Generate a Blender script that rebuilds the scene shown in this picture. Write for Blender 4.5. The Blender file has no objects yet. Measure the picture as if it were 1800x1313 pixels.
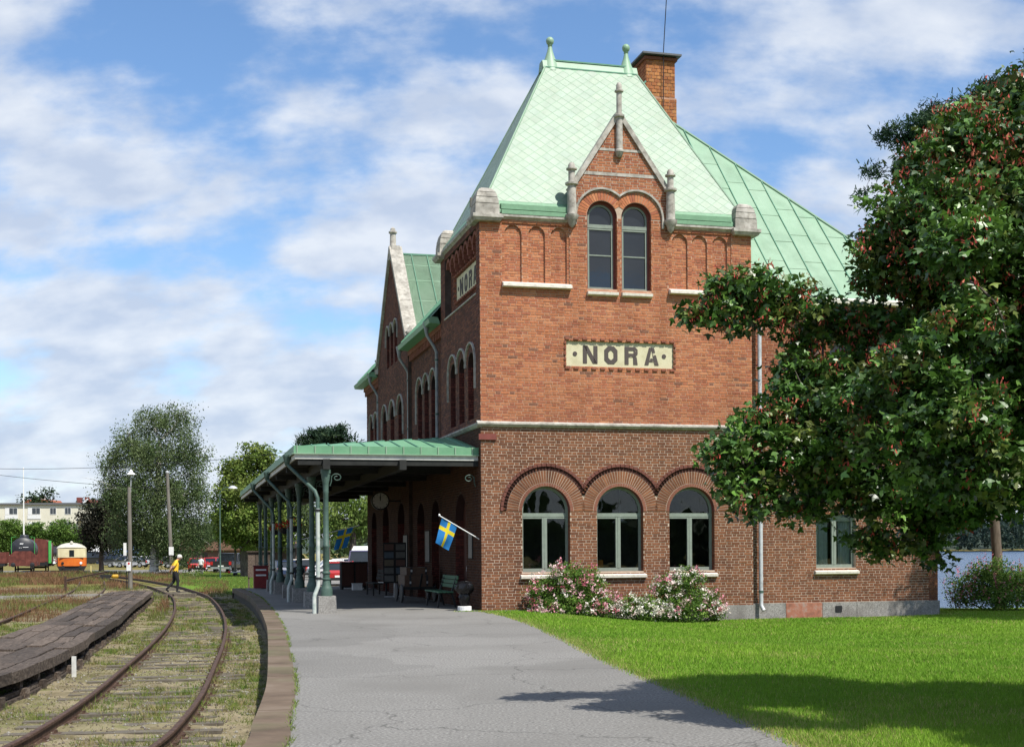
import bpy, bmesh, math, random
import numpy as np
from mathutils import Vector, Matrix

random.seed(11)
RNG = np.random.default_rng(11)
S = bpy.context.scene
COL = S.collection
PI = math.pi
R = math.radians

# ------------------------------------------------------------------ camera
EYE = 1.68
FPX, CX, HY, ROLL = 2320.0, 900.0, 963.0, 0.0065
cam_d = bpy.data.cameras.new('camera')
cam = bpy.data.objects.new('camera', cam_d)
COL.objects.link(cam)
cam.location = (0, 0, EYE)
cam.rotation_euler = (PI / 2, ROLL, 0)
cam_d.sensor_width = 36.0
cam_d.lens = FPX / 1800 * 36
cam_d.shift_y = (HY - 656.5) / 1800
cam_d.clip_end = 6000
S.camera = cam

# ------------------------------------------------------------------ sun, sky, exposure
TO_SUN = Vector((0.445, -0.505, 1.0)).normalized()
SUN_EL = math.asin(TO_SUN.z)
SUN_AZ = math.atan2(TO_SUN.x, TO_SUN.y)
sl = bpy.data.lights.new('sun', 'SUN')
sl.energy = 4.6
sl.angle = R(0.5)
sl.color = (1.0, 0.955, 0.88)
sun = bpy.data.objects.new('sun', sl)
COL.objects.link(sun)
sun.rotation_euler = TO_SUN.to_track_quat('Z', 'Y').to_euler()
sun.location = (20, -20, 40)
S.view_settings.view_transform = 'Standard'
S.view_settings.look = 'None'
S.view_settings.exposure = 0.55
S.view_settings.gamma = 1.0
S.view_settings.use_curve_mapping = False
S.cycles.max_bounces = 6
S.cycles.diffuse_bounces = 3
S.cycles.transparent_max_bounces = 12
S.cycles.use_denoising = True


def build_world():
    w = bpy.data.worlds.new('World')
    S.world = w
    w.use_nodes = True
    nt = w.node_tree
    nt.nodes.clear()
    N = nt.nodes.new
    L = nt.links.new
    out = N('ShaderNodeOutputWorld')
    bg = N('ShaderNodeBackground')
    L(bg.outputs[0], out.inputs[0])
    bg.inputs[1].default_value = 0.1
    sky = N('ShaderNodeTexSky')
    sky.sky_type = 'NISHITA'
    sky.sun_disc = False
    sky.sun_elevation = SUN_EL
    sky.sun_rotation = SUN_AZ
    sky.air_density = 1.0
    sky.dust_density = 0.25
    sky.ozone_density = 4.5
    tc = N('ShaderNodeTexCoord')
    sep = N('ShaderNodeSeparateXYZ')
    L(tc.outputs['Generated'], sep.inputs[0])
    mz = N('ShaderNodeMath'); mz.operation = 'MAXIMUM'; mz.inputs[1].default_value = 0.0
    L(sep.outputs[2], mz.inputs[0])
    az = N('ShaderNodeMath'); az.operation = 'ADD'; az.inputs[1].default_value = 0.6
    L(mz.outputs[0], az.inputs[0])
    comb = N('ShaderNodeCombineXYZ')
    for i in (0, 1):
        d = N('ShaderNodeMath'); d.operation = 'DIVIDE'
        L(sep.outputs[i], d.inputs[0]); L(az.outputs[0], d.inputs[1])
        L(d.outputs[0], comb.inputs[i])
    mp = N('ShaderNodeMapping')
    mp.inputs['Location'].default_value = (14.6, 4.4, 0)
    mp.inputs['Scale'].default_value = (3.6, 5.5, 1)
    L(comb.outputs[0], mp.inputs[0])
    n1 = N('ShaderNodeTexNoise')
    n1.inputs['Scale'].default_value = 1.7
    n1.inputs['Detail'].default_value = 9
    n1.inputs['Roughness'].default_value = 0.55
    n1.inputs['Distortion'].default_value = 0.0
    L(mp.outputs[0], n1.inputs[0])
    # more cover towards the horizon, where one looks through more of the cloud layer
    cov = N('ShaderNodeMapRange')
    cov.inputs['From Min'].default_value = 0.0
    cov.inputs['From Max'].default_value = 0.36
    cov.inputs['To Min'].default_value = 0.22
    cov.inputs['To Max'].default_value = 0.065
    L(mz.outputs[0], cov.inputs['Value'])
    ad = N('ShaderNodeMath'); ad.operation = 'ADD'
    L(n1.outputs[0], ad.inputs[0]); L(cov.outputs[0], ad.inputs[1])
    rp = N('ShaderNodeValToRGB')
    rp.color_ramp.interpolation = 'EASE'
    rp.color_ramp.elements[0].position = 0.46
    rp.color_ramp.elements[0].color = (0, 0, 0, 1)
    rp.color_ramp.elements[1].position = 0.68
    rp.color_ramp.elements[1].color = (1, 1, 1, 1)
    L(ad.outputs[0], rp.inputs[0])
    # tone inside the clouds
    n2 = N('ShaderNodeTexNoise')
    n2.inputs['Scale'].default_value = 4.0
    n2.inputs['Detail'].default_value = 8
    L(mp.outputs[0], n2.inputs[0])
    r2 = N('ShaderNodeValToRGB')
    r2.color_ramp.elements[0].position = 0.36
    r2.color_ramp.elements[0].color = (3.9, 4.5, 5.6, 1)
    r2.color_ramp.elements[1].position = 0.66
    r2.color_ramp.elements[1].color = (5.7, 6.05, 6.6, 1)
    L(n2.outputs[0], r2.inputs[0])
    mx = N('ShaderNodeMixRGB')
    mf = N('ShaderNodeMath'); mf.operation = 'MULTIPLY'; mf.inputs[1].default_value = 0.92
    L(rp.outputs[0], mf.inputs[0])
    L(mf.outputs[0], mx.inputs[0])
    hs = N('ShaderNodeHueSaturation'); hs.inputs['Saturation'].default_value = 1.06; hs.inputs['Value'].default_value = 1.22
    L(sky.outputs[0], hs.inputs['Color'])
    L(hs.outputs[0], mx.inputs[1])
    L(r2.outputs[0], mx.inputs[2])
    L(mx.outputs[0], bg.inputs[0])


build_world()

# ------------------------------------------------------------------ frames of reference
CR, SR = math.cos(math.atan(-ROLL)), math.sin(math.atan(-ROLL))


def at(px, py, Y):
    """point of the place seen at a pixel of the photograph, Y metres away"""
    dx, dy = px - CX, py - HY
    x = CR * dx + SR * dy
    y = -SR * dx + CR * dy
    return Vector((x / FPX * Y, Y, EYE - y / FPX * Y))


def gnd(px, py, z):
    dx, dy = px - CX, py - HY
    x = CR * dx + SR * dy
    y = -SR * dx + CR * dy
    t = (EYE - z) * FPX / y
    return Vector((x / FPX * t, t, z))


TH = math.atan(595 / 2320.0)
B0 = Vector((-0.823, 35.545, 0))
UX = Vector((math.cos(TH), math.sin(TH), 0))
VX = Vector((-math.sin(TH), math.cos(TH), 0))


def bw(u, v, z=0.0):
    """station axes (u along the front, v along the tracks) to world"""
    return B0 + UX * u + VX * v + Vector((0, 0, z))


# ------------------------------------------------------------------ object helpers
def tag(o, label=None, cat=None, group=None, kind=None):
    if label: o['label'] = label
    if cat: o['category'] = cat
    if group: o['group'] = group
    if kind: o['kind'] = kind
    return o


def empty(name, loc=(0, 0, 0), rz=0.0, label=None, cat=None, group=None):
    o = bpy.data.objects.new(name, None)
    COL.objects.link(o)
    o.location = loc
    o.rotation_euler = (0, 0, rz)
    o.empty_display_size = 0.2
    return tag(o, label, cat, group)


def ob(name, me, mat=None, parent=None, **kw):
    if mat is not None and not me.materials:
        for m in (mat if isinstance(mat, (list, tuple)) else [mat]):
            me.materials.append(m)
    o = bpy.data.objects.new(name, me)
    COL.objects.link(o)
    o.parent = parent
    return tag(o, **kw)


def np_mesh(name, v, f, col=None, smooth=False, tri=None):
    """v (N,3); f (M,k) index array; col (M,3) colours stored per face"""
    me = bpy.data.meshes.new(name)
    v = np.asarray(v, dtype=np.float32)
    f = np.asarray(f, dtype=np.int32)
    M, k = f.shape
    me.vertices.add(len(v))
    me.vertices.foreach_set('co', v.ravel())
    me.loops.add(M * k)
    me.loops.foreach_set('vertex_index', f.ravel())
    me.polygons.add(M)
    me.polygons.foreach_set('loop_start', np.arange(0, M * k, k, dtype=np.int32))
    me.update(calc_edges=True)
    if col is not None:
        a = me.attributes.new('col', 'FLOAT_COLOR', 'FACE')
        c4 = np.ones((M, 4), dtype=np.float32)
        c4[:, :3] = col
        a.data.foreach_set('color', c4.ravel())
    me.polygons.foreach_set('use_smooth', np.full(M, bool(smooth)))
    return me


class MB:
    """collects boxes, tubes, lathes and prisms into one mesh"""
    def __init__(s):
        s.v = []; s.f = []; s.m = []; s.mi = 0

    def face(s, idx):
        s.f.append(idx); s.m.append(s.mi)

    def add(s, pts, faces):
        b = len(s.v)
        s.v += [tuple(p) for p in pts]
        for q in faces:
            s.face(tuple(b + i for i in q))
        return s

    def box(s, x0, x1, y0, y1, z0, z1, taper=0.0):
        t = taper
        return s.add([(x0, y0, z0), (x1, y0, z0), (x1, y1, z0), (x0, y1, z0),
                      (x0 + t, y0 + t, z1), (x1 - t, y0 + t, z1), (x1 - t, y1 - t, z1), (x0 + t, y1 - t, z1)],
                     [(3, 2, 1, 0), (4, 5, 6, 7), (0, 1, 5, 4), (1, 2, 6, 5), (2, 3, 7, 6), (3, 0, 4, 7)])

    def bar(s, p, q, w, h, up=(0, 0, 1)):
        p, q = Vector(p), Vector(q)
        d = (q - p).normalized()
        upv = Vector(up)
        if abs(d.dot(upv)) > 0.99: upv = Vector((1, 0, 0))
        a = d.cross(upv).normalized() * (w / 2)
        b = a.cross(d).normalized() * (h / 2)
        pts = [p - a - b, p + a - b, p + a + b, p - a + b, q - a - b, q + a - b, q + a + b, q - a + b]
        return s.add(pts, [(0, 1, 2, 3), (7, 6, 5, 4), (0, 4, 5, 1), (1, 5, 6, 2), (2, 6, 7, 3), (3, 7, 4, 0)])

    def tube(s, pts, r, n=8, cap=True):
        pts = [Vector(p) for p in pts]
        if not isinstance(r, (list, tuple)): r = [r] * len(pts)
        b = len(s.v)
        prev = None
        for i, p in enumerate(pts):
            d = (pts[min(i + 1, len(pts) - 1)] - pts[max(i - 1, 0)])
            d = d.normalized() if d.length > 1e-9 else Vector((0, 0, 1))
            if prev is None:
                a = d.orthogonal().normalized()
            else:
                a = (prev - d * prev.dot(d))
                a = a.normalized() if a.length > 1e-6 else d.orthogonal().normalized()
            prev = a
            c = d.cross(a)
            for k in range(n):
                t = 2 * PI * k / n
                s.v.append(tuple(p + (a * math.cos(t) + c * math.sin(t)) * r[i]))
        for i in range(len(pts) - 1):
            for k in range(n):
                k2 = (k + 1) % n
                s.face((b + i * n + k, b + i * n + k2, b + (i + 1) * n + k2, b + (i + 1) * n + k))
        if cap:
            s.face(tuple(b + k for k in range(n - 1, -1, -1)))
            e = b + (len(pts) - 1) * n
            s.face(tuple(e + k for k in range(n)))
        return s

    def lathe(s, prof, c=(0, 0, 0), n=14, axis='z', sq=False):
        """prof: (radius, height) list from the bottom up"""
        b = len(s.v)
        for r_, h in prof:
            for k in range(n):
                t = 2 * PI * (k + 0.5) / n
                x, y = r_ * math.cos(t), r_ * math.sin(t)
                if axis == 'z': p = (c[0] + x, c[1] + y, c[2] + h)
                elif axis == 'y': p = (c[0] + x, c[1] + h, c[2] - y)
                else: p = (c[0] + h, c[1] + x, c[2] + y)
                s.v.append(p)
        for i in range(len(prof) - 1):
            for k in range(n):
                k2 = (k + 1) % n
                s.face((b + i * n + k, b + i * n + k2, b + (i + 1) * n + k2, b + (i + 1) * n + k))
        s.face(tuple(b + k for k in range(n - 1, -1, -1)))
        e = b + (len(prof) - 1) * n
        s.face(tuple(e + k for k in range(n)))
        return s

    def prism(s, poly, y0, y1, fn=None):
        """poly: outline as (a, z) seen from the front; swept from y0 to y1.  fn maps (a, y, z)"""
        n = len(poly)
        fn = fn or (lambda a, y, z: (a, y, z))
        b = len(s.v)
        s.v += [tuple(fn(a, y0, z)) for a, z in poly] + [tuple(fn(a, y1, z)) for a, z in poly]
        s.face(tuple(b + i for i in range(n)))
        s.face(tuple(b + n + i for i in range(n - 1, -1, -1)))
        for i in range(n):
            j = (i + 1) % n
            s.face((b + i, b + n + i, b + n + j, b + j))
        return s

    def strip(s, A, Bp):
        """quads between two polylines"""
        b = len(s.v)
        n = len(A)
        s.v += [tuple(p) for p in A] + [tuple(p) for p in Bp]
        for i in range(n - 1):
            s.face((b + i, b + i + 1, b + n + i + 1, b + n + i))
        return s

    def mesh(s, name, smooth=None, fix=True, tri=False):
        me = bpy.data.meshes.new(name)
        me.from_pydata(s.v, [], s.f)
        if fix or tri:
            bm = bmesh.new(); bm.from_mesh(me)
            if tri: bmesh.ops.triangulate(bm, faces=bm.faces[:])
            if fix: bmesh.ops.recalc_face_normals(bm, faces=bm.faces[:])
            bm.to_mesh(me); bm.free()
        if any(s.m) and not tri:
            me.polygons.foreach_set('material_index', s.m)
        if smooth:
            me.polygons.foreach_set('use_smooth', [True] * len(me.polygons))
            me.set_sharp_from_angle(angle=R(smooth))
        me.update()
        return me

    def obj(s, name, mat, parent=None, smooth=None, fix=True, tri=False, **kw):
        return ob(name, s.mesh(name, smooth, fix, tri), mat, parent, **kw)


def copy_tree(o, parent=None):
    c = o.copy()
    COL.objects.link(c)
    c.parent = parent
    for ch in list(o.children):
        copy_tree(ch, c)
    return c


# ------------------------------------------------------------------ materials
MATS = {}


def base_mat(name):
    m = bpy.data.materials.new(name)
    m.use_nodes = True
    nt = m.node_tree
    p = nt.nodes['Principled BSDF']
    MATS[name] = m
    return m, nt, p


def noisy(name, stops, scale=6.0, rough=0.8, bump=0.0, bscale=None, detail=6, metal=0.0, coords='Object',
          stretch=(1, 1, 1), big=None, spec=0.35, dist=0.003, lo=0.32, hi=0.68, attr=False, transl=0.0, coat=0.0, orand=0.0, streak=None):
    """stops: colours mixed by noise.  big=(colour, scale, amount): large soft stains.  attr: multiply by face colour"""
    m, nt, p = base_mat(name)
    N = nt.nodes.new; L = nt.links.new
    tc = N('ShaderNodeTexCoord')
    mp = N('ShaderNodeMapping'); mp.inputs['Scale'].default_value = stretch
    L(tc.outputs[coords], mp.inputs[0])
    nz = N('ShaderNodeTexNoise')
    nz.inputs['Scale'].default_value = scale
    nz.inputs['Detail'].default_value = detail
    nz.inputs['Roughness'].default_value = 0.62
    L(mp.outputs[0], nz.inputs[0])
    rp = N('ShaderNodeValToRGB')
    els = rp.color_ramp.elements
    while len(els) < len(stops): els.new(0.5)
    for i, c in enumerate(stops):
        els[i].position = lo + (hi - lo) * (i / max(1, len(stops) - 1))
        els[i].color = (*c, 1)
    L(nz.outputs[0], rp.inputs[0])
    cur = rp.outputs[0]
    if big:
        col, bs, amt = big
        n2 = N('ShaderNodeTexNoise'); n2.inputs['Scale'].default_value = bs; n2.inputs['Detail'].default_value = 4
        L(mp.outputs[0], n2.inputs[0])
        r2 = N('ShaderNodeValToRGB')
        r2.color_ramp.elements[0].position = 0.46; r2.color_ramp.elements[1].position = 0.68
        L(n2.outputs[0], r2.inputs[0])
        mu = N('ShaderNodeMath'); mu.operation = 'MULTIPLY'; mu.inputs[1].default_value = amt
        L(r2.outputs[0], mu.inputs[0])
        mx = N('ShaderNodeMixRGB'); mx.inputs[2].default_value = (*col, 1)
        L(mu.outputs[0], mx.inputs[0]); L(cur, mx.inputs[1])
        cur = mx.outputs[0]
    if attr:
        at_ = N('ShaderNodeAttribute'); at_.attribute_name = 'col'
        mx = N('ShaderNodeMixRGB'); mx.blend_type = 'MULTIPLY'; mx.inputs[0].default_value = 1
        L(cur, mx.inputs[1]); L(at_.outputs[0], mx.inputs[2])
        cur = mx.outputs[0]
    if streak:     # run-off stains, drawn out downwards
        col, ss, amt = streak
        ms_ = N('ShaderNodeMapping'); ms_.inputs['Scale'].default_value = (ss, ss, ss * .09)
        L(tc.outputs[coords], ms_.inputs[0])
        n3 = N('ShaderNodeTexNoise'); n3.inputs['Scale'].default_value = 1.0; n3.inputs['Detail'].default_value = 6
        L(ms_.outputs[0], n3.inputs[0])
        r3 = N('ShaderNodeValToRGB'); r3.color_ramp.elements[0].position = .48; r3.color_ramp.elements[1].position = .72
        L(n3.outputs[0], r3.inputs[0])
        m3 = N('ShaderNodeMath'); m3.operation = 'MULTIPLY'; m3.inputs[1].default_value = amt
        L(r3.outputs[0], m3.inputs[0])
        mx = N('ShaderNodeMixRGB'); mx.blend_type = 'MULTIPLY'; mx.inputs[2].default_value = (*col, 1)
        L(m3.outputs[0], mx.inputs[0]); L(cur, mx.inputs[1])
        cur = mx.outputs[0]
    if orand:      # every piece its own shade
        oi = N('ShaderNodeObjectInfo')
        mr_ = N('ShaderNodeMapRange'); mr_.inputs['To Min'].default_value = 1 - orand; mr_.inputs['To Max'].default_value = 1 + orand
        L(oi.outputs['Random'], mr_.inputs['Value'])
        mx = N('ShaderNodeMixRGB'); mx.blend_type = 'MULTIPLY'; mx.inputs[0].default_value = 1
        L(cur, mx.inputs[1]); L(mr_.outputs[0], mx.inputs[2])
        cur = mx.outputs[0]
    L(cur, p.inputs['Base Color'])
    p.inputs['Roughness'].default_value = rough
    p.inputs['Metallic'].default_value = metal
    p.inputs['Specular IOR Level'].default_value = spec
    p.inputs['Coat Weight'].default_value = coat
    if bump > 0:
        nb = N('ShaderNodeTexNoise')
        nb.inputs['Scale'].default_value = bscale or scale * 4
        nb.inputs['Detail'].default_value = 5
        L(mp.outputs[0], nb.inputs[0])
        b = N('ShaderNodeBump'); b.inputs['Strength'].default_value = bump; b.inputs['Distance'].default_value = dist
        L(nb.outputs[0], b.inputs['Height'])
        L(b.outputs[0], p.inputs['Normal'])
    if transl > 0:
        t = N('ShaderNodeBsdfTranslucent')
        L(cur, t.inputs[0])
        ms = N('ShaderNodeMixShader'); ms.inputs[0].default_value = transl
        L(p.outputs[0], ms.inputs[1]); L(t.outputs[0], ms.inputs[2])
        L(ms.outputs[0], nt.nodes['Material Output'].inputs[0])
    return m


def flat(name, c, rough=0.6, metal=0.0, spec=0.4, var=0.12, coat=0.0, scale=9.0):
    d = tuple(x * (1 - var) for x in c)
    u = tuple(min(1, x * (1 + var)) for x in c)
    return noisy(name, [d, c, u], scale=scale, rough=rough, metal=metal, spec=spec, coat=coat)


def glass_mat(name, tint=(0.78, 0.82, 0.80), refl=1.5):
    m, nt, p = base_mat(name)
    N = nt.nodes.new; L = nt.links.new
    nt.nodes.remove(p)
    tr = N('ShaderNodeBsdfTransparent'); tr.inputs[0].default_value = (*tint, 1)
    gl = N('ShaderNodeBsdfGlossy'); gl.inputs['Roughness'].default_value = 0.015
    tc = N('ShaderNodeTexCoord')
    nz = N('ShaderNodeTexNoise'); nz.inputs['Scale'].default_value = 1.6; nz.inputs['Detail'].default_value = 1
    L(tc.outputs['Object'], nz.inputs[0])
    bp = N('ShaderNodeBump'); bp.inputs['Strength'].default_value = 0.25; bp.inputs['Distance'].default_value = 0.02
    L(nz.outputs[0], bp.inputs['Height']); L(bp.outputs[0], gl.inputs['Normal'])
    fr = N('ShaderNodeFresnel'); fr.inputs['IOR'].default_value = refl
    ms = N('ShaderNodeMixShader')
    mu = N('ShaderNodeMath'); mu.operation = 'MULTIPLY'; mu.inputs[1].default_value = 1.15
    L(fr.outputs[0], mu.inputs[0])
    L(mu.outputs[0], ms.inputs[0]); L(tr.outputs[0], ms.inputs[1]); L(gl.outputs[0], ms.inputs[2])
    L(ms.outputs[0], nt.nodes['Material Output'].inputs[0])
    return m


W1 = (1.0, 1.0, 1.0)
M_BRICK = noisy('brick', [(0.74, 0.72, 0.70), (1, 1, 1), (1.12, 1.1, 1.08)], scale=14, rough=0.9, bump=0.5, bscale=60, attr=True,
                big=((0.66, 0.62, 0.60), 0.5, 0.4), spec=0.2, streak=((.55, .52, .52), 1.6, .5))
M_MORTAR_LOW = noisy('pale_mortar', [(0.34, 0.26, 0.195), (0.43, 0.335, 0.255), (0.49, 0.39, 0.31)], scale=5, rough=0.95, bump=0.3)
M_MORTAR_UP = noisy('red_mortar', [(0.30, 0.16, 0.10), (0.40, 0.23, 0.15), (0.46, 0.30, 0.21)], scale=3, rough=0.95, bump=0.3)
M_MORTAR_SHADE = noisy('shade_dark_mortar', [(0.04, 0.028, 0.023), (0.064, 0.046, 0.038), (0.09, 0.07, 0.06)], scale=3, rough=0.95, bump=0.3)  # colour darkened to deepen the shade on the track-side walls
M_STONE = noisy('limestone', [(0.22, 0.20, 0.175), (0.38, 0.355, 0.31), (0.48, 0.455, 0.41)], scale=7, rough=0.9, bump=0.4, bscale=40,
                big=((0.16, 0.15, 0.13), 2.2, 0.55))
M_SILL = noisy('pale_sill_stone', [(0.50, 0.46, 0.39), (0.66, 0.62, 0.54), (0.74, 0.70, 0.62)], scale=9, rough=0.85, bump=0.3)
M_GRANITE = noisy('granite', [(0.13, 0.125, 0.115), (0.24, 0.23, 0.21), (0.34, 0.33, 0.31)], scale=30, rough=0.85, bump=0.5, bscale=70,
                  big=((0.10, 0.09, 0.08), 1.5, 0.6))
M_GRANITE_RED = noisy('rust_stained_granite', [(0.20, 0.09, 0.06), (0.32, 0.13, 0.08), (0.30, 0.22, 0.18)], scale=6, rough=0.85, bump=0.4)
M_COPPER = noisy('green_painted_roof', [(0.19, 0.295, 0.20), (0.225, 0.338, 0.232), (0.252, 0.365, 0.258)], scale=1.3, rough=0.5, bump=0.35, bscale=1.6,
                 big=((0.19, 0.33, 0.205), 0.5, 0.6), dist=0.012, spec=0.4, streak=((.72, .74, .70), 1.8, .6))
M_TILE = noisy('green_shingle', [(0.86, 0.87, 0.86), (1, 1, 1), (1.06, 1.05, 1.05)], scale=3, rough=0.5, bump=0.15, bscale=6, attr=True, spec=0.4, streak=((.78, .80, .76), 1.4, .6))
M_SEAM = flat('green_seam', (0.10, 0.24, 0.16), 0.6)
M_GUTTER = flat('green_gutter', (0.15, 0.285, 0.17), 0.5)
M_CGREEN = noisy('canopy_green', [(0.105, 0.25, 0.14), (0.13, 0.29, 0.165), (0.16, 0.325, 0.19)], scale=1.5, rough=0.5, bump=0.1, bscale=4, dist=0.01)
M_IRON = noisy('grey_green_cast_iron', [(0.036, 0.07, 0.054), (0.055, 0.098, 0.078), (0.075, 0.122, 0.10)], scale=7, rough=0.55, bump=0.15, spec=0.4)
M_FASCIA = flat('pale_fascia', (0.50, 0.50, 0.46), 0.6)
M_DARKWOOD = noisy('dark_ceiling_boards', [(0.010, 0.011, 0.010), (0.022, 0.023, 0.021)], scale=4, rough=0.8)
M_FRAME = flat('grey_green_window_paint', (0.20, 0.235, 0.195), 0.5)
M_GLASS = glass_mat('window_glass')
M_SKYPANE = noisy('reflecting_pane', [(0.010, 0.012, 0.015), (0.016, 0.019, 0.023)], scale=1.0, rough=0.04, spec=0.75, bump=0.12, bscale=1.3, dist=0.02)
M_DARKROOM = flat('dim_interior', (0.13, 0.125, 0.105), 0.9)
M_CURTAIN = flat('white_curtain', (0.78, 0.80, 0.78), 0.9)
M_SIGN = noisy('cream_sign_plaster', [(0.46, 0.42, 0.27), (0.54, 0.50, 0.335), (0.57, 0.53, 0.37)], scale=3, rough=0.85, bump=0.1)
M_LETTER = noisy('worn_dark_lettering', [(0.55, 0.50, 0.34), (0.06, 0.05, 0.045), (0.075, 0.06, 0.055)], scale=4.0, rough=0.8, lo=0.36, hi=0.40, detail=9)
M_PIPE = noisy('galvanised_pipe', [(0.36, 0.37, 0.38), (0.50, 0.51, 0.52), (0.60, 0.61, 0.62)], scale=5, rough=0.45, metal=0.25)
M_IRONBLK = flat('black_metal', (0.015, 0.015, 0.016), 0.5)
M_BRICKRED = flat('red_terracotta', (0.17, 0.045, 0.035), 0.8)
# ================================================================== STATION BUILDING
st = empty('station_building', B0, TH, 'red brick railway station with steep green roofs and square corner tower', 'building')
FRONT = lambda a, d, z: (a, -d, z)


def SIDE(u0):
    return lambda a, d, z: (u0 - d, a, z)


def BACKF(v0):
    return lambda a, d, z: (a, v0 - d, z)


PAL_UP = np.array([(.41, .158, .075), (.43, .172, .082), (.38, .138, .068), (.35, .122, .064), (.44, .19, .095), (.40, .148, .07), (.32, .112, .062)])
PAL_LOW = np.array([(.180, .073, .037), (.198, .081, .040), (.160, .066, .035), (.212, .089, .044), (.185, .076, .039), (.145, .061, .034)])
PAL_SHADED = np.array([(.165, .066, .045), (.135, .054, .04), (.20, .08, .05), (.11, .048, .038)])  # side-wall bricks, shade of that face put into their colour


PAL_RED = np.array([(.125, .036, .03), (.155, .046, .036), (.095, .031, .026)])


class Arch:
    """arched opening: centre a, width w, sill zs, springing zp; ring = radius kept free of wall bricks"""
    def __init__(s, a, w, zs, zp, ring=None):
        s.a, s.w, s.zs, s.zp, s.r = a, w, zs, zp, w / 2
        s.ring = ring or w / 2
    def cut(s, z):
        if s.zs - 0.02 <= z < s.zp: return (s.a - s.r, s.a + s.r)
        h = z - s.zp
        if 0 <= h < s.ring:
            k = math.sqrt(s.ring ** 2 - h * h)
            return (s.a - k, s.a + k)
        return None
    def top(s, x):
        return s.zp + math.sqrt(max(0, s.r ** 2 - (x - s.a) ** 2))
    def outline(s, n=20, inset=0.0, zs=None):
        r = s.r - inset
        pts = [(s.a - r, (s.zs if zs is None else zs) + inset)]
        for i in range(n + 1):
            t = PI - PI * i / n
            pts.append((s.a + r * math.cos(t), s.zp + r * math.sin(t)))
        pts.append((s.a + r, (s.zs if zs is None else zs) + inset))
        return pts


class Rect:
    def __init__(s, a0, a1, z0, z1): s.a0, s.a1, s.zs, s.z1 = a0, a1, z0, z1; s.a = (a0 + a1) / 2; s.r = (a1 - a0) / 2; s.zp = z1
    def cut(s, z): return (s.a0, s.a1) if s.zs <= z <= s.z1 else None
    def top(s, x): return s.z1
    def outline(s, n=0, inset=0.0, zs=None):
        return [(s.a0 + inset, s.zs + inset), (s.a0 + inset, s.z1 - inset), (s.a1 - inset, s.z1 - inset), (s.a1 - inset, s.zs + inset)]


def lay(a0, a1, z0, z1, cuts=(), lim=None, course=0.075, J=0.014, phase=0.0):
    """bricks in alternating stretchers and headers, cut round the openings -> array of a0,a1,z0,z1"""
    out = []
    n = int(round((z1 - z0) / course))
    course = (z1 - z0) / n
    for i in range(n):
        zl = z0 + i * course; zm = zl + course / 2
        lo, hi = (a0, a1) if lim is None else lim(zm)
        if hi - lo < 0.05: continue
        free = [(lo, hi)]
        for c in cuts:
            q = c.cut(zm)
            if q:
                nf = []
                for p in free:
                    if q[1] <= p[0] or q[0] >= p[1]: nf.append(p); continue
                    if q[0] > p[0]: nf.append((p[0], q[0]))
                    if q[1] < p[1]: nf.append((q[1], p[1]))
                free = nf
        x = a0 - 0.5 + phase + (0.197 if i % 2 else 0.0) + (math.sin(i * 2.39) * 0.5 + math.sin(i * 0.91)) * 0.022
        k = 0
        while x < hi:
            w = 0.25 if k % 2 == 0 else 0.12
            k += 1
            for p in free:
                b0, b1 = max(x, p[0]), min(x + w, p[1])
                if b1 - b0 > 0.03:
                    out.append((b0, b1, zl + J / 2, zl + course - J / 2))
            x += w + J
    return np.array(out) if out else np.zeros((0, 4))


def brick_np(rc, fn, d0=-0.004, d1=0.007, pal=PAL_UP, jit=0.0025, split=None):
    """boxes for the bricks: vertices (N*8,3), quads (N*5,4), colours"""
    n = len(rc)
    dj = d1 + RNG.uniform(-jit, jit, n)
    zj = RNG.uniform(-0.0015, 0.0015, n)
    a0, a1, z0, z1 = rc.T
    z0 = z0 + zj; z1 = z1 + zj
    V = np.zeros((n, 8, 3))
    for k, (a, d, z) in enumerate(((a0, d0, z0), (a1, d0, z0), (a1, d0, z1), (a0, d0, z1), (a0, dj, z0), (a1, dj, z0), (a1, dj, z1), (a0, dj, z1))):
        e = 0.0025 if k > 3 else 0
        p = fn(a + (e if k in (4, 7) else -e if k > 3 else 0), d, z + (e if k in (4, 5) else -e if k > 3 else 0))
        for j in range(3): V[:, k, j] = p[j]
    F0 = np.array([(4, 5, 6, 7), (0, 1, 5, 4), (1, 2, 6, 5), (2, 3, 7, 6), (3, 0, 4, 7)])
    F = (np.arange(n)[:, None, None] * 8 + F0[None]).reshape(-1, 4)
    if callable(pal):
        c = pal(rc)
    else:
        c = pal[RNG.integers(0, len(pal), n)] * RNG.uniform(0.88, 1.12, (n, 1))
    C = np.repeat(c, 5, axis=0)
    return V.reshape(-1, 3), F, C


def brick_field(name, rc, fn, parent, **kw):
    if len(rc) == 0: return None
    v, f, c = brick_np(rc, fn, **kw)
    me = np_mesh(name, v, f, c)
    return ob(name, me, M_BRICK, parent, kind='stuff')


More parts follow.
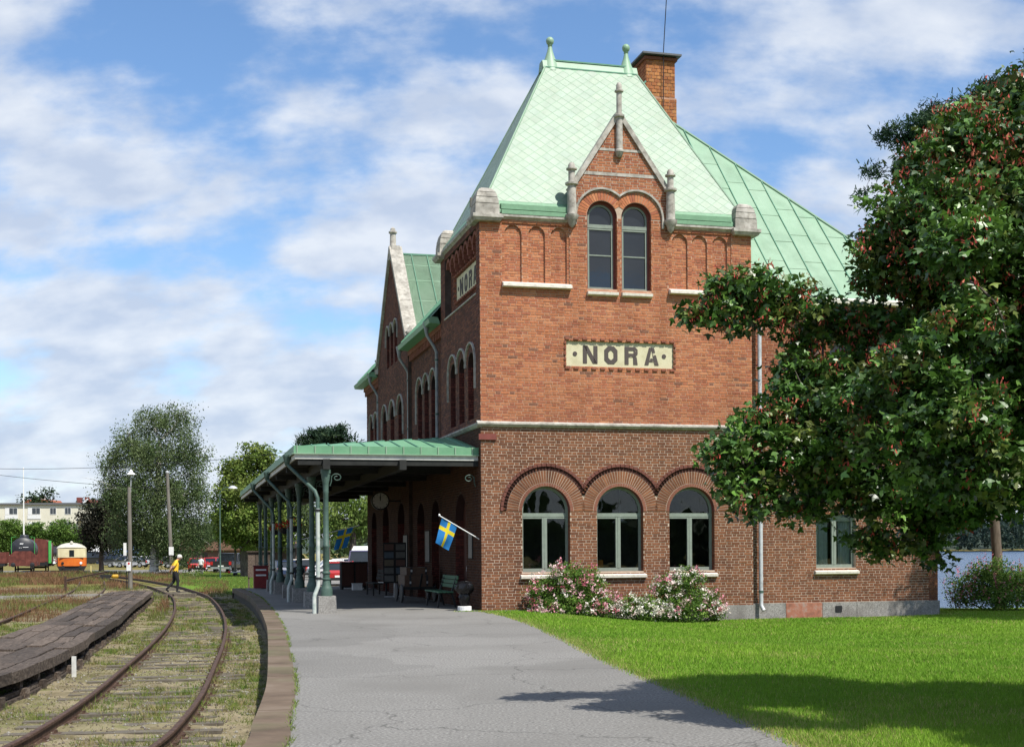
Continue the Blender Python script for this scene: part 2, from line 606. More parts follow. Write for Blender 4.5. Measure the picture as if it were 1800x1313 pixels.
def sheet(mb, a0, a1, z0, z1, ops, fn, d=0.0, lim=None, nar=16):
    """wall surface with real holes"""
    xs = {a0, a1}
    for o in ops:
        if isinstance(o, Arch):
            for i in range(nar + 1): xs.add(round(o.a - o.r * math.cos(PI * i / nar), 5))
        else:
            xs.add(o.a0); xs.add(o.a1)
    xs = sorted(x for x in xs if a0 - 1e-6 <= x <= a1 + 1e-6)
    for p, q in zip(xs[:-1], xs[1:]):
        if q - p < 1e-5: continue
        m = (p + q) / 2
        lo = [z0, z0]
        for o in sorted([o for o in ops if abs(m - o.a) < o.r], key=lambda o: o.zs):
            mb.add([fn(p, d, lo[0]), fn(q, d, lo[1]), fn(q, d, o.zs), fn(p, d, o.zs)], [(0, 1, 2, 3)])
            lo = [o.top(p), o.top(q)]
        t0, t1 = (z1, z1) if lim is None else (lim(p), lim(q))
        if lo[0] >= t0 - 1e-6 and lo[1] >= t1 - 1e-6: continue
        lo = [min(lo[0], t0), min(lo[1], t1)]
        mb.add([fn(p, d, lo[0]), fn(q, d, lo[1]), fn(q, d, t1), fn(p, d, t0)], [(0, 1, 2, 3)])


def reveal(mb, o, fn, d0, d1, n=20):
    pts = o.outline(n)
    A = [fn(a, d0, z) for a, z in pts + [pts[0]]]
    Bq = [fn(a, d1, z) for a, z in pts + [pts[0]]]
    mb.strip(A, Bq)


def arc_bricks(cx, cz, r0, r1, n, t0=0.0, t1=PI, gap=0.06):
    """wedges (four corner points each in a,z)"""
    out = []
    for i in range(n):
        a = t0 + (t1 - t0) * (i + gap / 2) / n
        b = t0 + (t1 - t0) * (i + 1 - gap / 2) / n
        out.append([(cx + r0 * math.cos(a), cz + r0 * math.sin(a)), (cx + r1 * math.cos(a), cz + r1 * math.sin(a)),
                    (cx + r1 * math.cos(b), cz + r1 * math.sin(b)), (cx + r0 * math.cos(b), cz + r0 * math.sin(b))])
    return out


def col_mesh(me, c):
    a = me.attributes.new('col', 'FLOAT_COLOR', 'FACE')
    n = len(me.polygons)
    a.data.foreach_set('color', np.tile(np.array([*c, 1], dtype=np.float32), n))
    return me


def pickcol(pal):
    return pal[random.randrange(len(pal))] * random.uniform(0.88, 1.12)


def wedge(name, pts, d0, d1, fn, pal, parent):
    mb = MB()
    mb.prism(pts, -d1, -d0, lambda a, y, z: fn(a, -y, z))
    return ob(name, col_mesh(mb.mesh(name), pickcol(pal)), M_BRICK, parent)


# ------------------------------------------------------------------ tower front
TW, TD = 7.92, 5.3          # tower width and depth
EAVE = 10.62
LOW = [Arch(c, 1.36, 1.02, 2.68, 1.16) for c in (1.82, 3.945, 6.07)]
UPW = [Arch(c, 0.88, 8.80, 10.79, 0.72) for c in (3.47, 4.47)]
NIC = [Arch((a + b) / 2, b - a, 8.90, 10.20) for a, b in ((.70, 1.18), (1.37, 1.84), (2.0, 2.46), (5.53, 6.0), (6.13, 6.59), (6.75, 7.2))]
SIGN = Rect(2.42, 5.55, 6.64, 7.37)
PANEL = [Rect(0.62, 2.53, 8.86, 10.50), Rect(5.42, 7.31, 8.86, 10.50)]
PD = 0.03

front = MB()
sheet(front, 0, TW, -0.45, 5.0, LOW, FRONT)
fw = front.obj('tower_front_wall', M_MORTAR_LOW, st)
fu = MB()
sheet(fu, 0, TW, 5.0, EAVE, UPW + PANEL + [SIGN], FRONT)
for q_ in PANEL:
    reveal(fu, q_, FRONT, 0, -PD)
    sheet(fu, q_.a0, q_.a1, q_.zs, q_.z1, [o for o in NIC if q_.a0 < o.a < q_.a1], FRONT, d=-PD)
for o in NIC: reveal(fu, o, FRONT, -PD, -PD - .06, 12)
reveal(fu, SIGN, FRONT, 0, -0.06)
for o in NIC:
    fu.add([FRONT(a, -PD - .06, z) for a, z in o.outline(12)], [tuple(range(15))])
fuw = fu.obj('tower_upper_wall', M_MORTAR_UP, st)
# stepped second reveal of the tall windows
UP2 = [Arch(c, 0.75, 8.80, 10.79) for c in (3.47, 4.47)]
m2 = MB()
for o, o2 in zip(UPW, UP2):
    A = o.outline(20); Bq = o2.outline(20)
    m2.strip([FRONT(a, -0.14, z) for a, z in A], [FRONT(a, -0.14, z) for a, z in Bq])
    reveal(m2, o2, FRONT, -0.14, -0.30)
m2.obj('window_reveal', M_BRICKRED, fuw)



M_REVEAL = flat('shade_dark_reveal', (.03, .012, .010), .9)  # platform-side linings, shade painted in as a darker colour


def jambs(o, fn, depth, parent, pal, d0=0.0):
    """brick lining of an opening: plain soffit and sill, coursed bricks on both jambs"""
    mb = MB(); reveal(mb, o, fn, d0, d0 - depth)
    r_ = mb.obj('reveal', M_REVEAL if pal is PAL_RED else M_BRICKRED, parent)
    rc_ = lay(0, depth, o.zs, o.zp)
    for sgn in (-1, 1):
        f2 = lambda a, d, z: fn(o.a + sgn * (o.r - .001) - sgn * d, d0 - a, z)
        v, f, c = brick_np(rc_, f2, d0=.0, d1=.006, pal=pal, jit=.001)
        ob('jamb_bricks', np_mesh('jamb_bricks', v, f, c), M_BRICK, r_, kind='stuff')


for o in LOW: jambs(o, FRONT, 0.34, fw, PAL_LOW)
for o in UPW: jambs(o, FRONT, 0.14, fuw, PAL_UP * .9)
rl = lay(0, TW, 0.0, 4.98, LOW)
near = np.argsort(rl[:, 0] + np.abs(rl[:, 2] - 1.7) * 0.35)[:300]
mask = np.zeros(len(rl), bool); mask[near] = True
mask &= (rl[:, 1] - rl[:, 0]) > 0.1
for r_ in rl[mask]:
    v, f, c = brick_np(r_[None], FRONT, pal=PAL_LOW)
    ob('brick', np_mesh('brick', v, f, c), M_BRICK, fw)
brick_field('brickwork', rl[~mask], FRONT, fw, pal=PAL_LOW)
ru = lay(0, TW, 5.02, EAVE, UPW + PANEL + [SIGN], phase=0.07)


def pal_up(rc):
    """orange facing bricks, a few burnt ones, darker just over the string course"""
    n = len(rc)
    c = PAL_UP[RNG.integers(0, len(PAL_UP), n)] * RNG.uniform(0.9, 1.1, (n, 1))
    burnt = RNG.random(n) < 0.03
    c[burnt] = (.20, .095, .062)
    mixf = np.clip((6.3 - rc[:, 2]) / 2.2, 0, 0.55)[:, None] * RNG.random((n, 1))
    return c * (1 - mixf) + np.array((.25, .09, .058)) * mixf


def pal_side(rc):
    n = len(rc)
    lo_ = PAL_LOW[RNG.integers(0, len(PAL_LOW), n)]; hi_ = PAL_SHADED[RNG.integers(0, len(PAL_SHADED), n)]
    return np.where(rc[:, 2:3] < 5.0, lo_ * .32, hi_ * .85) * RNG.uniform(.9, 1.1, (n, 1))  # courses below the canopy dimmed in colour to imitate its shade


brick_field('brickwork', ru, FRONT, fuw, pal=pal_up)
for o in NIC:
    rn = lay(o.a - o.r, o.a + o.r, o.zs, o.zp + o.r, lim=lambda z, o=o: (o.a - o.r, o.a + o.r) if z < o.zp else
             (o.a - math.sqrt(max(0, o.r ** 2 - (z - o.zp) ** 2)), o.a + math.sqrt(max(0, o.r ** 2 - (z - o.zp) ** 2))))
    v, f, c = brick_np(rn, lambda a, d, z: FRONT(a, d - PD - .06, z), pal=PAL_UP)
    ob('niche_brickwork', np_mesh('niche_brickwork', v, f, c), M_BRICK, fuw, kind='stuff')

for q_ in PANEL:
    brick_field('panel_brickwork', lay(q_.a0, q_.a1, q_.zs, q_.z1, [o for o in NIC if q_.a0 < o.a < q_.a1], phase=.03), lambda a, d, z: FRONT(a, d - PD, z), fuw, pal=PAL_UP)

# arches over the ground floor windows: thin roll, soldier voussoirs, toothed band, outer ring
for o in LOW:
    for k, p in enumerate(arc_bricks(o.a, o.zp, 0.785, 1.10, 42, gap=.22)):
        ax = sum(q[0] for q in p) / 4
        if abs(ax - o.a) > 1.055 and o.a + (1 if ax > o.a else -1) * 2.12 in [q for q in (o.a - 2.12, o.a + 2.12)] and 0.7 < ax < 7.2:
            if abs(ax - o.a) > 1.058: continue
        wedge('arch_brick', p, 0.0, 0.016, FRONT, PAL_LOW, fw)
    am = MB()
    for p in arc_bricks(o.a, o.zp, 0.682, 1.105, 40, gap=0):
        ax = sum(q[0] for q in p) / 4
        if abs(ax - o.a) < 1.06: am.prism(p, -0.010, 0.0)
    am.obj('arch_mortar', M_MORTAR_LOW, fw)
    rb = MB()
    for p in arc_bricks(o.a, o.zp, 0.682, 0.772, 32, gap=.12):
        rb.prism(p, -0.015, 0.0)
    ob('arch_roll', col_mesh(rb.mesh('arch_roll'), (.22, .09, .06)), M_BRICK, fw)
    hb_ = MB()
    for p in arc_bricks(o.a, o.zp, 1.106, 1.222, 40, gap=0):
        ax = sum(q[0] for q in p) / 4
        if abs(ax - o.a) < 1.066 or ax < 0.78 or ax > 7.1: hb_.prism(p, -0.009, 0.0)
    ob('hood_shade_ring', col_mesh(hb_.mesh('hood_shade_ring'), (.075, .033, .026)), M_BRICK, fw)  # dark ring painted for the shadow between the teeth
    tb = MB()
    for side in (0,):
        for k, p in enumerate(arc_bricks(o.a, o.zp, 1.112, 1.218, 40, gap=1.0)):
            ax = sum(q[0] for q in p) / 4
            if abs(ax - o.a) < 1.062 or ax < 0.78 or ax > 7.1:
                tb.prism(p, -0.045, 0.0)
        for k, p in enumerate(arc_bricks(o.a, o.zp, 1.22, 1.295, 30, gap=.12)):
            ax = sum(q[0] for q in p) / 4
            if abs(ax - o.a) < 1.062 or ax < 0.78 or ax > 7.1:
                tb.prism(p, -0.05, 0.0)
    ob('toothed_hood', col_mesh(tb.mesh('toothed_hood'), (.15, .06, .046)), M_BRICK, fw, kind='stuff')
for o in UPW:
    for p in arc_bricks(o.a, o.zp, 0.45, 0.71, 23, gap=.16):
        ax = sum(q[0] for q in p) / 4
        if (ax - o.a) * (1 if o.a < 4 else -1) > 0.495: continue
        wedge('arch_brick', p, 0.0, 0.012, FRONT, PAL_UP * 1.12, fuw)


def window(o, fn, depth, parent, transom=None, mull=True, cross=None, sill=True, name='arched_window', curtain=False, sillw=0.06, t=0.075):
    root = MB()
    d0, d1 = -depth + 0.07, -depth
    A, I = o.outline(20), o.outline(20, t)
    root.strip([fn(a, d0, z) for a, z in A], [fn(a, d0, z) for a, z in I])
    root.strip([fn(a, d0, z) for a, z in I], [fn(a, d1, z) for a, z in I])
    def bx(a0, a1, z0, z1, e0=0.008, e1=0.0):
        root.prism([(a0, z0), (a1, z0), (a1, z1), (a0, z1)], -(d0 + e0), -(d1 + e1), lambda a, y, z: fn(a, -y, z))
    bx(o.a - o.r, o.a + o.r, o.zs, o.zs + t + 0.02)
    tz = transom if transom else o.zp
    bx(o.a - o.r, o.a + o.r, tz - 0.05, tz + 0.05, 0.014)
    bx(o.a - o.r, o.a + o.r, tz - 0.10, tz - 0.06, 0.006, 0.01)
    if mull: bx(o.a - 0.07, o.a + 0.07, o.zs + t + 0.02, tz - 0.06, 0.012); bx(o.a - 0.015, o.a + 0.015, o.zs + t + 0.02, tz - 0.06, 0.022)
    if cross: bx(o.a - o.r + t, o.a + o.r - t, cross - 0.017, cross + 0.017, -0.01)
    w = root.obj(name, M_FRAME, parent)
    dp = -depth + 0.03
    def pane(poly):
        MB().prism(poly, -(dp + 0.003), -(dp - 0.003), lambda a, y, z: fn(a, -y, z)).obj('pane', M_SKYPANE if 'tall' in name or not mull else M_GLASS, w)
    if mull:
        pane([(o.a - o.r + .04, o.zs + .05), (o.a - .04, o.zs + .05), (o.a - .04, tz - .04), (o.a - o.r + .04, tz - .04)])
        pane([(o.a + .04, o.zs + .05), (o.a + o.r - .04, o.zs + .05), (o.a + o.r - .04, tz - .04), (o.a + .04, tz - .04)])
    else:
        zc = cross or (o.zs + tz) / 2
        pane([(o.a - o.r + .04, o.zs + .05), (o.a + o.r - .04, o.zs + .05), (o.a + o.r - .04, zc), (o.a - o.r + .04, zc)])
        pane([(o.a - o.r + .04, zc + .004), (o.a + o.r - .04, zc + .004), (o.a + o.r - .04, tz - .04), (o.a - o.r + .04, tz - .04)])
    up = [(a, z) for a, z in o.outline(20, 0.04)[1:-1] if z > tz + 0.03]
    if len(up) > 2: pane([(up[0][0], tz + .03)] + up + [(up[-1][0], tz + .03)])
    if sill:
        sb = MB()
        prof = [(0.02, o.zs - 0.20), (0.11, o.zs - 0.17), (0.12, o.zs - 0.10), (-0.28, o.zs - 0.004), (-0.28, o.zs - 0.20)]
        b = [(fn(o.a - o.r - sillw, d, z), fn(o.a + o.r + sillw, d, z)) for d, z in prof]
        n = len(prof)
        sb.add([p[0] for p in b] + [p[1] for p in b], [tuple(range(n)), tuple(range(2 * n - 1, n - 1, -1))] +
               [(i, n + i, n + (i + 1) % n, (i + 1) % n) for i in range(n)])
        sb.obj('sill', M_SILL, w)
    return w


for i, o in enumerate(LOW):
    window(o, FRONT, 0.26, st, transom=2.58)
for o in UP2:
    window(o, FRONT, 0.24, st, transom=10.56, mull=False, cross=9.76, name='tall_arched_window', sillw=0.07, t=.055)

# sills under the blind niches
for a0, a1 in ((0.62, 2.56), (5.42, 7.36)):
    MB().prism([(-0.02, 8.73), (-0.16, 8.75), (-0.16, 8.83), (0.05, 8.90)], a0, a1, lambda y, a, z: (a, y, z)).obj('niche_sill', M_SILL, st)
# string course round the tower
sc = MB()
prof = [(0.03, 4.93), (-0.05, 4.96), (-0.11, 5.02), (-0.11, 5.06), (0.02, 5.12)]
sc.prism(prof, -0.11, TW + 0.05, lambda y, a, z: (a, y, z))
sc.prism([(p[0], p[1]) for p in prof], -0.05, TD, lambda y, a, z: (y, a, z))
sc.obj('string_course', M_STONE, st)
MB().prism([(0.0, 4.60), (-0.06, 4.60), (-0.06, 4.76), (0.0, 4.76)], -0.062, 0.42, lambda y, a, z: (a, y, z)).obj('terracotta_block', M_BRICKRED, st)
# stone eaves moulding
EP = [(0.0, 10.56), (-0.05, 10.61), (-0.09, 10.63), (-0.09, 10.70), (0.06, 10.70)]
for a0, a1 in ((0.55, 2.52), (5.5, 7.4)):
    MB().prism(EP, a0, a1, lambda y, a, z: (a, y, z)).obj('eaves_moulding', M_STONE, st)
MB().prism(EP, 0.5, TD - 0.5, lambda y, a, z: (y, a, z)).obj('eaves_moulding', M_STONE, st)
MB().prism(EP, 0.5, TD - 0.5, lambda y, a, z: (TW - y, a, z)).obj('eaves_moulding', M_STONE, st)


def corner_cap(cu, cv):
    b = MB()
    def tier(h, z0, z1, t=0.0): b.box(cu - h, cu + h, cv - h, cv + h, z0, z1, t)
    tier(0.36, 10.48, 10.56, -0.05); tier(0.42, 10.56, 10.65); tier(0.335, 10.65, 10.94, 0.008); tier(0.305, 10.942, 10.96)
    tier(0.32, 10.962, 11.12, 0.02); tier(0.28, 11.122, 11.14); tier(0.29, 11.142, 11.26, 0.03); tier(0.24, 11.262, 11.275); tier(0.25, 11.277, 11.37, 0.06); tier(0.17, 11.371, 11.41, 0.05)
    b.obj('corner_cap', M_STONE, st)


for cu in (0.20, TW - 0.20):
    for cv in (0.20, TD - 0.20): corner_cap(cu, cv)

# ------------------------------------------------------------------ sign boards


def letter_polys(ch, a0, a1, z0, z1, s):
    w, h = a1 - a0, z1 - z0
    if ch == 'N':
        return [[(a0, z0), (a0 + s, z0), (a0 + s, z1), (a0, z1)], [(a1 - s, z0), (a1, z0), (a1, z1), (a1 - s, z1)],
                [(a0 + s * .1, z1 - .001), (a0 + s * 1.15, z1 - .001), (a1 - s * .1, z0 + .001), (a1 - s * 1.15, z0 + .001)]]
    if ch == 'O':
        def ring(i, c):
            return [(a0 + i + c, z0 + i), (a1 - i - c, z0 + i), (a1 - i, z0 + i + c), (a1 - i, z1 - i - c), (a1 - i - c, z1 - i), (a0 + i + c, z1 - i),
                    (a0 + i, z1 - i - c), (a0 + i, z0 + i + c)]
        O, I = ring(0, .105), ring(s * 0.98, .06)
        return [[O[k], O[(k + 1) % 8], I[(k + 1) % 8], I[k]] for k in range(8)]
    if ch == 'R':
        zm = z0 + h * .44
        c = .07
        return [[(a0, z0), (a0 + s, z0), (a0 + s, z1), (a0, z1)],
                [(a0 + s, z1 - s * .9), (a1 - c, z1 - s * .9), (a1 - c, z1), (a0 + s, z1)],
                [(a1 - c, z1 - s * .9), (a1 - s, z1 - s * .9), (a1 - s, zm + s * .9), (a1 - c, zm), (a1, zm + c), (a1, z1 - c), (a1 - c, z1)],
                [(a0 + s, zm - .01), (a1 - c, zm - .01), (a1 - s, zm + s * .8), (a0 + s, zm + s * .8)],
                [(a1 - s * 1.1, z0), (a1, z0), (a1 - s * .25, zm), (a1 - s * 1.15, zm)]]
    if ch == 'A':
        m = (a0 + a1) / 2
        return [[(a0, z0), (a0 + s * 1.05, z0), (m + s * .1, z1), (m - s * .62, z1)], [(a1 - s * 1.05, z0), (a1, z0), (m + s * .62, z1), (m - s * .1, z1 - .003)],
                [(a0 + s * 1.2, z0 + .09), (a1 - s * 1.2, z0 + .09), (a1 - s * 1.6, z0 + .19), (a0 + s * 1.6, z0 + .19)]]


def sign(fn, dpl, a0, flip=False):
    """cream NORA panel, 3.13 m wide, its lower corner at a0 (along the reading direction), set at depth dpl"""
    zb = 6.64 if not flip else 8.98
    sg = -1 if flip else 1
    g = lambda a, d, z: fn(a0 + sg * (a - 2.42), d, z - 6.64 + zb)
    p = MB().prism([(2.43, 6.65), (5.54, 6.65), (5.54, 7.36), (2.43, 7.36)], -dpl, -(dpl - 0.03), lambda a, y, z: g(a, -y, z)).obj('sign_panel', M_SIGN, st,
                                                                                                             label='cream panel with dark lettering NORA')
    for ch, x0, x1 in (('N', 2.91, 3.33), ('O', 3.53, 3.91), ('R', 4.12, 4.50), ('A', 4.70, 5.12)):
        mb = MB()
        for q in letter_polys(ch, x0, x1, 6.745, 7.235, 0.115):
            mb.prism(q, -(dpl + 0.012), -(dpl - 0.004), lambda a, y, z: g(a, -y, z))
        mb.obj('letter', M_LETTER, p)
    for x in (2.68, 5.28):
        MB().prism([(x + .063 * math.cos(k * PI / 8), 7.0 + .063 * math.sin(k * PI / 8)) for k in range(16)], -(dpl + 0.012), -(dpl - 0.004),
                   lambda a, y, z: g(a, -y, z)).obj('dot', M_LETTER, p)
    tb = MB()
    for z0, z1 in ((7.38, 7.435), (6.575, 6.63)):
        k = 0
        x = 2.38
        while x < 5.56:
            tb.prism([(x, z0), (x + 0.13, z0), (x + 0.13, z1), (x, z1)], -(dpl + 0.085), -(dpl - 0.05), lambda a, y, z: g(a, -y, z))
            x += 0.255
    for x0, x1 in ((2.355, 2.41), (5.56, 5.615)):
        z = 6.66
        while z < 7.35:
            tb.prism([(x0, z), (x1, z), (x1, z + 0.07), (x0, z + 0.07)], -(dpl + 0.085), -(dpl - 0.05), lambda a, y, z: g(a, -y, z))
            z += 0.15
    ob('toothed_border', col_mesh(tb.mesh('toothed_border'), (.26, .10, .065)), M_BRICK, p, kind='stuff')


sign(FRONT, -0.045, 2.42)

# ------------------------------------------------------------------ tower side wall (shaded, along the platform)
SD = SIDE(0.0)
TRIO = [Arch(a, 0.72, 5.25, 6.75, 0.40) for a in (1.15, 2.35, 3.55)]
PAN = Rect(0.42, 4.68, 8.62, 10.40)
sw = MB()
DOORS_T = [Arch(2.6, 1.5, 0.02, 2.5, 0.78)]
sheet(sw, 0, TD, -0.45, EAVE, TRIO + [PAN] + DOORS_T, SD)
reveal(sw, PAN, SD, 0, -0.20)
sheet(sw, PAN.a0, PAN.a1, PAN.zs, PAN.z1, [], SD, d=-0.20)
for o in TRIO: sw.add([SD(a, -0.30, z) for a, z in o.outline(20)], [tuple(range(23))])
sww = sw.obj('tower_side_wall', M_MORTAR_SHADE, st)
brick_field('brickwork', lay(0, TD, 0, 4.95, DOORS_T), SD, sww, pal=PAL_LOW * .36)  # brick colour cut down to stand in for canopy shade
brick_field('brickwork', lay(0, TD, 5.1, EAVE, TRIO + [PAN], phase=.11), SD, sww, pal=PAL_SHADED)
brick_field('brickwork', lay(PAN.a0, PAN.a1, PAN.zs, PAN.z1, phase=.05), lambda a, d, z: SD(a, d - 0.20, z), sww, pal=PAL_SHADED)
for o in TRIO:
    brick_field('blind_window_brickwork', lay(o.a - o.r, o.a + o.r, o.zs, o.zp + o.r, lim=lambda z, o=o: (o.a - o.r, o.a + o.r) if z < o.zp else
                (o.a - math.sqrt(max(0, o.r ** 2 - (z - o.zp) ** 2)), o.a + math.sqrt(max(0, o.r ** 2 - (z - o.zp) ** 2)))),
                lambda a, d, z: SD(a, d - 0.30, z), sww, pal=PAL_SHADED, d1=0.014)
for o in TRIO + DOORS_T: jambs(o, SD, 0.30, sww, PAL_RED)
sign(SIDE(0.20), 0.015, 3.83, flip=True)
# ledge under the sign, corbelled arcade over it
MB().prism([(0.18, 8.56), (-0.03, 8.59), (-0.03, 8.63), (0.18, 8.71)], 0.40, 4.70, lambda y, a, z: (y, a, z)).obj('ledge', M_STONE, st)
ar = MB()
for k in range(7):
    a = 0.42 + 0.29 + k * 0.60
    if k < 7:
        for p in arc_bricks(a, 10.10, 0.19, 0.29, 6):
            ar.prism(p, 0.02, 0.2, lambda q, y, z: SIDE(0)(q, -y, z))
    ar.box(0.03, 0.19, a - 0.29 - 0.06, a - 0.29 + 0.06, 9.92, 10.11)
    ar.box(0.07, 0.19, a - 0.29 - 0.045, a - 0.29 + 0.045, 9.82, 9.92)
ob('corbel_arcade', col_mesh(ar.mesh('corbel_arcade'), (.22, .085, .058)), M_BRICK, sww)


def hood(arches, fn, r, parent, drop=0.5, th=0.05, pr=0.06, mat=None):
    """stone hood mould over a row of touching arches"""
    mb = MB()
    for i, o in enumerate(arches):
        t0, t1 = 0.0, PI
        if i < len(arches) - 1 and arches[i + 1].a - o.a < 2 * r: t0 = math.acos((arches[i + 1].a - o.a) / 2 / r)
        if i > 0 and o.a - arches[i - 1].a < 2 * r: t1 = PI - math.acos((o.a - arches[i - 1].a) / 2 / r)
        n = 22
        T = [t0 + (t1 - t0) * k / n for k in range(n + 1)]
        out = [(o.a + (r + th) * math.cos(t), o.zp + (r + th) * math.sin(t)) for t in T]
        inn = [(o.a + r * math.cos(t), o.zp + r * math.sin(t)) for t in T]
        mb.strip([fn(a, pr, z) for a, z in out], [fn(a, pr, z) for a, z in inn])
        mb.strip([fn(a, pr, z) for a, z in out], [fn(a, 0, z) for a, z in out])
        mb.strip([fn(a, pr, z) for a, z in inn], [fn(a, 0, z) for a, z in inn])
        for end, ok in ((1, i == 0), (-1, i == len(arches) - 1)):
            if ok and drop:
                x = o.a - end * (r + th / 2)
                mb.prism([(x - th / 2, o.zp - drop), (x + th / 2, o.zp - drop), (x + th / 2, o.zp), (x - th / 2, o.zp)], -pr, 0, lambda a, y, z: fn(a, -y, z))
    return mb.obj('hood_mould', mat or M_STONE, parent)


hood(TRIO, SD, 0.60, st, 0.7)
hood(UPW, FRONT, 0.745, st, 0.25, th=0.055, pr=0.07)

# ------------------------------------------------------------------ dormer gable on the tower front
GU0, GU1, GAX, GAZ = 2.62, 5.43, 3.97, 13.66
gb = MB()
gb.prism([(GU0, EAVE - 0.002), (GU1, EAVE - 0.002), (GU1, 11.52), (GAX, GAZ), (GU0, 11.52)], 0.0, 0.28)
UGC = [Arch(o.a, o.w, o.zs, o.zp) for o in UPW]
# cut: build the gable in strips so that the window heads stay open
gb = MB()
glim = lambda x: 11.52 + (GAZ - 11.52) * (1 - abs(x - GAX) / (GAX - GU0)) if abs(x - GAX) < (GAX - GU0) else 11.52
class Head(Arch):
    pass
heads = [Arch(o.a, o.w, EAVE, o.zp) for o in UPW]
xs = sorted({GU0, GU1, GAX, *[round(o.a - o.r * math.cos(PI * i / 16), 5) for o in heads for i in range(17)]})
for p, q in zip(xs[:-1], xs[1:]):
    lo = [EAVE, EAVE]
    for o in heads:
        if abs((p + q) / 2 - o.a) < o.r: lo = [o.top(p), o.top(q)]
    gb.add([(p, 0, lo[0]), (q, 0, lo[1]), (q, 0, glim(q)), (p, 0, glim(p))], [(0, 1, 2, 3)])
gb.prism([(GU0, 10.7), (GU1, 10.7), (GU1, 11.52), (GAX, GAZ), (GU0, 11.52)], 0.30, 0.34)
gwall = gb.obj('dormer_gable', M_MORTAR_LOW, st)
glm = lambda z: (GU0, GU1) if z < 11.52 else (GU0 + (z - 11.52) * (GAX - GU0) / (GAZ - 11.52), GU1 - (z - 11.52) * (GU1 - GAX) / (GAZ - 11.52))
gcuts = [Arch(o.a, o.w, EAVE, o.zp, 0.72) for o in UPW] + [Rect(2.5, 5.5, 11.93, 12.02), Rect(3.2, 4.8, 12.62, 12.69)]
brick_field('brickwork', lay(GU0, GU1, EAVE, GAZ, gcuts, glm), FRONT, gwall, pal=PAL_UP * 0.86)
for z, h in ((11.975, .085), (12.655, .065)):
    l, r_ = glm(z)
    MB().box(l, r_, -0.016, 0.01, z - h / 2, z + h / 2).obj('stone_band', M_STONE, gwall)
for s_ in (-1, 1):
    e = GU0 if s_ < 0 else GU1
    cp = MB()
    P0, P1 = Vector((e - (-s_) * -0.0, 0.10, 11.50)), Vector((GAX, 0.10, GAZ + 0.02))
    cp.bar(P0 + Vector((s_ * 0.05, 0, 0)), P1, 0.34, 0.13, up=(-(-s_), 0, 0.6))
    cp.obj('coping', M_STONE, gwall)


def pinnacle(u, v, z0, z1, z2, z3, r, parent, corbel=True, tip=0.05):
    """round stone shaft: z0 pendant end, z1 collar, z2 upper collar, z3 top"""
    pr = []
    if corbel:
        pr += [(0.02, z0 - 0.30), (r * 0.75, z0 - 0.22), (r * 1.05, z0 - 0.10), (r * 1.6, z0 - 0.02), (r * 1.65, z0 + 0.05), (r * 1.15, z0 + 0.07)]
    else:
        pr += [(0.02, z0 - 0.12), (r * 0.8, z0 - 0.08), (r * 1.05, z0), (r * 1.35, z0 + .04), (r * 1.3, z0 + 0.09), (r, z0 + 0.11)]
    pr += [(r, z1 - 0.06), (r * 1.55, z1 - 0.03), (r * 1.6, z1 + 0.02), (r * 0.8, z1 + 0.05), (r * 0.78, z2 - 0.02), (r * 1.3, z2), (r * 1.3, z2 + 0.04),
           (r * 0.85, z2 + 0.06), (r * 0.82, z3 - 0.06), (r * 0.5, z3), (0.01, z3 + 0.015)]
    return MB().lathe(pr, (u, v, 0), 14).obj('pinnacle', M_STONE, parent, smooth=40)


pinnacle(2.575, -0.10, 10.72, 11.62, 12.0, 12.19, 0.115, gwall)
pinnacle(5.45, -0.10, 10.72, 11.62, 12.0, 12.19, 0.115, gwall)
pinnacle(3.97, -0.06, 12.55, 13.58, 14.25, 14.50, 0.095, gwall, corbel=False)
dr = MB()
dz = lambda z: 0.25 + (z - 11.15) / 2.167
dr.prism([(GU0 + .02, 11.0), (GU1 - .02, 11.0), (GU1 - .02, 11.45), (GAX, 13.25), (GU0 + .02, 11.45)], 0.345, 1.4)
dr.obj('dormer_roof', M_COPPER, gwall)

# ------------------------------------------------------------------ tower roof with diamond shingles
tr = MB()
Zr0, Zr1 = 11.12, 15.70
E0 = [(-0.04, -0.04), (TW + 0.04, -0.04), (TW + 0.04, TD + 0.04), (-0.04, TD + 0.04)]
E1 = [(0.20, 0.20), (TW - 0.20, 0.20), (TW - 0.20, TD - 0.20), (0.20, TD - 0.20)]
E2 = [(2.55, 2.38), (TW - 2.55, 2.38), (TW - 2.55, TD - 2.38), (2.55, TD - 2.38)]
pts = [(*p, 10.74) for p in E0] + [(*p, 10.80) for p in E0] + [(*p, Zr0) for p in E1] + [(*p, Zr1) for p in E2]
fc = []
for l in (0, 4, 8):
    for k in range(4):
        if k == 0 and l < 8: continue
        fc.append((l + k, l + (k + 1) % 4, l + 4 + (k + 1) % 4, l + 4 + k))
fc.append((12, 13, 14, 15))
tr.add(pts, fc)
for a0, a1 in ((-0.04, 2.62), (5.43, TW + 0.04)):      # skirt left and right of the dormer gable
    b0, b1 = max(a0, .20), min(a1, TW - .20)
    tr.add([(a0, -.04, 10.74), (a1, -.04, 10.74), (a1, -.04, 10.80), (a0, -.04, 10.80), (b1, .20, Zr0), (b0, .20, Zr0)], [(0, 1, 2, 3), (3, 2, 4, 5)])
tro = tr.obj('tower_roof', M_GUTTER, st)
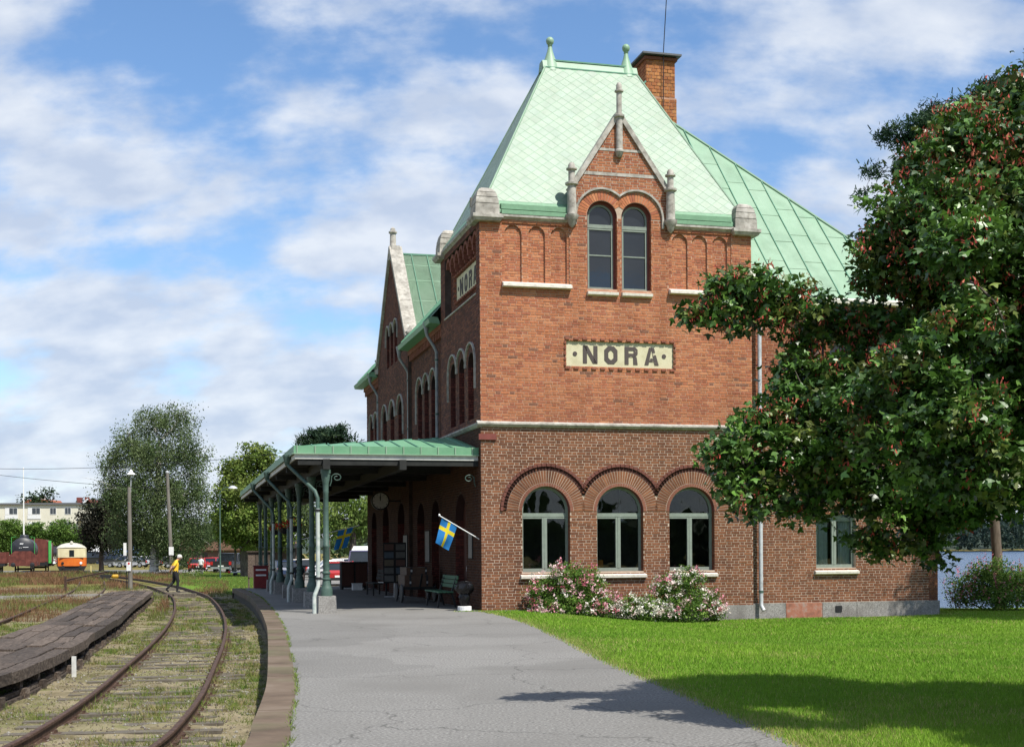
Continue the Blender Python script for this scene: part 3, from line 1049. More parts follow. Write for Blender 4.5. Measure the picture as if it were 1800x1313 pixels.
# skirt upstand and gutter board
for a0, a1 in ((0.6, 2.46), (5.56, TW - 0.6)):
    sk = MB()
    sk.prism([(-0.08, 10.70), (-0.10, 10.70), (-0.10, 10.80), (-0.05, 10.82)], a0, a1, lambda y, a, z: (a, y, z))
    sk.prism([(-0.05, 10.84), (-0.05, 10.98), (0.10, 11.01), (0.10, 10.84)], a0, a1, lambda y, a, z: (a, y, z))
    sk.obj('gutter_board', M_GUTTER, tro)


def tiles(P00, P10, P01, P11, w, h, keep=300):
    """diamond plates over the quad P00 P10 (eaves) P01 P11 (ridge)"""
    P00, P10, P01, P11 = [Vector(p) for p in (P00, P10, P01, P11)]
    ex = (P10 - P00).normalized()
    up = P01 - P00
    up = up - ex * up.dot(ex)
    Lh = up.length
    ey = up.normalized()
    nn = ex.cross(ey).normalized()
    Lb = (P10 - P00).length
    l1 = (P01 - P00).dot(ex); r1 = (P11 - P00).dot(ex)
    lb = lambda t: l1 * t / Lh
    rb = lambda t: Lb + (r1 - Lb) * t / Lh
    res = []
    j = 0
    t = 0.0
    while t < Lh + h:
        s_ = (0.5 * w if j % 2 else 0.0) - w
        while s_ < Lb + w:
            if lb(t) - 0.3 * w < s_ < rb(t) + 0.3 * w and 0 <= t <= Lh - 0.2 * h:
                q = []
                for ds, dt, hd in ((0, -h / 2, .0042), (w / 2, 0, .0032), (0, h / 2, .0022), (-w / 2, 0, .0032)):
                    ds *= 0.94; dt *= 0.94
                    tt = min(max(t + dt, 0), Lh)
                    ss = min(max(s_ + ds, lb(tt)), rb(tt))
                    q.append((ss, tt, hd + random.uniform(-.0006, .0006)))
                res.append(q)
            s_ += w
        t += h / 2; j += 1
    out = []
    for q in res:
        top = [P00 + ex * a + ey * b + nn * c for a, b, c in q]
        bot = [P00 + ex * a + ey * b + nn * 0.001 for a, b, c in q]
        out.append((top, bot, q[0][1]))
    out.sort(key=lambda o: o[2])
    return out


def tile_geo(lst):
    V = []; F = []; Cc = []
    for top, bot, _ in lst:
        b = len(V)
        V += [tuple(p) for p in top] + [tuple(p) for p in bot]
        F += [(b, b + 1, b + 2, b + 3), (b + 4, b + 5, b + 1, b), (b + 7, b + 4, b, b + 3)]
        g = random.uniform(0.93, 1.05)
        c = (0.228 * g * random.uniform(.97, 1.03), 0.308 * g, 0.23 * g * random.uniform(.97, 1.03))
        Cc += [c] * 3
    return V, F, np.array(Cc)


tl = tiles((*E1[0], Zr0), (*E1[1], Zr0), (*E2[0], Zr1), (*E2[1], Zr1), 0.36, 0.30)
vis = [t for t in tl if not (2.7 < sum(p.x for p in t[0]) / 4 < 5.3 and sum(p.z for p in t[0]) / 4 < 13.3 - 1.62 * abs(sum(p.x for p in t[0]) / 4 - 3.97))]
rest = [t for t in tl if t not in vis] + vis[300:]
for t in vis[:300]:
    V, F, Cc = tile_geo([t])
    ob('shingle', np_mesh('shingle', V, F, Cc), M_TILE, tro)
tl2 = tiles((*E1[3], Zr0), (*E1[0], Zr0), (*E2[3], Zr1), (*E2[0], Zr1), 0.36, 0.30)
V, F, Cc = tile_geo(rest + tl2)
ob('shingle_covering', np_mesh('shingle_covering', V, F, Cc), M_TILE, tro, kind='stuff')
for a in range(4): MB().tube([(*E1[a], Zr0), (*E2[a], Zr1)], 0.03, 6).obj('hip_roll', M_COPPER, tro)
rc = MB()
rc.prism([(2.38, 15.68), (TD - 2.38, 15.68), (TD - 2.50, 15.93), (2.50, 15.93)], 2.50, TW - 2.50, lambda y, a, z: (a, y, z))
rco = rc.obj('ridge_cap', M_COPPER, tro)
ln = MB()
ln.bar((2.52, 2.37, 15.69), (TW - 2.52, 2.37, 15.69), 0.035, 0.035)
ln.obj('ridge_flashing', M_SEAM, rco); ln = MB()
ln.bar((2.72, 2.49, 15.945), (TW - 2.72, 2.49, 15.945), 0.04, 0.04)
ln.obj('ridge_flashing', M_SEAM, rco)
for fu_ in (2.78, 5.14):
    f_ = MB().lathe([(0.34, 15.60), (0.24, 15.85), (0.15, 16.05), (0.085, 16.25), (0.055, 16.40), (0.075, 16.41), (0.05, 16.43), (0.06, 16.44), (0.10, 16.485), (0.12, 16.555),
                     (0.10, 16.625), (0.055, 16.665), (0.01, 16.68)], (fu_, 2.65, 0), 16).obj('finial', M_GUTTER if False else M_COPPER, tro, smooth=50)

# ------------------------------------------------------------------ wing to the right of the tower
WR = 13.9
FW = BACKF(0.12)
WLOW = [Rect(9.95, 11.22, 1.05, 2.6)]
WUP = [Arch(a, 0.8, 5.6, 7.2) for a in (9.6, 10.8, 12.0)]
wg = MB()
sheet(wg, TW - 0.02, WR, -0.45, 5.0, WLOW, FW)
for o in WLOW: reveal(wg, o, FW, 0, -0.24)
wgo = wg.obj('wing_wall', M_MORTAR_LOW, st)
brick_field('brickwork', lay(TW, WR, 0.06, 4.98, WLOW), FW, wgo, pal=PAL_LOW)
wg2 = MB()
sheet(wg2, TW - 0.02, WR, 5.0, 8.55, WUP, FW)
for o in WUP: reveal(wg2, o, FW, 0, -0.24)
wgu = wg2.obj('wing_upper_wall', M_MORTAR_UP, st)
brick_field('brickwork', lay(TW, WR, 5.1, 8.45, WUP), FW, wgu, pal=lambda rc: (PAL_UP * np.array((.72, .66, .68)))[RNG.integers(0, 7, len(rc))] * RNG.uniform(.88, 1.1, (len(rc), 1)))
for o in WUP: window(o, FW, 0.2, st, mull=False, sill=True)
o = WLOW[0]
w = window(o, FW, 0.2, st, transom=2.5, name='curtained_window')
cu = MB()
for k in range(26):
    a = o.a0 + 0.05 + k * 0.0465
    if abs(a - o.a) < 0.16: continue
    cu.tube([FW(a, -0.245 - 0.012 * (k % 2), 1.1), FW(a, -0.245 - 0.012 * (k % 2), 2.58)], 0.024, 6)
cu.obj('curtain', M_CURTAIN, w, smooth=60)
MB().bar(FW(TW, -0.03, 5.03), FW(WR + .03, -0.03, 5.03), 0.22, 0.13).obj('string_course', M_STONE, st)
# corbelled cornice and gutter of the wing
cn = MB()
cn.prism([(0.12, 8.30), (0.02, 8.36), (0.02, 8.46), (-0.12, 8.50), (-0.12, 8.60), (0.12, 8.60)], TW, WR + 0.1, lambda y, a, z: (a, y, z))
ob('brick_cornice', col_mesh(cn.mesh('brick_cornice'), (.20, .075, .05)), M_BRICK, wgu)
gt = MB(); gt.prism([(-0.12, 8.62), (-0.30, 8.64), (-0.32, 8.74), (-0.20, 8.80), (-0.10, 8.76)], TW + 0.02, WR + 0.35, lambda y, a, z: (a, y, z))
gt.obj('eaves_gutter', M_SILL, st)
# other outer walls
ow = MB()
VB = 22.3
ow.prism([(0, -0.45), (VB, -0.45), (VB, 8.7), (0, 8.7)], WR - 0.3, WR, lambda v, u, z: (u, v + 0.12 * (v < 1), z))
ow.box(0.12, WR - 0.3, VB - 0.3, VB, -0.45, 8.7)
ow.obj('outer_wall', M_BRICKRED, st)
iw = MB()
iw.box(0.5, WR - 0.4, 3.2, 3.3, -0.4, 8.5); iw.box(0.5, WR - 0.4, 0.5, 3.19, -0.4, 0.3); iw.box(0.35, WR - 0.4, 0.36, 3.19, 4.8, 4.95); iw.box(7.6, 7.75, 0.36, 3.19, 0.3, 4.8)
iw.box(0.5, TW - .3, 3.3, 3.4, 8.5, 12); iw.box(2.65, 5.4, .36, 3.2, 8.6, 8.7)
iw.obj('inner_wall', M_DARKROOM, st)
wd = MB()     # things one makes out behind the ground floor panes
wd.box(3.42, 3.58, 0.42, 0.5, 1.1, 1.33)
wd.obj('orange_folder', flat('orange_card', (.55, .18, .03)), st)
lp = MB(); lp.lathe([(0.24, 2.38), (0.05, 2.52), (0.03, 2.56)], (4.28, 1.0, 0), 14); lp.tube([(4.28, 1, 2.55), (4.28, 1, 4.8)], .008, 5)
lp.obj('pendant_lamp', flat('white_enamel', (.6, .6, .58)), st)
# granite plinth of the wing: single blocks
x = TW - 0.01
nb = 0
for wv in (1.05, 1.15, 1.1, 1.5, 1.2, 0.0):
    x1 = min(x + wv, WR + 0.03) if wv else WR + 0.03
    MB().box(x + .006, x1 - .006, 0.055, 0.14, -0.6, 0.05).obj('plinth_stone', M_GRANITE_RED if nb in (1,) else M_GRANITE, wgo)
    x = x1; nb += 1
for x0, x1 in ((0.0, 1.4), (1.4, 2.9), (2.9, 4.4), (4.4, 5.9), (5.9, 7.05), (7.05, TW)):
    MB().box(x0 + .006, x1 - .006, -0.035, 0.05, -0.6, 0.03 if x0 > 0.8 else 0.0).obj('plinth_stone', M_GRANITE, fw)
MB().box(10.52, 10.72, 0.03, 0.15, -0.22, -0.05).obj('vent_opening', M_IRONBLK, wgo)


def pipe(pts, r, name='downpipe', mat=None, parent=st, clamps=(), hop=None):
    mb = MB()
    mb.tube(pts, r, 10)
    o_ = mb.obj(name, mat or M_PIPE, parent, smooth=50)
    for c in clamps:
        MB().lathe([(r * 1.25, -0.03), (r * 1.25, 0.03)], c, 10).obj('clamp', M_IRON, o_)
    if hop:
        MB().lathe([(r, -0.02), (r * 1.2, 0.06), (r * 2.3, 0.32), (r * 2.3, 0.36)], hop, 10).obj('hopper', mat or M_PIPE, o_)
    return o_


pipe([(8.13, -0.07, 8.3), (8.13, -0.07, 0.12), (8.13, -0.08, 0.0), (8.17, -0.16, -0.14)], 0.058, clamps=((8.13, -.07, 2.6), (8.13, -.07, 6.0), (8.13, -.07, 0.4)), hop=(8.13, -.07, 8.3))

# ------------------------------------------------------------------ long platform side of the main block
MU = 0.12
SM = SIDE(MU)
T1 = [Arch(a, 0.78, 5.0, 6.85, 0.42) for a in (7.2, 8.4, 9.6)]
T3 = [Arch(a, 0.75, 5.0, 6.7, 0.4) for a in (19.6, 20.8)]
DR1 = [Arch(a, 1.35, 0.02, 2.55, 0.7) for a in (7.0, 9.6)]
DR3 = [Arch(20.4, 1.35, 0.02, 2.55, 0.7)]
for a0, a1, tr3, dr3 in ((TD, 11.2, T1, DR1), (18.2, VB, T3, DR3)):
    s1 = MB()
    sheet(s1, a0, a1, -0.45, 8.6, tr3 + dr3, SM)
    for o in tr3: s1.add([SM(a, -0.28, z) for a, z in o.outline(20)], [tuple(range(23))])
    s1o = s1.obj('platform_wall', M_MORTAR_SHADE, st)
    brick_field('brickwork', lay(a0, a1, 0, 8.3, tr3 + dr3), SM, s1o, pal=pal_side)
for o in T1 + T3 + DR1 + DR3: jambs(o, SM, 0.28, s1o, PAL_RED)
hood(T1, SM, 0.6, st, 0.9); hood(T3, SM, 0.6, st, 0.6)
for a0, a1 in ((TD, 11.2), (18.2, VB)):
    cor = MB()
    cor.box(MU - 0.14, MU, a0, a1, 8.44, 8.6)
    a = a0 + 0.1
    while a < a1 - 0.12:
        cor.box(MU - 0.12, MU, a, a + 0.12, 8.22, 8.44)
        a += 0.26
    ob('corbel_table', col_mesh(cor.mesh('corbel_table'), (.24, .09, .06)), M_BRICK, s1o)
for a0, a1 in ((TD + 0.02, 11.1), (18.3, VB + 0.35)):
    MB().prism([(-0.02, 8.60), (-0.36, 8.62), (-0.40, 8.76), (-0.30, 8.82), (-0.1, 8.80)], a0, a1, lambda y, a, z: (y, a, z)).obj('eaves_gutter', M_GUTTER, st)
# side gable
GV0, GV1, GVC, GVZ = 11.2, 18.2, 14.7, 12.95
SG = SIDE(0.0)
T2 = [Arch(a, 0.9, 5.0, 6.6, 0.48) for a in (12.9, 14.7, 16.5)]
TG = [Arch(a, 0.62, 8.6, 9.75, 0.36) for a in (13.8, 14.7, 15.6)]
DR2 = [Arch(a, 1.5, 0.02, 2.6, 0.78) for a in (12.9, 16.5)]
glv = lambda x: 8.9 + (GVZ - 8.9) * (1 - abs(x - GVC) / 3.5)
s2 = MB()
allx = T2 + TG + DR2
xs = sorted({GV0, GV1, GVC, *[round(o.a - o.r * math.cos(PI * i / 12), 5) for o in allx for i in range(13)]})
for p, q in zip(xs[:-1], xs[1:]):
    m = (p + q) / 2; lo = [-0.45, -0.45]
    for o in sorted([o for o in allx if abs(m - o.a) < o.r], key=lambda o: o.zs):
        s2.add([SG(p, 0, lo[0]), SG(q, 0, lo[1]), SG(q, 0, o.zs), SG(p, 0, o.zs)], [(0, 1, 2, 3)])
        lo = [o.top(p), o.top(q)]
    s2.add([SG(p, 0, lo[0]), SG(q, 0, lo[1]), SG(q, 0, glv(q)), SG(p, 0, glv(p))], [(0, 1, 2, 3)])
for o in allx:
    if o not in DR2: s2.add([SG(a, -0.28, z) for a, z in o.outline(20)], [tuple(range(23))])
s2.add([(0, GV0, -.45), (MU, GV0, -.45), (MU, GV0, 8.9), (0, GV0, 8.9)], [(0, 1, 2, 3)])
s2.prism([(GV0, 8.5), (GV1, 8.5), (GV1, 8.9), (GVC, GVZ), (GV0, 8.9)], 0.30, 0.34, lambda a, y, z: (y, a, z))
s2o = s2.obj('side_gable', M_MORTAR_SHADE, st)
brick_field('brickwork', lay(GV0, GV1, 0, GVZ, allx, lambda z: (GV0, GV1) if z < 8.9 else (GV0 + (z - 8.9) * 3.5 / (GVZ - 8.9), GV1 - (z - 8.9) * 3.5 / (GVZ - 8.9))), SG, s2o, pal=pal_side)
for o in allx: jambs(o, SG, 0.28, s2o, PAL_RED)
hood(T2, SG, 0.66, s2o, 0.8); hood(TG, SG, 0.42, s2o, 0.3)
for s_ in (-1, 1):
    cp = MB()
    cp.bar((0.14, GVC + s_ * 3.55, 8.95), (0.14, GVC, GVZ + 0.08), 0.48, 0.16, up=(0, s_, 0.8))
    cp.obj('coping', M_STONE, s2o)
    MB().lathe([(0.16, 8.7), (0.2, 8.85), (0.16, 8.95), (0.13, 9.2), (0.17, 9.22), (0.17, 9.28), (0.1, 9.34), (0.02, 9.5)], (0.05, GVC + s_ * 3.62, 0), 12).obj('pinnacle', M_STONE, s2o, smooth=40)
MB().lathe([(0.17, 12.75), (0.17, 13.0), (0.12, 13.1), (0.11, 13.55), (0.16, 13.57), (0.16, 13.63), (0.1, 13.66), (0.09, 13.74), (0.02, 13.8)], (0.06, GVC, 0), 12).obj('pinnacle', M_STONE, s2o, smooth=40)
ap = MB(); ap.box(-0.08, 0.36, GVC - 0.26, GVC + 0.26, 12.72, 13.08, 0.08); ap.box(-.10, .0, GVC - .16, GVC + .16, 12.55, 12.9, 0.03)
ap.obj('apex_stone', M_STONE, s2o)
# doors of the platform side, in deep shade
M_DOOR = noisy('brown_door_paint', [(.06, .022, .014), (.085, .03, .02)], scale=3, rough=0.6, stretch=(4, 4, .6))
for arr, fn in ((DOORS_T, SD), (DR1, SM), (DR2, SG), (DR3, SM)):
    for o in arr:
        d_ = MB()
        d_.prism(o.outline(16), 0.24, 0.30, lambda a, y, z: fn(a, -y, z))
        for q in (-1, 1):
            for z0, z1 in ((0.25, 1.0), (1.15, 2.3)):
                x0 = o.a + q * 0.36
                d_.prism([(x0 - .24, z0), (x0 + .24, z0), (x0 + .24, z1), (x0 - .24, z1)], 0.215, 0.25, lambda a, y, z: fn(a, -y, z))
        do = d_.obj('door', M_DOOR, st)
        MB().prism([(o.a + .05, 1.02), (o.a + .10, 1.02), (o.a + .10, 1.16), (o.a + .05, 1.16)], .17, .22, lambda a, y, z: fn(a, -y, z)).obj('handle', M_PIPE, do)
M_DULLPIPE = noisy('dull_zinc_pipe', [(0.15, 0.155, 0.16), (0.23, 0.235, 0.24), (0.29, 0.295, 0.30)], scale=5, rough=0.6)
for v_, z0 in ((6.15, 4.3), (11.32, 4.2), (18.5, 4.2)):
    pipe([(-0.3, v_, 8.55), (-0.28, v_, 8.35), (-0.06, v_, 8.02), (0.02, v_, 7.85), (0.02, v_, z0)], 0.05, mat=M_DULLPIPE, clamps=((0.02, v_, 7.6), (0.02, v_, 5.9)), hop=(-0.3, v_, 8.42))

# ------------------------------------------------------------------ main roof: standing seam sheets
EZ, PT = 8.76, 1.10
U0, U1, V0, V1 = -0.36, 14.25, -0.06, 22.65
HW = (U1 - U0) / 2
RU = (U0 + U1) / 2


def zf(v): return EZ + PT * (v - V0)
def zl(u): return EZ + PT * (u - U0)


mr = MB()
fr_ = [(TW - 0.05, V0), (U1, V0), (RU, V0 + HW), (U0 + TD - V0, TD), (TW - 0.05, TD)]
mr.add([(u, v, zf(v)) for u, v in fr_], [tuple(range(5))])
le = [(U0, TD + .02), (U0, 11.15), (0.32, 11.15), (0.32, 18.25), (U0, 18.25), (U0, V1), (RU, V1 - HW), (RU, V0 + HW), (U0 + TD - V0, TD + 0.02)]
mr.add([(u, v, zl(u)) for u, v in le], [tuple(range(9))])
mr.add([(U1, V0, EZ), (U1, V1, EZ), (RU, V1 - HW, EZ + PT * HW), (RU, V0 + HW, EZ + PT * HW)], [(0, 1, 2, 3)])
mr.add([(U0, V1, EZ), (U1, V1, EZ), (RU, V1 - HW, EZ + PT * HW)], [(0, 1, 2)])
mro = mr.obj('main_roof', M_COPPER, st, tri=True)
k = 0
u = TW + 0.35
nrm = Vector((0, -PT, 1)).normalized()
while u < U1 - 0.2:
    vt = V0 + (U1 - u)
    lowv = V0 + 0.02
    a = Vector((u, lowv, zf(lowv))) + nrm * 0.02
    b = Vector((u, vt, zf(vt))) + nrm * 0.02
    MB().bar(a, b, 0.022, 0.045, up=nrm).obj('standing_seam', M_SEAM, mro)
    # sheets between the seams, each a little off its neighbour
    u2 = min(u + 0.62, U1 - 0.12)
    vv = V0 + 0.05 + (0.25 if k % 2 else 0.0)
    while vv < V0 + (U1 - u2) - 0.05:
        v2 = min(vv + 0.92, V0 + (U1 - u2) - 0.02)
        h0 = 0.006 + random.uniform(0, .004)
        pl = MB()
        q = [(u + .014, vv), (u2 - .014, vv), (u2 - .014, v2 - .004), (u + .014, v2 - .004)]
        pl.add([Vector((x, y, zf(y))) + nrm * (h0 + (0.010 if i < 2 else 0.0)) for i, (x, y) in enumerate(q)] + [Vector((x, y, zf(y))) + nrm * 0.001 for x, y in q],
               [(0, 1, 2, 3), (4, 5, 1, 0), (5, 6, 2, 1), (7, 4, 0, 3)])
        pl.obj('roof_sheet', M_COPPER, mro)
        vv = v2
    u += 0.62; k += 1
MB().tube([(U1, V0, EZ + .03), (RU, V0 + HW, EZ + PT * HW + .03)], 0.04, 6).obj('hip_roll', M_COPPER, mro)
MB().tube([(RU, V0 + HW, EZ + PT * HW + .03), (RU, V1 - HW, EZ + PT * HW + .03)], 0.04, 6).obj('ridge_roll', M_COPPER, mro)
v = TD + 0.5
nl = Vector((-PT, 0, 1)).normalized()
while v < V1 - 0.5:
    t = min(HW, V1 - v)
    if 10.9 < v < 18.5: v += 0.7; continue
    MB().bar(Vector((U0 + .05, v, zl(U0 + .05))) + nl * .02, Vector((U0 + t, v, zl(U0 + t))) + nl * .02, 0.025, 0.05, up=nl).obj('standing_seam', M_SEAM, mro)
    v += 0.7
# roof behind the side gable
sg = MB()
RZ = 12.78
sp = (RZ - 8.9) / 3.5
uin = U0 + (RZ - EZ) / PT
sg.add([(0.3, GVC, RZ), (uin, GVC, RZ), (U0 + (8.9 - EZ) / PT, GV0, 8.9), (0.3, GV0, 8.9)], [(0, 1, 2, 3)])
sg.add([(0.3, GVC, RZ), (uin, GVC, RZ), (U0 + (8.9 - EZ) / PT, GV1, 8.9), (0.3, GV1, 8.9)], [(0, 1, 2, 3)])
sg.add([(0.3, GVC, RZ), (uin, GVC, RZ), (uin, GV0, 8.9), (0.3, GV0, 8.9)], [(0, 1, 2, 3)])
sgo = sg.obj('gable_roof', M_COPPER, st)
ng = Vector((0, -sp, 1)).normalized()
for uu in (0.75, 1.35, 1.95, 2.55):
    MB().bar(Vector((uu, GVC, RZ)) + ng * .02, Vector((uu, GV0 + 0.2, 8.9 + sp * .2)) + ng * .02, 0.025, 0.05, up=ng).obj('standing_seam', M_SEAM, sgo)
for zz in (9.8, 10.7, 11.6, 12.3):
    vv = GV0 + (zz - 8.9) / sp
    MB().bar(Vector((0.36, vv, zz)) + ng * .004, Vector((3.2, vv, zz)) + ng * .004, 0.03, 0.012, up=ng).obj('cross_seam', M_COPPER, sgo)
MB().bar((0.3, GVC, RZ + .03), (uin, GVC, RZ + .03), 0.06, 0.06).obj('ridge_roll', M_SEAM, sgo)

# ------------------------------------------------------------------ chimney
CU0, CU1, CV0, CV1 = 7.36, 8.46, 7.0, 8.6
ch = MB(); ch.box(CU0, CU1, CV0, CV1, 13.5, 16.75); ch.box(CU0 + .04, CU1 - .04, CV0 + .04, CV1 - .04, 16.75, 18.12)
cho = ch.obj('chimney', M_MORTAR_UP, st)
rr = []
def soldier(a0, a1, z0, z1, h, w):
    z = z0
    i = 0
    while z < z1 - h / 2:
        x = a0 + (0 if i % 2 else -w / 2)
        while x < a1:
            b0, b1 = max(a0, x), min(a1, x + w - .016)
            if b1 - b0 > .04: rr.append((b0, b1, z, min(z1, z + h - .014)))
            x += w
        z += h; i += 1
for s_ in (0, 1):
    rr = []
    if s_ == 0:
        soldier(CU0, CU1, 14.3, 16.7, 0.115, 0.19); fn = lambda a, d, z: (a, CV0 - d, z); n1 = len(rr)
        for r_ in rr: ob('chimney_brick', np_mesh('chimney_brick', *brick_np(np.array([r_]), fn, d1=.016, jit=.008, pal=PAL_UP * np.array((1.05, 1.15, .9)))), M_BRICK, cho)
        rr = []
        soldier(CU0 + .04, CU1 - .04, 16.8, 18.1, 0.115, 0.19); fn = lambda a, d, z: (a, CV0 + .04 - d, z)
        for r_ in rr: ob('chimney_brick', np_mesh('chimney_brick', *brick_np(np.array([r_]), fn, d1=.016, jit=.008, pal=PAL_UP * np.array((1.05, 1.15, .9)))), M_BRICK, cho)
    else:
        soldier(CV0, CV1, 14.3, 16.7, .115, .19); fn = lambda a, d, z: (CU0 - d, a, z)
        brick_field('brickwork', np.array(rr), fn, cho, d1=.016, jit=.006)
        rr = []
        soldier(CV0 + .04, CV1 - .04, 16.8, 18.1, .115, .19); fn = lambda a, d, z: (CU0 + .04 - d, a, z)
        brick_field('brickwork', np.array(rr), fn, cho, d1=.016, jit=.006)
cb = MB(); cb.box(CU0 - .03, CU1 + .03, CV0 - .03, CV1 + .03, 18.0, 18.1)
ob('chimney_band', col_mesh(cb.mesh('chimney_band'), (.2, .08, .05)), M_BRICK, cho)
cc = MB(); cc.box(CU0 - .14, CU1 + .14, CV0 - .16, CV1 + .16, 18.14, 18.20); cc.box(CU0 - .06, CU1 + .06, CV0 - .06, CV1 + .06, 18.2, 18.23)
cc.obj('chimney_cap', flat('grey_sheet_metal', (.09, .095, .10), .5), cho)
MB().tube([(7.95, 6.93, 15.6), (7.98, 6.93, 18.3), (8.25, 6.9, 22.5)], 0.016, 5).obj('antenna_rod', M_IRONBLK, cho)
# ================================================================== PLATFORM CANOPY
cn_ = empty('platform_canopy', B0, TH, 'green roofed platform canopy on cast iron columns beside the station', 'canopy')
EU, EV, EVE, TZ, WZ = -4.95, 0.25, 28.8, 4.38, 4.95
HV = 3.6
cr = MB()
cr.add([(EU, EV, TZ), (0.0, EV, TZ), (0.0, HV, WZ)], [(0, 1, 2)])
cr.add([(EU, EV, TZ), (0.0, HV, WZ), (0.0, EVE - 3.3, WZ), (EU, EVE, TZ)], [(0, 1, 2, 3)])
cr.add([(EU, EVE, TZ), (0.0, EVE - 3.3, WZ), (0.0, EVE, TZ)], [(0, 1, 2)])
cro = cr.obj('roof', M_CGREEN, cn_)
nf = Vector((0, -(WZ - TZ) / (HV - EV), 1)).normalized()
x = EU + 0.47
while x < -0.1:
    t = (x - EU) / (0 - EU)
    vv = EV + (HV - EV) * t
    MB().bar(Vector((x, EV, TZ)) + nf * .015, Vector((x, vv, TZ + (WZ - TZ) * t)) + nf * .015, 0.025, 0.04, up=nf).obj('standing_seam', M_SEAM, cro)
    x += 0.47
v = EV + 0.6
nl2 = Vector((-(WZ - TZ) / (-EU), 0, 1)).normalized()
while v < EVE - 0.4:
    t = min(1, (v - EV) / (HV - EV), (EVE - v) / 3.3)
    MB().bar(Vector((EU, v, TZ)) + nl2 * .015, Vector((EU + (-EU) * t, v, TZ + (WZ - TZ) * t)) + nl2 * .015, 0.025, 0.04, up=nl2).obj('standing_seam', M_SEAM, cro)
    v += 0.6
bd = MB()
bd.box(EU - .02, 0.0, EV - .02, EV + .06, 4.20, 4.40); bd.box(EU - .02, EU + .06, EV + .06, EVE, 4.20, 4.40)
bdo = bd.obj('edge_flashing', M_CGREEN, cn_)
x = EU + 0.05
while x < 0.0:
    MB().box(x, x + 0.035, EV - .045, EV - .021, 4.20, 4.405).obj('edge_clip', M_COPPER, bdo)
    x += 0.47
MB().box(EU - .05, 0.0, EV - .06, EV - .021, 4.175, 4.20).box(EU - .06, EU - .021, EV - .06, EVE, 4.175, 4.20).obj('drip_edge', M_COPPER, bdo)
fa = MB()
fa.box(EU + .01, -0.02, EV + 0.0, EV + .05, 4.05, 4.18); fa.box(EU + .01, EU + .06, EV + .05, EVE - .05, 4.05, 4.18)
fa.obj('fascia', M_FASCIA, cn_)
ce = MB()
ce.add([(EU + .07, EV + .06, 4.10), (0.1, EV + .06, 4.10), (0.1, EVE - .06, 4.10), (EU + .07, EVE - .06, 4.10)], [(0, 3, 2, 1)])
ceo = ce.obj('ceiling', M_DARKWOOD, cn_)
bmn = MB()
for u in (-4.13, -2.1):
    bmn.box(u - .09, u + .09, 0.1, EVE - .3, 3.78, 4.05)
CV_ = [0.33, 4.05, 7.95, 11.9, 15.9, 19.9, 23.9, 27.6]
for v in CV_:
    bmn.box(-4.85, 0.0, v - .05, v + .11, 3.90, 4.06)
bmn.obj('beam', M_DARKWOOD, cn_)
cprof = [(0.175, 0.45), (0.175, 0.62), (0.15, 0.68), (0.125, 0.74), (0.125, 0.86), (0.15, 0.88), (0.15, 0.91), (0.115, 0.93), (0.115, 1.02), (0.14, 1.04), (0.14, 1.07),
         (0.108, 1.10), (0.108, 1.72), (0.125, 1.74), (0.125, 1.78), (0.098, 1.81), (0.085, 3.15), (0.10, 3.18), (0.088, 3.22), (0.10, 3.40), (0.15, 3.62), (0.15, 3.66), (0.17, 3.68), (0.17, 3.78)]


def scroll(mb, u, v, z, s, su):
    pts = []
    for i in range(34):
        t = i / 33 * 2.6 * PI
        r_ = s * (1 - 0.30 * t / PI * 0.9)
        pts.append((u + su * (s * 1.3 + r_ * math.cos(PI + t)), v, z + r_ * 0.8 * math.sin(PI - t) - 0.05))
    mb.tube(pts, 0.013, 5)
    mb.tube([(u, v, z - s * 1.9), (u + su * s * .25, v, z - s * 1.2), (u + su * s * .3, v, z)], 0.013, 5)


for i, v in enumerate(CV_):
    c_ = MB().lathe([(r_ * (.8 if z_ > .8 else .92), z_) for r_, z_ in cprof], (-4.13, v, 0), 12).obj('column', M_IRON, cn_, smooth=35)
    MB().box(-4.13 - .24, -4.13 + .24, v - .24, v + .24, 0.0, 0.45, 0.015).obj('plinth', M_GRANITE, c_)
    sm = MB(); scroll(sm, -4.02, v, 3.62, 0.14, 1); sm.obj('scroll_bracket', M_IRON, c_)
sm = MB(); scroll(sm, -0.06, 0.4, 3.62, 0.14, -1); sm.obj('scroll_bracket', M_IRON, cn_)
M_PALEPIPE = noisy('flaking_pale_pipe', [(0.26, 0.33, 0.30), (0.42, 0.46, 0.42), (0.52, 0.54, 0.50)], scale=6, rough=0.6)
for v, cv in ((1.5, 0.18), (9.4, 8.2), (17.2, 16.1)):
    p_ = MB(); p_.tube([(-5.03, v, 4.15), (-5.03, v, 3.98), (-4.95, v - .1, 3.88), (-4.42, cv + .05, 3.20), (-4.36, cv, 3.02), (-4.36, cv, 2.72)], 0.05, 10)
    po = p_.obj('downpipe', M_IRON, cn_, smooth=50)
    q_ = MB(); q_.tube([(-4.36, cv, 2.75), (-4.36, cv, 0.86), (-4.36, cv, .72), (-4.45, cv - .05, 0.5), (-4.47, cv - .06, 0.42), (-4.47, cv - .06, 0.0)], 0.055, 10)
    q_.obj('lower_pipe', M_PALEPIPE, po, smooth=50)
    MB().lathe([(0.055, 3.95), (0.07, 4.0), (0.115, 4.19), (0.115, 4.23)], (-5.04, v, 0), 10).obj('hopper', M_IRON, po)
    for z in (2.7, 0.92): MB().lathe([(0.068, -.03), (0.068, .03)], (-4.36, cv, z), 10).obj('clamp', M_IRONBLK, po)

# ================================================================== GROUND, PLATFORM, TRACKS


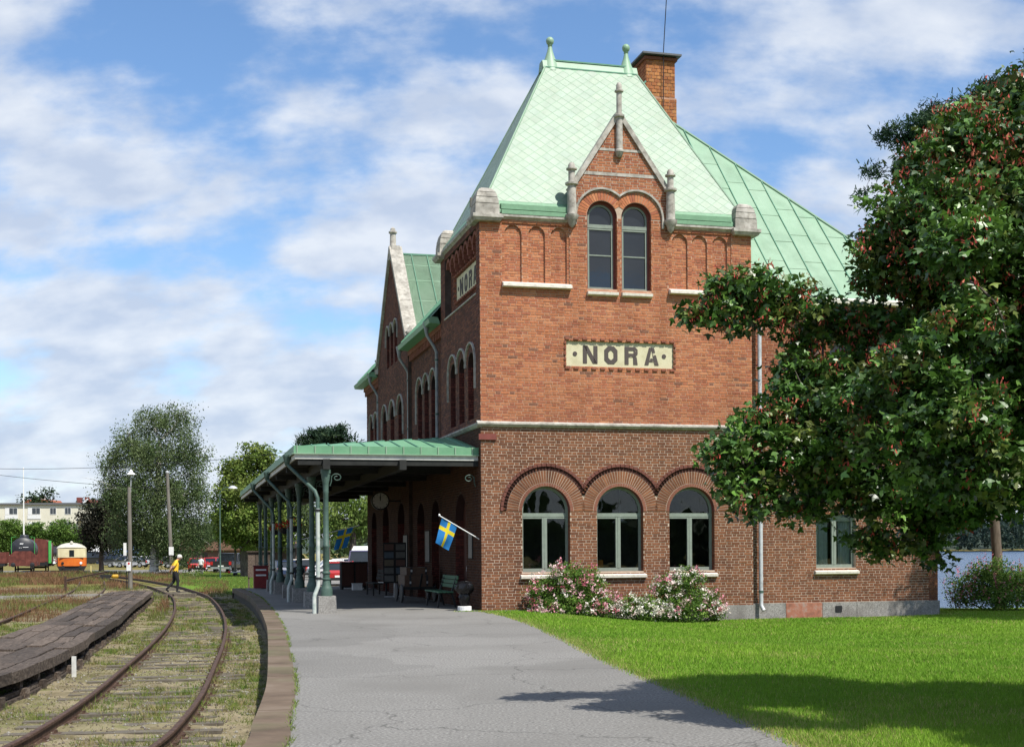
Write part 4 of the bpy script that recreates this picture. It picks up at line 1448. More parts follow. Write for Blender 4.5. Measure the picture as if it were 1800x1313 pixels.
def catmull(P, n=12):
    P = [np.array(p, float) for p in P]
    P = [2 * P[0] - P[1]] + P + [2 * P[-1] - P[-2]]
    out = []
    for i in range(1, len(P) - 2):
        a, b, c, d = P[i - 1:i + 3]
        for k in range(n):
            t = k / n
            out.append(0.5 * (2 * b + (c - a) * t + (2 * a - 5 * b + 4 * c - d) * t * t + (3 * b - a - 3 * c + d) * t ** 3))
    out.append(P[-2])
    return np.array(out)


def resample(P, step):
    d = np.r_[0, np.cumsum(np.linalg.norm(np.diff(P, axis=0), axis=1))]
    n = max(2, int(d[-1] / step) + 1)
    s = np.linspace(0, d[-1], n)
    return np.c_[np.interp(s, d, P[:, 0]), np.interp(s, d, P[:, 1])]


def offset(P, o):
    t = np.gradient(P, axis=0)
    t /= np.linalg.norm(t, axis=1)[:, None]
    return P + np.c_[t[:, 1], -t[:, 0]] * o      # positive: to the right of travel


def sstep(x, a, b):
    t = np.clip((x - a) / (b - a), 0, 1)
    return t * t * (3 - 2 * t)


GZ = -0.45
M_WATER, nt_, p_ = base_mat('lake_water')
p_.inputs['Base Color'].default_value = (0.03, 0.065, 0.125, 1)
p_.inputs['Roughness'].default_value = 0.22
p_.inputs['Specular IOR Level'].default_value = 0.28
tc_ = nt_.nodes.new('ShaderNodeTexCoord'); mp_ = nt_.nodes.new('ShaderNodeMapping'); mp_.inputs['Scale'].default_value = (0.5, 1.4, 1)
nz_ = nt_.nodes.new('ShaderNodeTexNoise'); nz_.inputs['Scale'].default_value = 1.6; nz_.inputs['Detail'].default_value = 6
bp_ = nt_.nodes.new('ShaderNodeBump'); bp_.inputs['Strength'].default_value = 1.0; bp_.inputs['Distance'].default_value = 0.45
nt_.links.new(tc_.outputs['Object'], mp_.inputs[0]); nt_.links.new(mp_.outputs[0], nz_.inputs[0]); nt_.links.new(nz_.outputs[0], bp_.inputs['Height'])
nt_.links.new(bp_.outputs[0], p_.inputs['Normal'])

M_SOIL = noisy('sandy_track_soil', [(0.10, 0.082, 0.046), (0.17, 0.142, 0.085), (0.25, 0.21, 0.135), (0.14, 0.14, 0.055)], scale=1.5, rough=1.0, bump=0.9, bscale=26, detail=12,
               big=((0.10, 0.115, 0.032), 0.4, 0.7), dist=0.03, spec=0.1)
M_FIELD = noisy('rough_field', [(0.10, 0.115, 0.03), (0.16, 0.16, 0.05), (0.19, 0.13, 0.055), (0.11, 0.15, 0.035)], scale=0.35, rough=1.0, bump=0.8, bscale=6, detail=10, dist=0.06, spec=0.1)
M_LAWN = noisy('lawn_soil', [(0.07, 0.138, 0.015), (0.105, 0.185, 0.02), (0.135, 0.21, 0.032)], scale=1.1, rough=1.0, bump=0.8, bscale=40, detail=10, dist=0.02, spec=0.1)
def asphalt():
    """aggregate speckle, faint cracks and old patches"""
    m = noisy('worn_asphalt', [(0.10, 0.097, 0.09), (0.185, 0.179, 0.166), (0.285, 0.276, 0.256)], scale=34, rough=0.92, bump=0.35, bscale=80, detail=6, dist=0.005,
              big=((0.150, 0.144, 0.132), 0.42, 0.7), spec=0.25, lo=0.35, hi=0.65)
    nt = m.node_tree; N = nt.nodes.new; L = nt.links.new
    p = nt.nodes['Principled BSDF']
    src = p.inputs['Base Color'].links[0].from_socket
    tc = N('ShaderNodeTexCoord')
    wn = N('ShaderNodeTexNoise'); wn.inputs['Scale'].default_value = 1.1; wn.inputs['Detail'].default_value = 5
    L(tc.outputs['Object'], wn.inputs[0])
    wm_ = N('ShaderNodeVectorMath'); wm_.operation = 'MULTIPLY_ADD'; wm_.inputs[1].default_value = (1.1, 1.1, 1.1)
    L(wn.outputs['Color'], wm_.inputs[0]); L(tc.outputs['Object'], wm_.inputs[2])
    vo = N('ShaderNodeTexVoronoi'); vo.feature = 'DISTANCE_TO_EDGE'; vo.inputs['Scale'].default_value = 0.33
    L(wm_.outputs[0], vo.inputs[0])
    r1 = N('ShaderNodeValToRGB'); r1.color_ramp.elements[0].position = .0; r1.color_ramp.elements[0].color = (.5, .5, .5, 1); r1.color_ramp.elements[1].position = .0055; r1.color_ramp.elements[1].color = (1, 1, 1, 1)
    L(vo.outputs['Distance'], r1.inputs[0])
    v2 = N('ShaderNodeTexVoronoi'); v2.inputs['Scale'].default_value = 0.16
    L(wm_.outputs[0], v2.inputs[0])
    r2 = N('ShaderNodeMapRange'); r2.inputs['To Min'].default_value = .84; r2.inputs['To Max'].default_value = 1.12
    L(v2.outputs['Color'], r2.inputs['Value'])
    a = N('ShaderNodeMixRGB'); a.blend_type = 'MULTIPLY'; a.inputs[0].default_value = 1; L(src, a.inputs[1]); L(r1.outputs[0], a.inputs[2])
    b = N('ShaderNodeMixRGB'); b.blend_type = 'MULTIPLY'; b.inputs[0].default_value = 1; L(a.outputs[0], b.inputs[1]); L(r2.outputs[0], b.inputs[2])
    L(b.outputs[0], p.inputs['Base Color'])
    return m


M_ASPH = asphalt()
M_KERB = noisy('brown_kerb_stone', [(0.08, 0.055, 0.036), (0.125, 0.089, 0.06), (0.165, 0.125, 0.09)], scale=1.2, rough=0.9, bump=0.5, bscale=25, big=((0.09, 0.10, 0.04), 0.9, 0.5))
M_PWALL = noisy('dark_platform_masonry', [(0.05, 0.045, 0.035), (0.10, 0.09, 0.07)], scale=5, rough=0.95, bump=0.7, bscale=12)
M_RUST = noisy('rusty_steel', [(0.04, 0.024, 0.018), (0.075, 0.042, 0.028), (0.125, 0.08, 0.058)], scale=14, rough=0.75, bump=0.3, metal=0.25)
M_SLEEPER = noisy('weathered_sleeper', [(0.055, 0.045, 0.034), (0.105, 0.09, 0.068), (0.17, 0.15, 0.115)], scale=4, rough=0.95, bump=0.8, bscale=8, stretch=(1, 9, 1))
M_DECK = noisy('old_grey_timber', [(0.030, 0.021, 0.015), (0.076, 0.056, 0.042), (0.165, 0.132, 0.104)], scale=5, rough=0.9, bump=0.9, bscale=9, stretch=(9, 1, 4), dist=0.01, orand=.42)

# ground sheet out to the horizon, with the lake basin behind the station
gx = np.r_[-3000, -1500, -700, -300, np.arange(-160, 12, 8), np.arange(12, 30, 1.5), np.arange(30, 90, 10), 150, 300, 700, 1500, 3000]
gy = np.r_[-400, -100, -30, np.arange(-10, 40, 10), np.arange(40, 56, 1.0), np.arange(56, 160, 8), 200, 300, 450, 580, 610, 650, 900, 1500, 3000, 5000]
X, Yg = np.meshgrid(gx, gy)
ins = sstep(X, 13.2, 15.5) * sstep(Yg, 44.3, 47.5) * (1 - sstep(Yg, 600, 640)) * (1 - sstep(X, 700, 1500))
Zg = -0.56 - 4.2 * ins
vg = np.c_[X.ravel(), Yg.ravel(), Zg.ravel()]
nx, ny = len(gx), len(gy)
idx = np.arange(nx * ny).reshape(ny, nx)
fg = np.c_[idx[:-1, :-1].ravel(), idx[:-1, 1:].ravel(), idx[1:, 1:].ravel(), idx[1:, :-1].ravel()]
ob('ground', np_mesh('ground', vg, fg, smooth=True), M_FIELD, kind='structure', label='rough grassy ground reaching to the horizon')
MB().add([(8, 40, -1.5), (1600, 40, -1.5), (1600, 660, -1.5), (8, 660, -1.5)], [(0, 1, 2, 3)]).obj('lake', M_WATER, kind='structure', label='blue rippled lake behind the station')

# soil between the deck and the platform, uneven
KL = catmull([(-2.05, 4), (-2.2, 8), (-2.3, 11.23), (-2.52, 12.74), (-2.78, 14.59), (-3.13, 16.79), (-3.82, 20.6), (-4.88, 26.3), (-5.55, 29.7), (-6.95, 36.38), (-9.22, 46.4), (-11.28, 54.23), (-12.2, 57.5)])
KL = np.r_[[[-2.0, -6.0], [-2.0, 0.0]], KL]
TC = catmull([(-4.0, -8), (-4.1, 0), (-4.2, 6), (-4.28, 10), (-4.42, 13.4), (-4.62, 15.3), (-5.08, 18.3), (-5.86, 22.5), (-6.85, 27.7), (-8.2, 34.2), (-9.9, 41.6), (-11.8, 49.2), (-14.0, 57.3), (-16.7, 65.6), (-20.0, 75.0), (-26, 90), (-34, 108)])


def xat(P, y):
    return np.interp(y, P[:, 1], P[:, 0])


def vnoise(x, y, s, seed):
    """smooth value noise"""
    r_ = np.random.default_rng(seed)
    T = r_.random((64, 64))
    x = x / s; y = y / s
    xi = np.floor(x).astype(int); yi = np.floor(y).astype(int)
    fx = x - xi; fy = y - yi
    fx = fx * fx * (3 - 2 * fx); fy = fy * fy * (3 - 2 * fy)
    g = lambda a, b: T[a % 64, b % 64]
    return (g(xi, yi) * (1 - fx) + g(xi + 1, yi) * fx) * (1 - fy) + (g(xi, yi + 1) * (1 - fx) + g(xi + 1, yi + 1) * fx) * fy


def bed_z(x, y):
    return GZ + 0.05 * (vnoise(x, y, 0.8, 3) - 0.5) + 0.05 * (vnoise(x, y, 0.23, 5) - 0.5)


by = np.r_[np.arange(3, 24, 0.16), np.arange(24, 44, 0.3), np.arange(44, 82, 0.7)]
tt = np.linspace(0, 1, 110)
Yb = np.repeat(by[:, None], len(tt), 1)
xr = xat(KL, by) - 0.0
xr = np.where(by > 57.5, xr + (by - 57.5) * 0.15, xr)
xl = np.minimum(-8.5 - (by - 10) * 0.42, -13)
Xb = xl[:, None] + (xr - xl + 0.06)[:, None] * tt[None]
Zb = bed_z(Xb, Yb)
edge = np.minimum(sstep(tt, 0, 0.06)[None], sstep(82 - Yb, 0, 6))
Zb = -0.60 + (Zb + 0.60) * edge
idx = np.arange(Xb.size).reshape(Xb.shape)
fb = np.c_[idx[:-1, :-1].ravel(), idx[:-1, 1:].ravel(), idx[1:, 1:].ravel(), idx[1:, :-1].ravel()]
ob('track_bed', np_mesh('track_bed', np.c_[Xb.ravel(), Yb.ravel(), Zb.ravel()], fb, smooth=True), M_SOIL, kind='structure', label='sandy weedy soil of the track bed')

# asphalt platform with kerb stones
KI = offset(KL, 0.36)
LE = catmull([(2.6, -6), (2.6, 4), (2.68, 8.8), (2.53, 11.03), (2.17, 13.96), (1.87, 16.33), (1.45, 19.68), (0.97, 24.74), (0.48, 29.2), (-0.1, 32.6), (-0.75, 35.2)])
ki = resample(KI, 1.0)
le_ = resample(LE, .35)
le_[:, 0] += np.random.default_rng(77).normal(0, .035, len(le_)) + .07 * np.sin(le_[:, 1] * 2.1) + .05 * np.sin(le_[:, 1] * 5.3)
pa = MB()
ring = [(x, y, 0.0) for x, y in ki] + [tuple(bw(-0.4, 26)), tuple(bw(0.1, 22.0)), tuple(bw(0.1, 0.1))] + [(x, y, 0.0) for x, y in le_[::-1]]
pa.add(ring, [tuple(range(len(ring)))])
pl_ = pa.obj('platform', M_ASPH, tri=True, fix=False, kind='structure', label='grey asphalt platform surface')
if pl_.data.polygons[0].normal.z < 0: pl_.data.flip_normals()
kl = resample(KL, 0.25)
kc = resample(KL, 0.25); kc2 = offset(kl, 0.36)
i = 0
while i < len(kl) - 1:
    n_ = random.choice((5, 6, 7, 8))
    j = min(i + n_, len(kl) - 1)
    mb = MB()
    a = kl[i:j + 1].copy(); b = kc2[i:j + 1].copy()
    da = (a[-1] - a[0]); da = da / np.linalg.norm(da) * 0.006
    a[0] += da; b[0] += da; a[-1] -= da; b[-1] -= da
    h = 0.012 + random.uniform(-.006, .008)
    m_ = len(a)
    top = [(*p, h) for p in a] + [(*p, h) for p in b]
    bot = [(*p, -0.18) for p in a] + [(*p, -0.18) for p in b]
    mb.add(top + bot, [(k, k + 1, m_ + k + 1, m_ + k) for k in range(m_ - 1)] + [(k, 2 * m_ + k, 2 * m_ + k + 1, k + 1) for k in range(m_ - 1)] +
           [(m_ + k, m_ + k + 1, 3 * m_ + k + 1, 3 * m_ + k) for k in range(m_ - 1)] + [(0, m_, 3 * m_, 2 * m_), (m_ - 1, 3 * m_ - 1, 4 * m_ - 1, 2 * m_ - 1)])
    mb.obj('kerb_stone', M_KERB, pl_)
    i = j
pw = MB()
a = offset(kl, 0.07)
pw.strip([(*p, -0.17) for p in a], [(*p, -0.7) for p in a])
e0 = Vector((*kl[-1], 0)); e1 = bw(-0.4, 26)
pw.add([(e0.x, e0.y, 0), (e1.x, e1.y, 0), (e1.x, e1.y, -.7), (e0.x, e0.y, -.7)], [(0, 1, 2, 3)])
pw.obj('platform_wall_face', M_PWALL, pl_)

# lawn, dipping towards the station wall


def lawn_edge(y):
    y = np.asarray(y, float)
    e = xat(LE, y)
    return np.where(y > 35.0, np.minimum(12.75, -0.75 + (y - 35.2) * 3.9), e)


def lawn_z(x, y):
    d = x - np.where(np.asarray(y) > 35, -.75, xat(LE, np.minimum(y, 35)))
    z = -0.37 * sstep(d, 0.2, 5.5) * sstep(y, 17, 32)
    z = z + 0.05 * (vnoise(x, y, 2.6, 9) - 0.5) * sstep(d, 0.2, 1.5)
    return z - 1.7 * sstep(y, 43.4, 47.0)


ly = np.r_[np.arange(-4, 36, 0.4), np.arange(36, 48, 0.25)]
lt = np.linspace(0, 1, 70) ** 1.5
ex = np.where(ly > 39, 12.4, lawn_edge(ly) - 0.25)
XL = ex[:, None] + (42 - ex)[:, None] * lt[None]
YL = np.repeat(ly[:, None], len(lt), 1)
ZL = lawn_z(XL, YL) - 0.012
ZL[:, 0] -= 0.05
idx = np.arange(XL.size).reshape(XL.shape)
fl = np.c_[idx[:-1, :-1].ravel(), idx[:-1, 1:].ravel(), idx[1:, 1:].ravel(), idx[1:, :-1].ravel()]
ob('lawn', np_mesh('lawn', np.c_[XL.ravel(), YL.ravel(), ZL.ravel()], fl, smooth=True), M_LAWN, kind='structure', label='mown green lawn beside the station')


def blades(x, y, z, h, w, cols, lean=0.35, rng=RNG):
    n = len(x)
    a = rng.uniform(0, 2 * PI, n)
    l = rng.normal(0, lean, (n, 2)) * h[:, None]
    V = np.zeros((n, 3, 3))
    dx, dy = np.cos(a) * w / 2, np.sin(a) * w / 2
    V[:, 0] = np.c_[x - dx, y - dy, z]; V[:, 1] = np.c_[x + dx, y + dy, z]; V[:, 2] = np.c_[x + l[:, 0], y + l[:, 1], z + h]
    return V.reshape(-1, 3), np.arange(3 * n).reshape(-1, 3), cols


M_BLADE = noisy('grass_blades', [(0.9, 0.9, 0.9), (1.05, 1.05, 1.0)], scale=1.0, rough=0.75, attr=True, spec=0.25, transl=0.25)
n = 480000
yb_ = 10.8 + (42.5 - 10.8) * RNG.random(n) ** 1.5
xe = lawn_edge(yb_)
xmax = 0.50 * yb_ + 3.0
xb_ = xe + (xmax - xe) * RNG.random(n)
xb_ = np.where(RNG.random(n) < .05, xe + RNG.normal(0, .10, n), xb_)
ok = (xb_ > xe - 0.22) & (xmax > xe)
xb_, yb_ = xb_[ok], yb_[ok]
pt = vnoise(xb_, yb_, 1.7, 21) * 0.6 + vnoise(xb_, yb_, 0.5, 22) * 0.4
g1, g2, g3 = np.array((.118, .255, .018)), np.array((.225, .37, .034)), np.array((.36, .34, .12))
pt = np.clip(pt * .6 + .55 * vnoise(xb_, yb_, 3.6, 23) - .05, 0, 1)
cb_ = g1 * (1 - pt[:, None]) + g2 * pt[:, None]
dry = (RNG.random(len(xb_)) < 0.05 + .16 * (vnoise(xb_, yb_, 1.4, 24) > .72) + 0.25 * np.exp(-(xb_ - lawn_edge(yb_)) / 0.25))[:, None]
cb_ = np.where(dry, g3, cb_) * RNG.uniform(0.75, 1.25, (len(xb_), 1))
sc_ = np.clip(yb_ / 15, 1, 2.6)
hb = RNG.uniform(0.025, 0.06, len(xb_)) * (0.8 + 0.5 * pt)
v_, f_, c_ = blades(xb_, yb_, lawn_z(xb_, yb_) - 0.01, hb, RNG.uniform(0.006, 0.012, len(xb_)) * sc_, cb_)
ob('lawn_grass', np_mesh('lawn_grass', v_, f_, c_), M_BLADE, kind='stuff', label='short green grass blades of the lawn')

# weeds and dry grass of the track bed: tufts, thin between the rails, thicker by the deck and the kerb
nt2 = 9000
yt = 9 + 52 * RNG.random(nt2) ** 1.4
tl_, tr_ = np.minimum(-8.5 - (yt - 10) * 0.42, -13) + 1.5, xat(KL, yt) - 0.08
xt = tl_ + (tr_ - tl_) * RNG.random(nt2)
dens = vnoise(xt, yt, 1.3, 31) * .7 + .3 * vnoise(xt, yt, .4, 32)
nearr = np.minimum(np.abs(xt - (xat(TC, yt) - 0.78)), np.abs(xt - (xat(TC, yt) + 0.78)))
kerbn = np.abs(xt - tr_)
ok = (dens > 0.52 - 0.25 * np.exp(-kerbn / 0.5) - 0.10 * np.exp(-nearr / 0.15)) & (yt < 58)
xt, yt, dens = xt[ok], yt[ok], dens[ok]
per = 26
xx = np.repeat(xt, per) + RNG.normal(0, 0.055, len(xt) * per)
yy = np.repeat(yt, per) + RNG.normal(0, 0.055, len(xt) * per)
hh = RNG.uniform(0.02, 0.10, len(xx)) * np.repeat(RNG.uniform(0.5, 1.5, len(xt)), per)
typ = np.repeat(RNG.random(len(xt)), per)[:, None]
cg = np.where(typ < .5, np.array((.16, .19, .04)), np.where(typ < .72, np.array((.24, .20, .085)), np.array((.10, .17, .025)))) * RNG.uniform(.7, 1.25, (len(xx), 1))
v_, f_, c_ = blades(xx, yy, bed_z(xx, yy) - 0.005, hh, RNG.uniform(.006, .011, len(xx)) * np.clip(yy / 18, 1, 2.4), cg, lean=0.5)
ob('track_weeds', np_mesh('track_weeds', v_, f_, c_), M_BLADE, kind='stuff', label='weeds and dry grass tufts between the rails')
# fine straw all over the bed
ns = 75000
ys = 9 + 50 * RNG.random(ns) ** 1.35
ls_, rs_ = np.minimum(-8.5 - (ys - 10) * 0.42, -13) + 1.5, xat(KL, ys) - .05
xs_ = ls_ + (rs_ - ls_) * RNG.random(ns)
oks = (vnoise(xs_, ys, .9, 61) * .6 + vnoise(xs_, ys, .25, 62) * .4 > .36) & (ys < 58)
xs_, ys = xs_[oks], ys[oks]
cs_ = np.array([(.21, .175, .085), (.155, .15, .05), (.26, .215, .12), (.12, .14, .035)])[RNG.integers(0, 4, len(xs_))] * RNG.uniform(.7, 1.2, (len(xs_), 1))
v_, f_, c_ = blades(xs_, ys, bed_z(xs_, ys) - .004, RNG.uniform(.012, .045, len(xs_)), RNG.uniform(.007, .014, len(xs_)) * np.clip(ys / 15, 1, 2.6), cs_, lean=1.1)
ob('track_straw', np_mesh('track_straw', v_, f_, c_), M_BLADE, kind='stuff', label='thin straw and moss on the track bed')
# grass in the joint between kerb and asphalt
nk = 5200
kk = resample(KI, 0.02)
sel = RNG.integers(0, len(kk), nk)
gm = vnoise(kk[sel, 0] * 0 + kk[sel, 1], kk[sel, 1] * 0, 0.5, 41) > 0.42
kx = kk[sel, 0][gm] + RNG.normal(0.01, 0.018, gm.sum()); ky = kk[sel, 1][gm]
v_, f_, c_ = blades(kx, ky, np.zeros(len(kx)) + 0.0, RNG.uniform(.015, .06, len(kx)), RNG.uniform(.006, .011, len(kx)), np.array((.16, .22, .04)) * RNG.uniform(.7, 1.3, (len(kx), 1)), lean=.6)
ob('joint_grass', np_mesh('joint_grass', v_, f_, c_), M_BLADE, kind='stuff', label='grass growing in the kerb joint')
# pebbles
npb = 5200
yp = 9.5 + 26 * RNG.random(npb) ** 1.6
xp = xat(TC, yp) - 2.3 + (xat(KL, yp) - 0.05 - xat(TC, yp) + 2.3) * RNG.random(npb)
oct_ = np.array([(1, 0, 0), (-1, 0, 0), (0, 1, 0), (0, -1, 0), (0, 0, 1), (0, 0, -1)], float)
of = np.array([(0, 2, 4), (2, 1, 4), (1, 3, 4), (3, 0, 4), (2, 0, 5), (1, 2, 5), (3, 1, 5), (0, 3, 5)])
sz = RNG.uniform(.008, .028, (npb, 1, 1)) * RNG.uniform(.6, 1.2, (npb, 1, 3))
vp = oct_[None] * sz + np.c_[xp, yp, bed_z(xp, yp) + 0.004][:, None]
fp = (np.arange(npb)[:, None, None] * 6 + of[None]).reshape(-1, 3)
cp_ = np.repeat(np.array([(.19, .17, .13), (.15, .125, .09), (.25, .235, .20), (.12, .10, .08)])[RNG.integers(0, 4, npb)], 8, axis=0)
M_PEB = noisy('pebbles', [(.85, .85, .85), (1.1, 1.1, 1.1)], scale=20, rough=.95, attr=True, spec=.2)
ob('gravel', np_mesh('gravel', vp.reshape(-1, 3), fp, cp_), M_PEB, kind='stuff', label='loose pebbles on the track bed')


def rail_mesh(P, z0=None, name='rail'):
    """flat-bottomed rail swept along a plan curve; top at -0.30"""
    prof = [(-.06, -.455), (.06, -.455), (.06, -.44), (.012, -.425), (.012, -.345), (.034, -.335), (.034, -.308), (.026, -.30), (-.026, -.30), (-.034, -.308), (-.034, -.335), (-.012, -.345), (-.012, -.425), (-.06, -.44)]
    t = np.gradient(P, axis=0); t /= np.linalg.norm(t, axis=1)[:, None]
    nrm_ = np.c_[t[:, 1], -t[:, 0]]
    mb = MB()
    m = len(prof)
    dz = 0 if z0 is None else z0
    for p, q in zip(P, nrm_):
        for a_, z_ in prof: mb.v.append((p[0] + q[0] * a_, p[1] + q[1] * a_, z_ + dz))
    for i in range(len(P) - 1):
        for k in range(m):
            k2 = (k + 1) % m
            mb.face((i * m + k, i * m + k2, (i + 1) * m + k2, (i + 1) * m + k))
    mb.face(tuple(range(m))); mb.face(tuple((len(P) - 1) * m + k for k in range(m)))
    return mb.mesh(name)


slp = MB()
slp.box(-1.25, 1.25, -.115, .115, -.16, 0, 0.008)
sl_me = slp.mesh('sleeper'); sl_me.materials.append(M_SLEEPER)


chm = MB(); chm.box(-.14, .14, -.06, .06, -.01, .024); chm.box(-.095, -.062, -.025, .025, .024, .06); chm.box(.062, .095, -.025, .025, .024, .06)
ch_me = chm.mesh('rail_chair'); ch_me.materials.append(M_RUST)


def track(name, P, label, s0, s1, every=0.62, y_lo=-99, dz=0.0):
    root = empty(name, (float(P[0][0]), float(P[0][1]), GZ), 0, label, 'railway track')
    loc0 = np.array(P[0])
    for o in (-0.7535, 0.7535):
        ob('rail', rail_mesh(offset(resample(P, 0.5), o) - loc0, dz - GZ), M_RUST, root)
    Q = resample(P, every)
    t = np.gradient(Q, axis=0)
    for q, d in zip(Q, t):
        if not (s0 < q[1] < s1): continue
        o = bpy.data.objects.new('sleeper', sl_me); COL.objects.link(o); o.parent = root
        o.location = (q[0] - loc0[0] + random.uniform(-.05, .05), q[1] - loc0[1], 0.012 + dz + random.uniform(-.016, .014))
        o.rotation_euler = (0, 0, math.atan2(d[1], d[0]) - PI / 2 + random.uniform(-.02, .02))
        o.scale = (random.uniform(.97, 1.03), random.uniform(.85, 1.15), 1)
        if name == 'main_track' and q[1] < 34:
            for g_ in (-.7535, .7535):
                c_ = bpy.data.objects.new('rail_chair', ch_me); COL.objects.link(c_); c_.parent = root
                t_ = d / np.linalg.norm(d)
                c_.location = (q[0] + t_[1] * g_ - loc0[0], q[1] - t_[0] * g_ - loc0[1], .0)
                c_.rotation_euler = (0, 0, math.atan2(d[1], d[0]) - PI / 2)
    return root


TCv = TC[(TC[:, 1] > 4)]
track('main_track', TCv, 'rusty curved railway track beside the asphalt platform', 6, 76)
T2C = catmull([(-9.5, 15), (-11.2, 26), (-13.0, 34), (-15.1, 42.5), (-17.6, 52), (-19.9, 61), (-23, 72), (-28, 88)])
track('siding_track', T2C, 'overgrown siding track beyond the timber deck', 14, 62, dz=-0.035)

# ------------------------------------------------------------------ timber loading deck
DKR = catmull([(-6.72, 9.0), (-6.75, 13.5), (-6.88, 17.7), (-7.2, 20.3), (-7.98, 24.7), (-8.5, 26.8), (-9.85, 33.2), (-11.55, 40.3), (-13.3, 48), (-14.95, 55.0)])
dk = empty('timber_loading_deck', (-6.88, 17.7, GZ), 0, 'low loading deck of old grey timbers between the tracks', 'loading deck')
D0 = np.array((-6.88, 17.7))
dr_ = resample(DKR, 0.3)
ROWS = 6
wd_ = 0.28
for rw in range(ROWS):
    P = offset(dr_, -(rw * wd_ + 0.02)) - D0
    Q = offset(dr_, -((rw + 1) * wd_ - 0.006)) - D0
    i = random.randrange(0, 5)
    i0 = 0
    while i0 < len(P) - 1:
        n_ = random.choice((6, 7, 8, 9)) if i0 else 3 + rw % 5
        i1 = min(i0 + n_, len(P) - 1)
        top = 0.0 + random.uniform(-.014, .014) - GZ
        a = P[i0:i1 + 1].copy(); b = Q[i0:i1 + 1].copy()
        d = a[-1] - a[0]; d = d / np.linalg.norm(d) * 0.012
        a[0] += d; b[0] += d; a[-1] -= d; b[-1] -= d
        m_ = len(a)
        tilt = random.uniform(-.012, .012)
        wob = [random.uniform(-.006, .006) for _ in range(m_)]
        tp = [(p[0], p[1], top + w_) for p, w_ in zip(a, wob)] + [(p[0], p[1], top + tilt + w_) for p, w_ in zip(b, wob)]
        bt = [(p[0], p[1], top - .16) for p in a] + [(p[0], p[1], top - .16) for p in b]
        mb = MB()
        mb.add(tp + bt, [(k, k + 1, m_ + k + 1, m_ + k) for k in range(m_ - 1)] + [(k, 2 * m_ + k, 2 * m_ + k + 1, k + 1) for k in range(m_ - 1)] +
               [(m_ + k, m_ + k + 1, 3 * m_ + k + 1, 3 * m_ + k) for k in range(m_ - 1)] + [(0, m_, 3 * m_, 2 * m_), (m_ - 1, 3 * m_ - 1, 4 * m_ - 1, 2 * m_ - 1)])
        mb.obj('plank', M_DECK, dk)
        i0 = i1
bs = resample(DKR, 1.25)
tb_ = np.gradient(bs, axis=0); tb_ /= np.linalg.norm(tb_, axis=1)[:, None]
for p, t in zip(bs, tb_):
    p = p - D0
    nrm_ = np.array((-t[1], t[0]))
    a = p + nrm_ * 0.10; b = p + nrm_ * 1.55
    mb = MB()
    mb.bar((a[0], a[1], .215), (b[0], b[1], .215), 0.18, 0.13)
    mb.obj('cross_bearer', M_DECK, dk)
    for q in (a, (a + b) / 2, b):
        MB().box(q[0] - .09, q[0] + .09, q[1] - .09, q[1] + .09, -.12, .15).obj('post', M_DECK, dk)
lb_ = resample(DKR, 2.5) - D0
for a, b in zip(lb_[:-1], lb_[1:]):
    MB().bar((a[0] - .13, a[1], -.02), (b[0] - .13, b[1], -.02), 0.2, 0.14).obj('ground_beam', M_DECK, dk)
    MB().bar((a[0] - .10, a[1], .10 + .0), (b[0] - .10, b[1], .10), 0.035, 0.07).obj('side_board', M_DECK, dk)
mk = gnd(82, 1191, GZ); mk.x = float(xat(DKR, mk.y)) + .14
MB().box(mk.x - .035, mk.x + .035, mk.y - .015, mk.y + .015, GZ - .05, GZ + .36).obj('marker_stake', flat('worn_white_paint', (.6, .6, .56), .8), label='short white marker stake beside the timber deck', cat='marker')
# ================================================================== TREES AND SHRUBS
M_LEAF = noisy('leaves', [(0.85, 0.85, 0.85), (1.1, 1.1, 1.1)], scale=0.8, rough=0.4, attr=True, spec=0.5, transl=0.16)
M_LEAFM = noisy('matt_leaves', [(0.85, 0.85, 0.85), (1.1, 1.1, 1.1)], scale=0.3, rough=0.7, attr=True, spec=0.2, transl=0.25)
M_PETAL = noisy('petals', [(0.92, 0.92, 0.92), (1.05, 1.05, 1.05)], scale=3, rough=0.7, attr=True, spec=0.2, transl=0.2)
M_BARK = noisy('grey_brown_bark', [(0.045, 0.035, 0.028), (0.085, 0.068, 0.055), (0.13, 0.11, 0.09)], scale=9, rough=0.95, bump=0.8, bscale=20, stretch=(1, 1, .3))
M_BIRCH = noisy('birch_bark', [(0.05, 0.045, 0.04), (0.35, 0.34, 0.31), (0.52, 0.51, 0.47)], scale=3, rough=0.9, stretch=(.5, .5, 3), lo=.38, hi=.55)
M_PINEBARK = noisy('pine_bark', [(0.06, 0.045, 0.034), (0.11, 0.082, 0.06), (0.15, 0.115, 0.088)], scale=8, rough=0.95, bump=.7, stretch=(1, 1, .3))

LEAF_MAPLE = np.array([(0, 0, 0), (.30, .12, 0), (.62, .42, .04), (.24, .46, .02), (.16, .75, 0), (0, 1.0, -.05), (-.16, .75, 0), (-.24, .46, .02), (-.62, .42, .04), (-.30, .12, 0)])
LEAF_OVAL = np.array([(0, 0, 0), (.30, .45, .05), (0, 1, 0), (-.30, .45, .05)])
LEAF_NEEDLE = np.array([(-.13, 0, 0), (.13, 0, 0), (.08, 1, 0), (-.08, 1, 0)])
LEAF_KEY = np.array([(0, 0, 0), (.22, .5, 0), (.12, 1, 0), (-.12, .9, 0)])


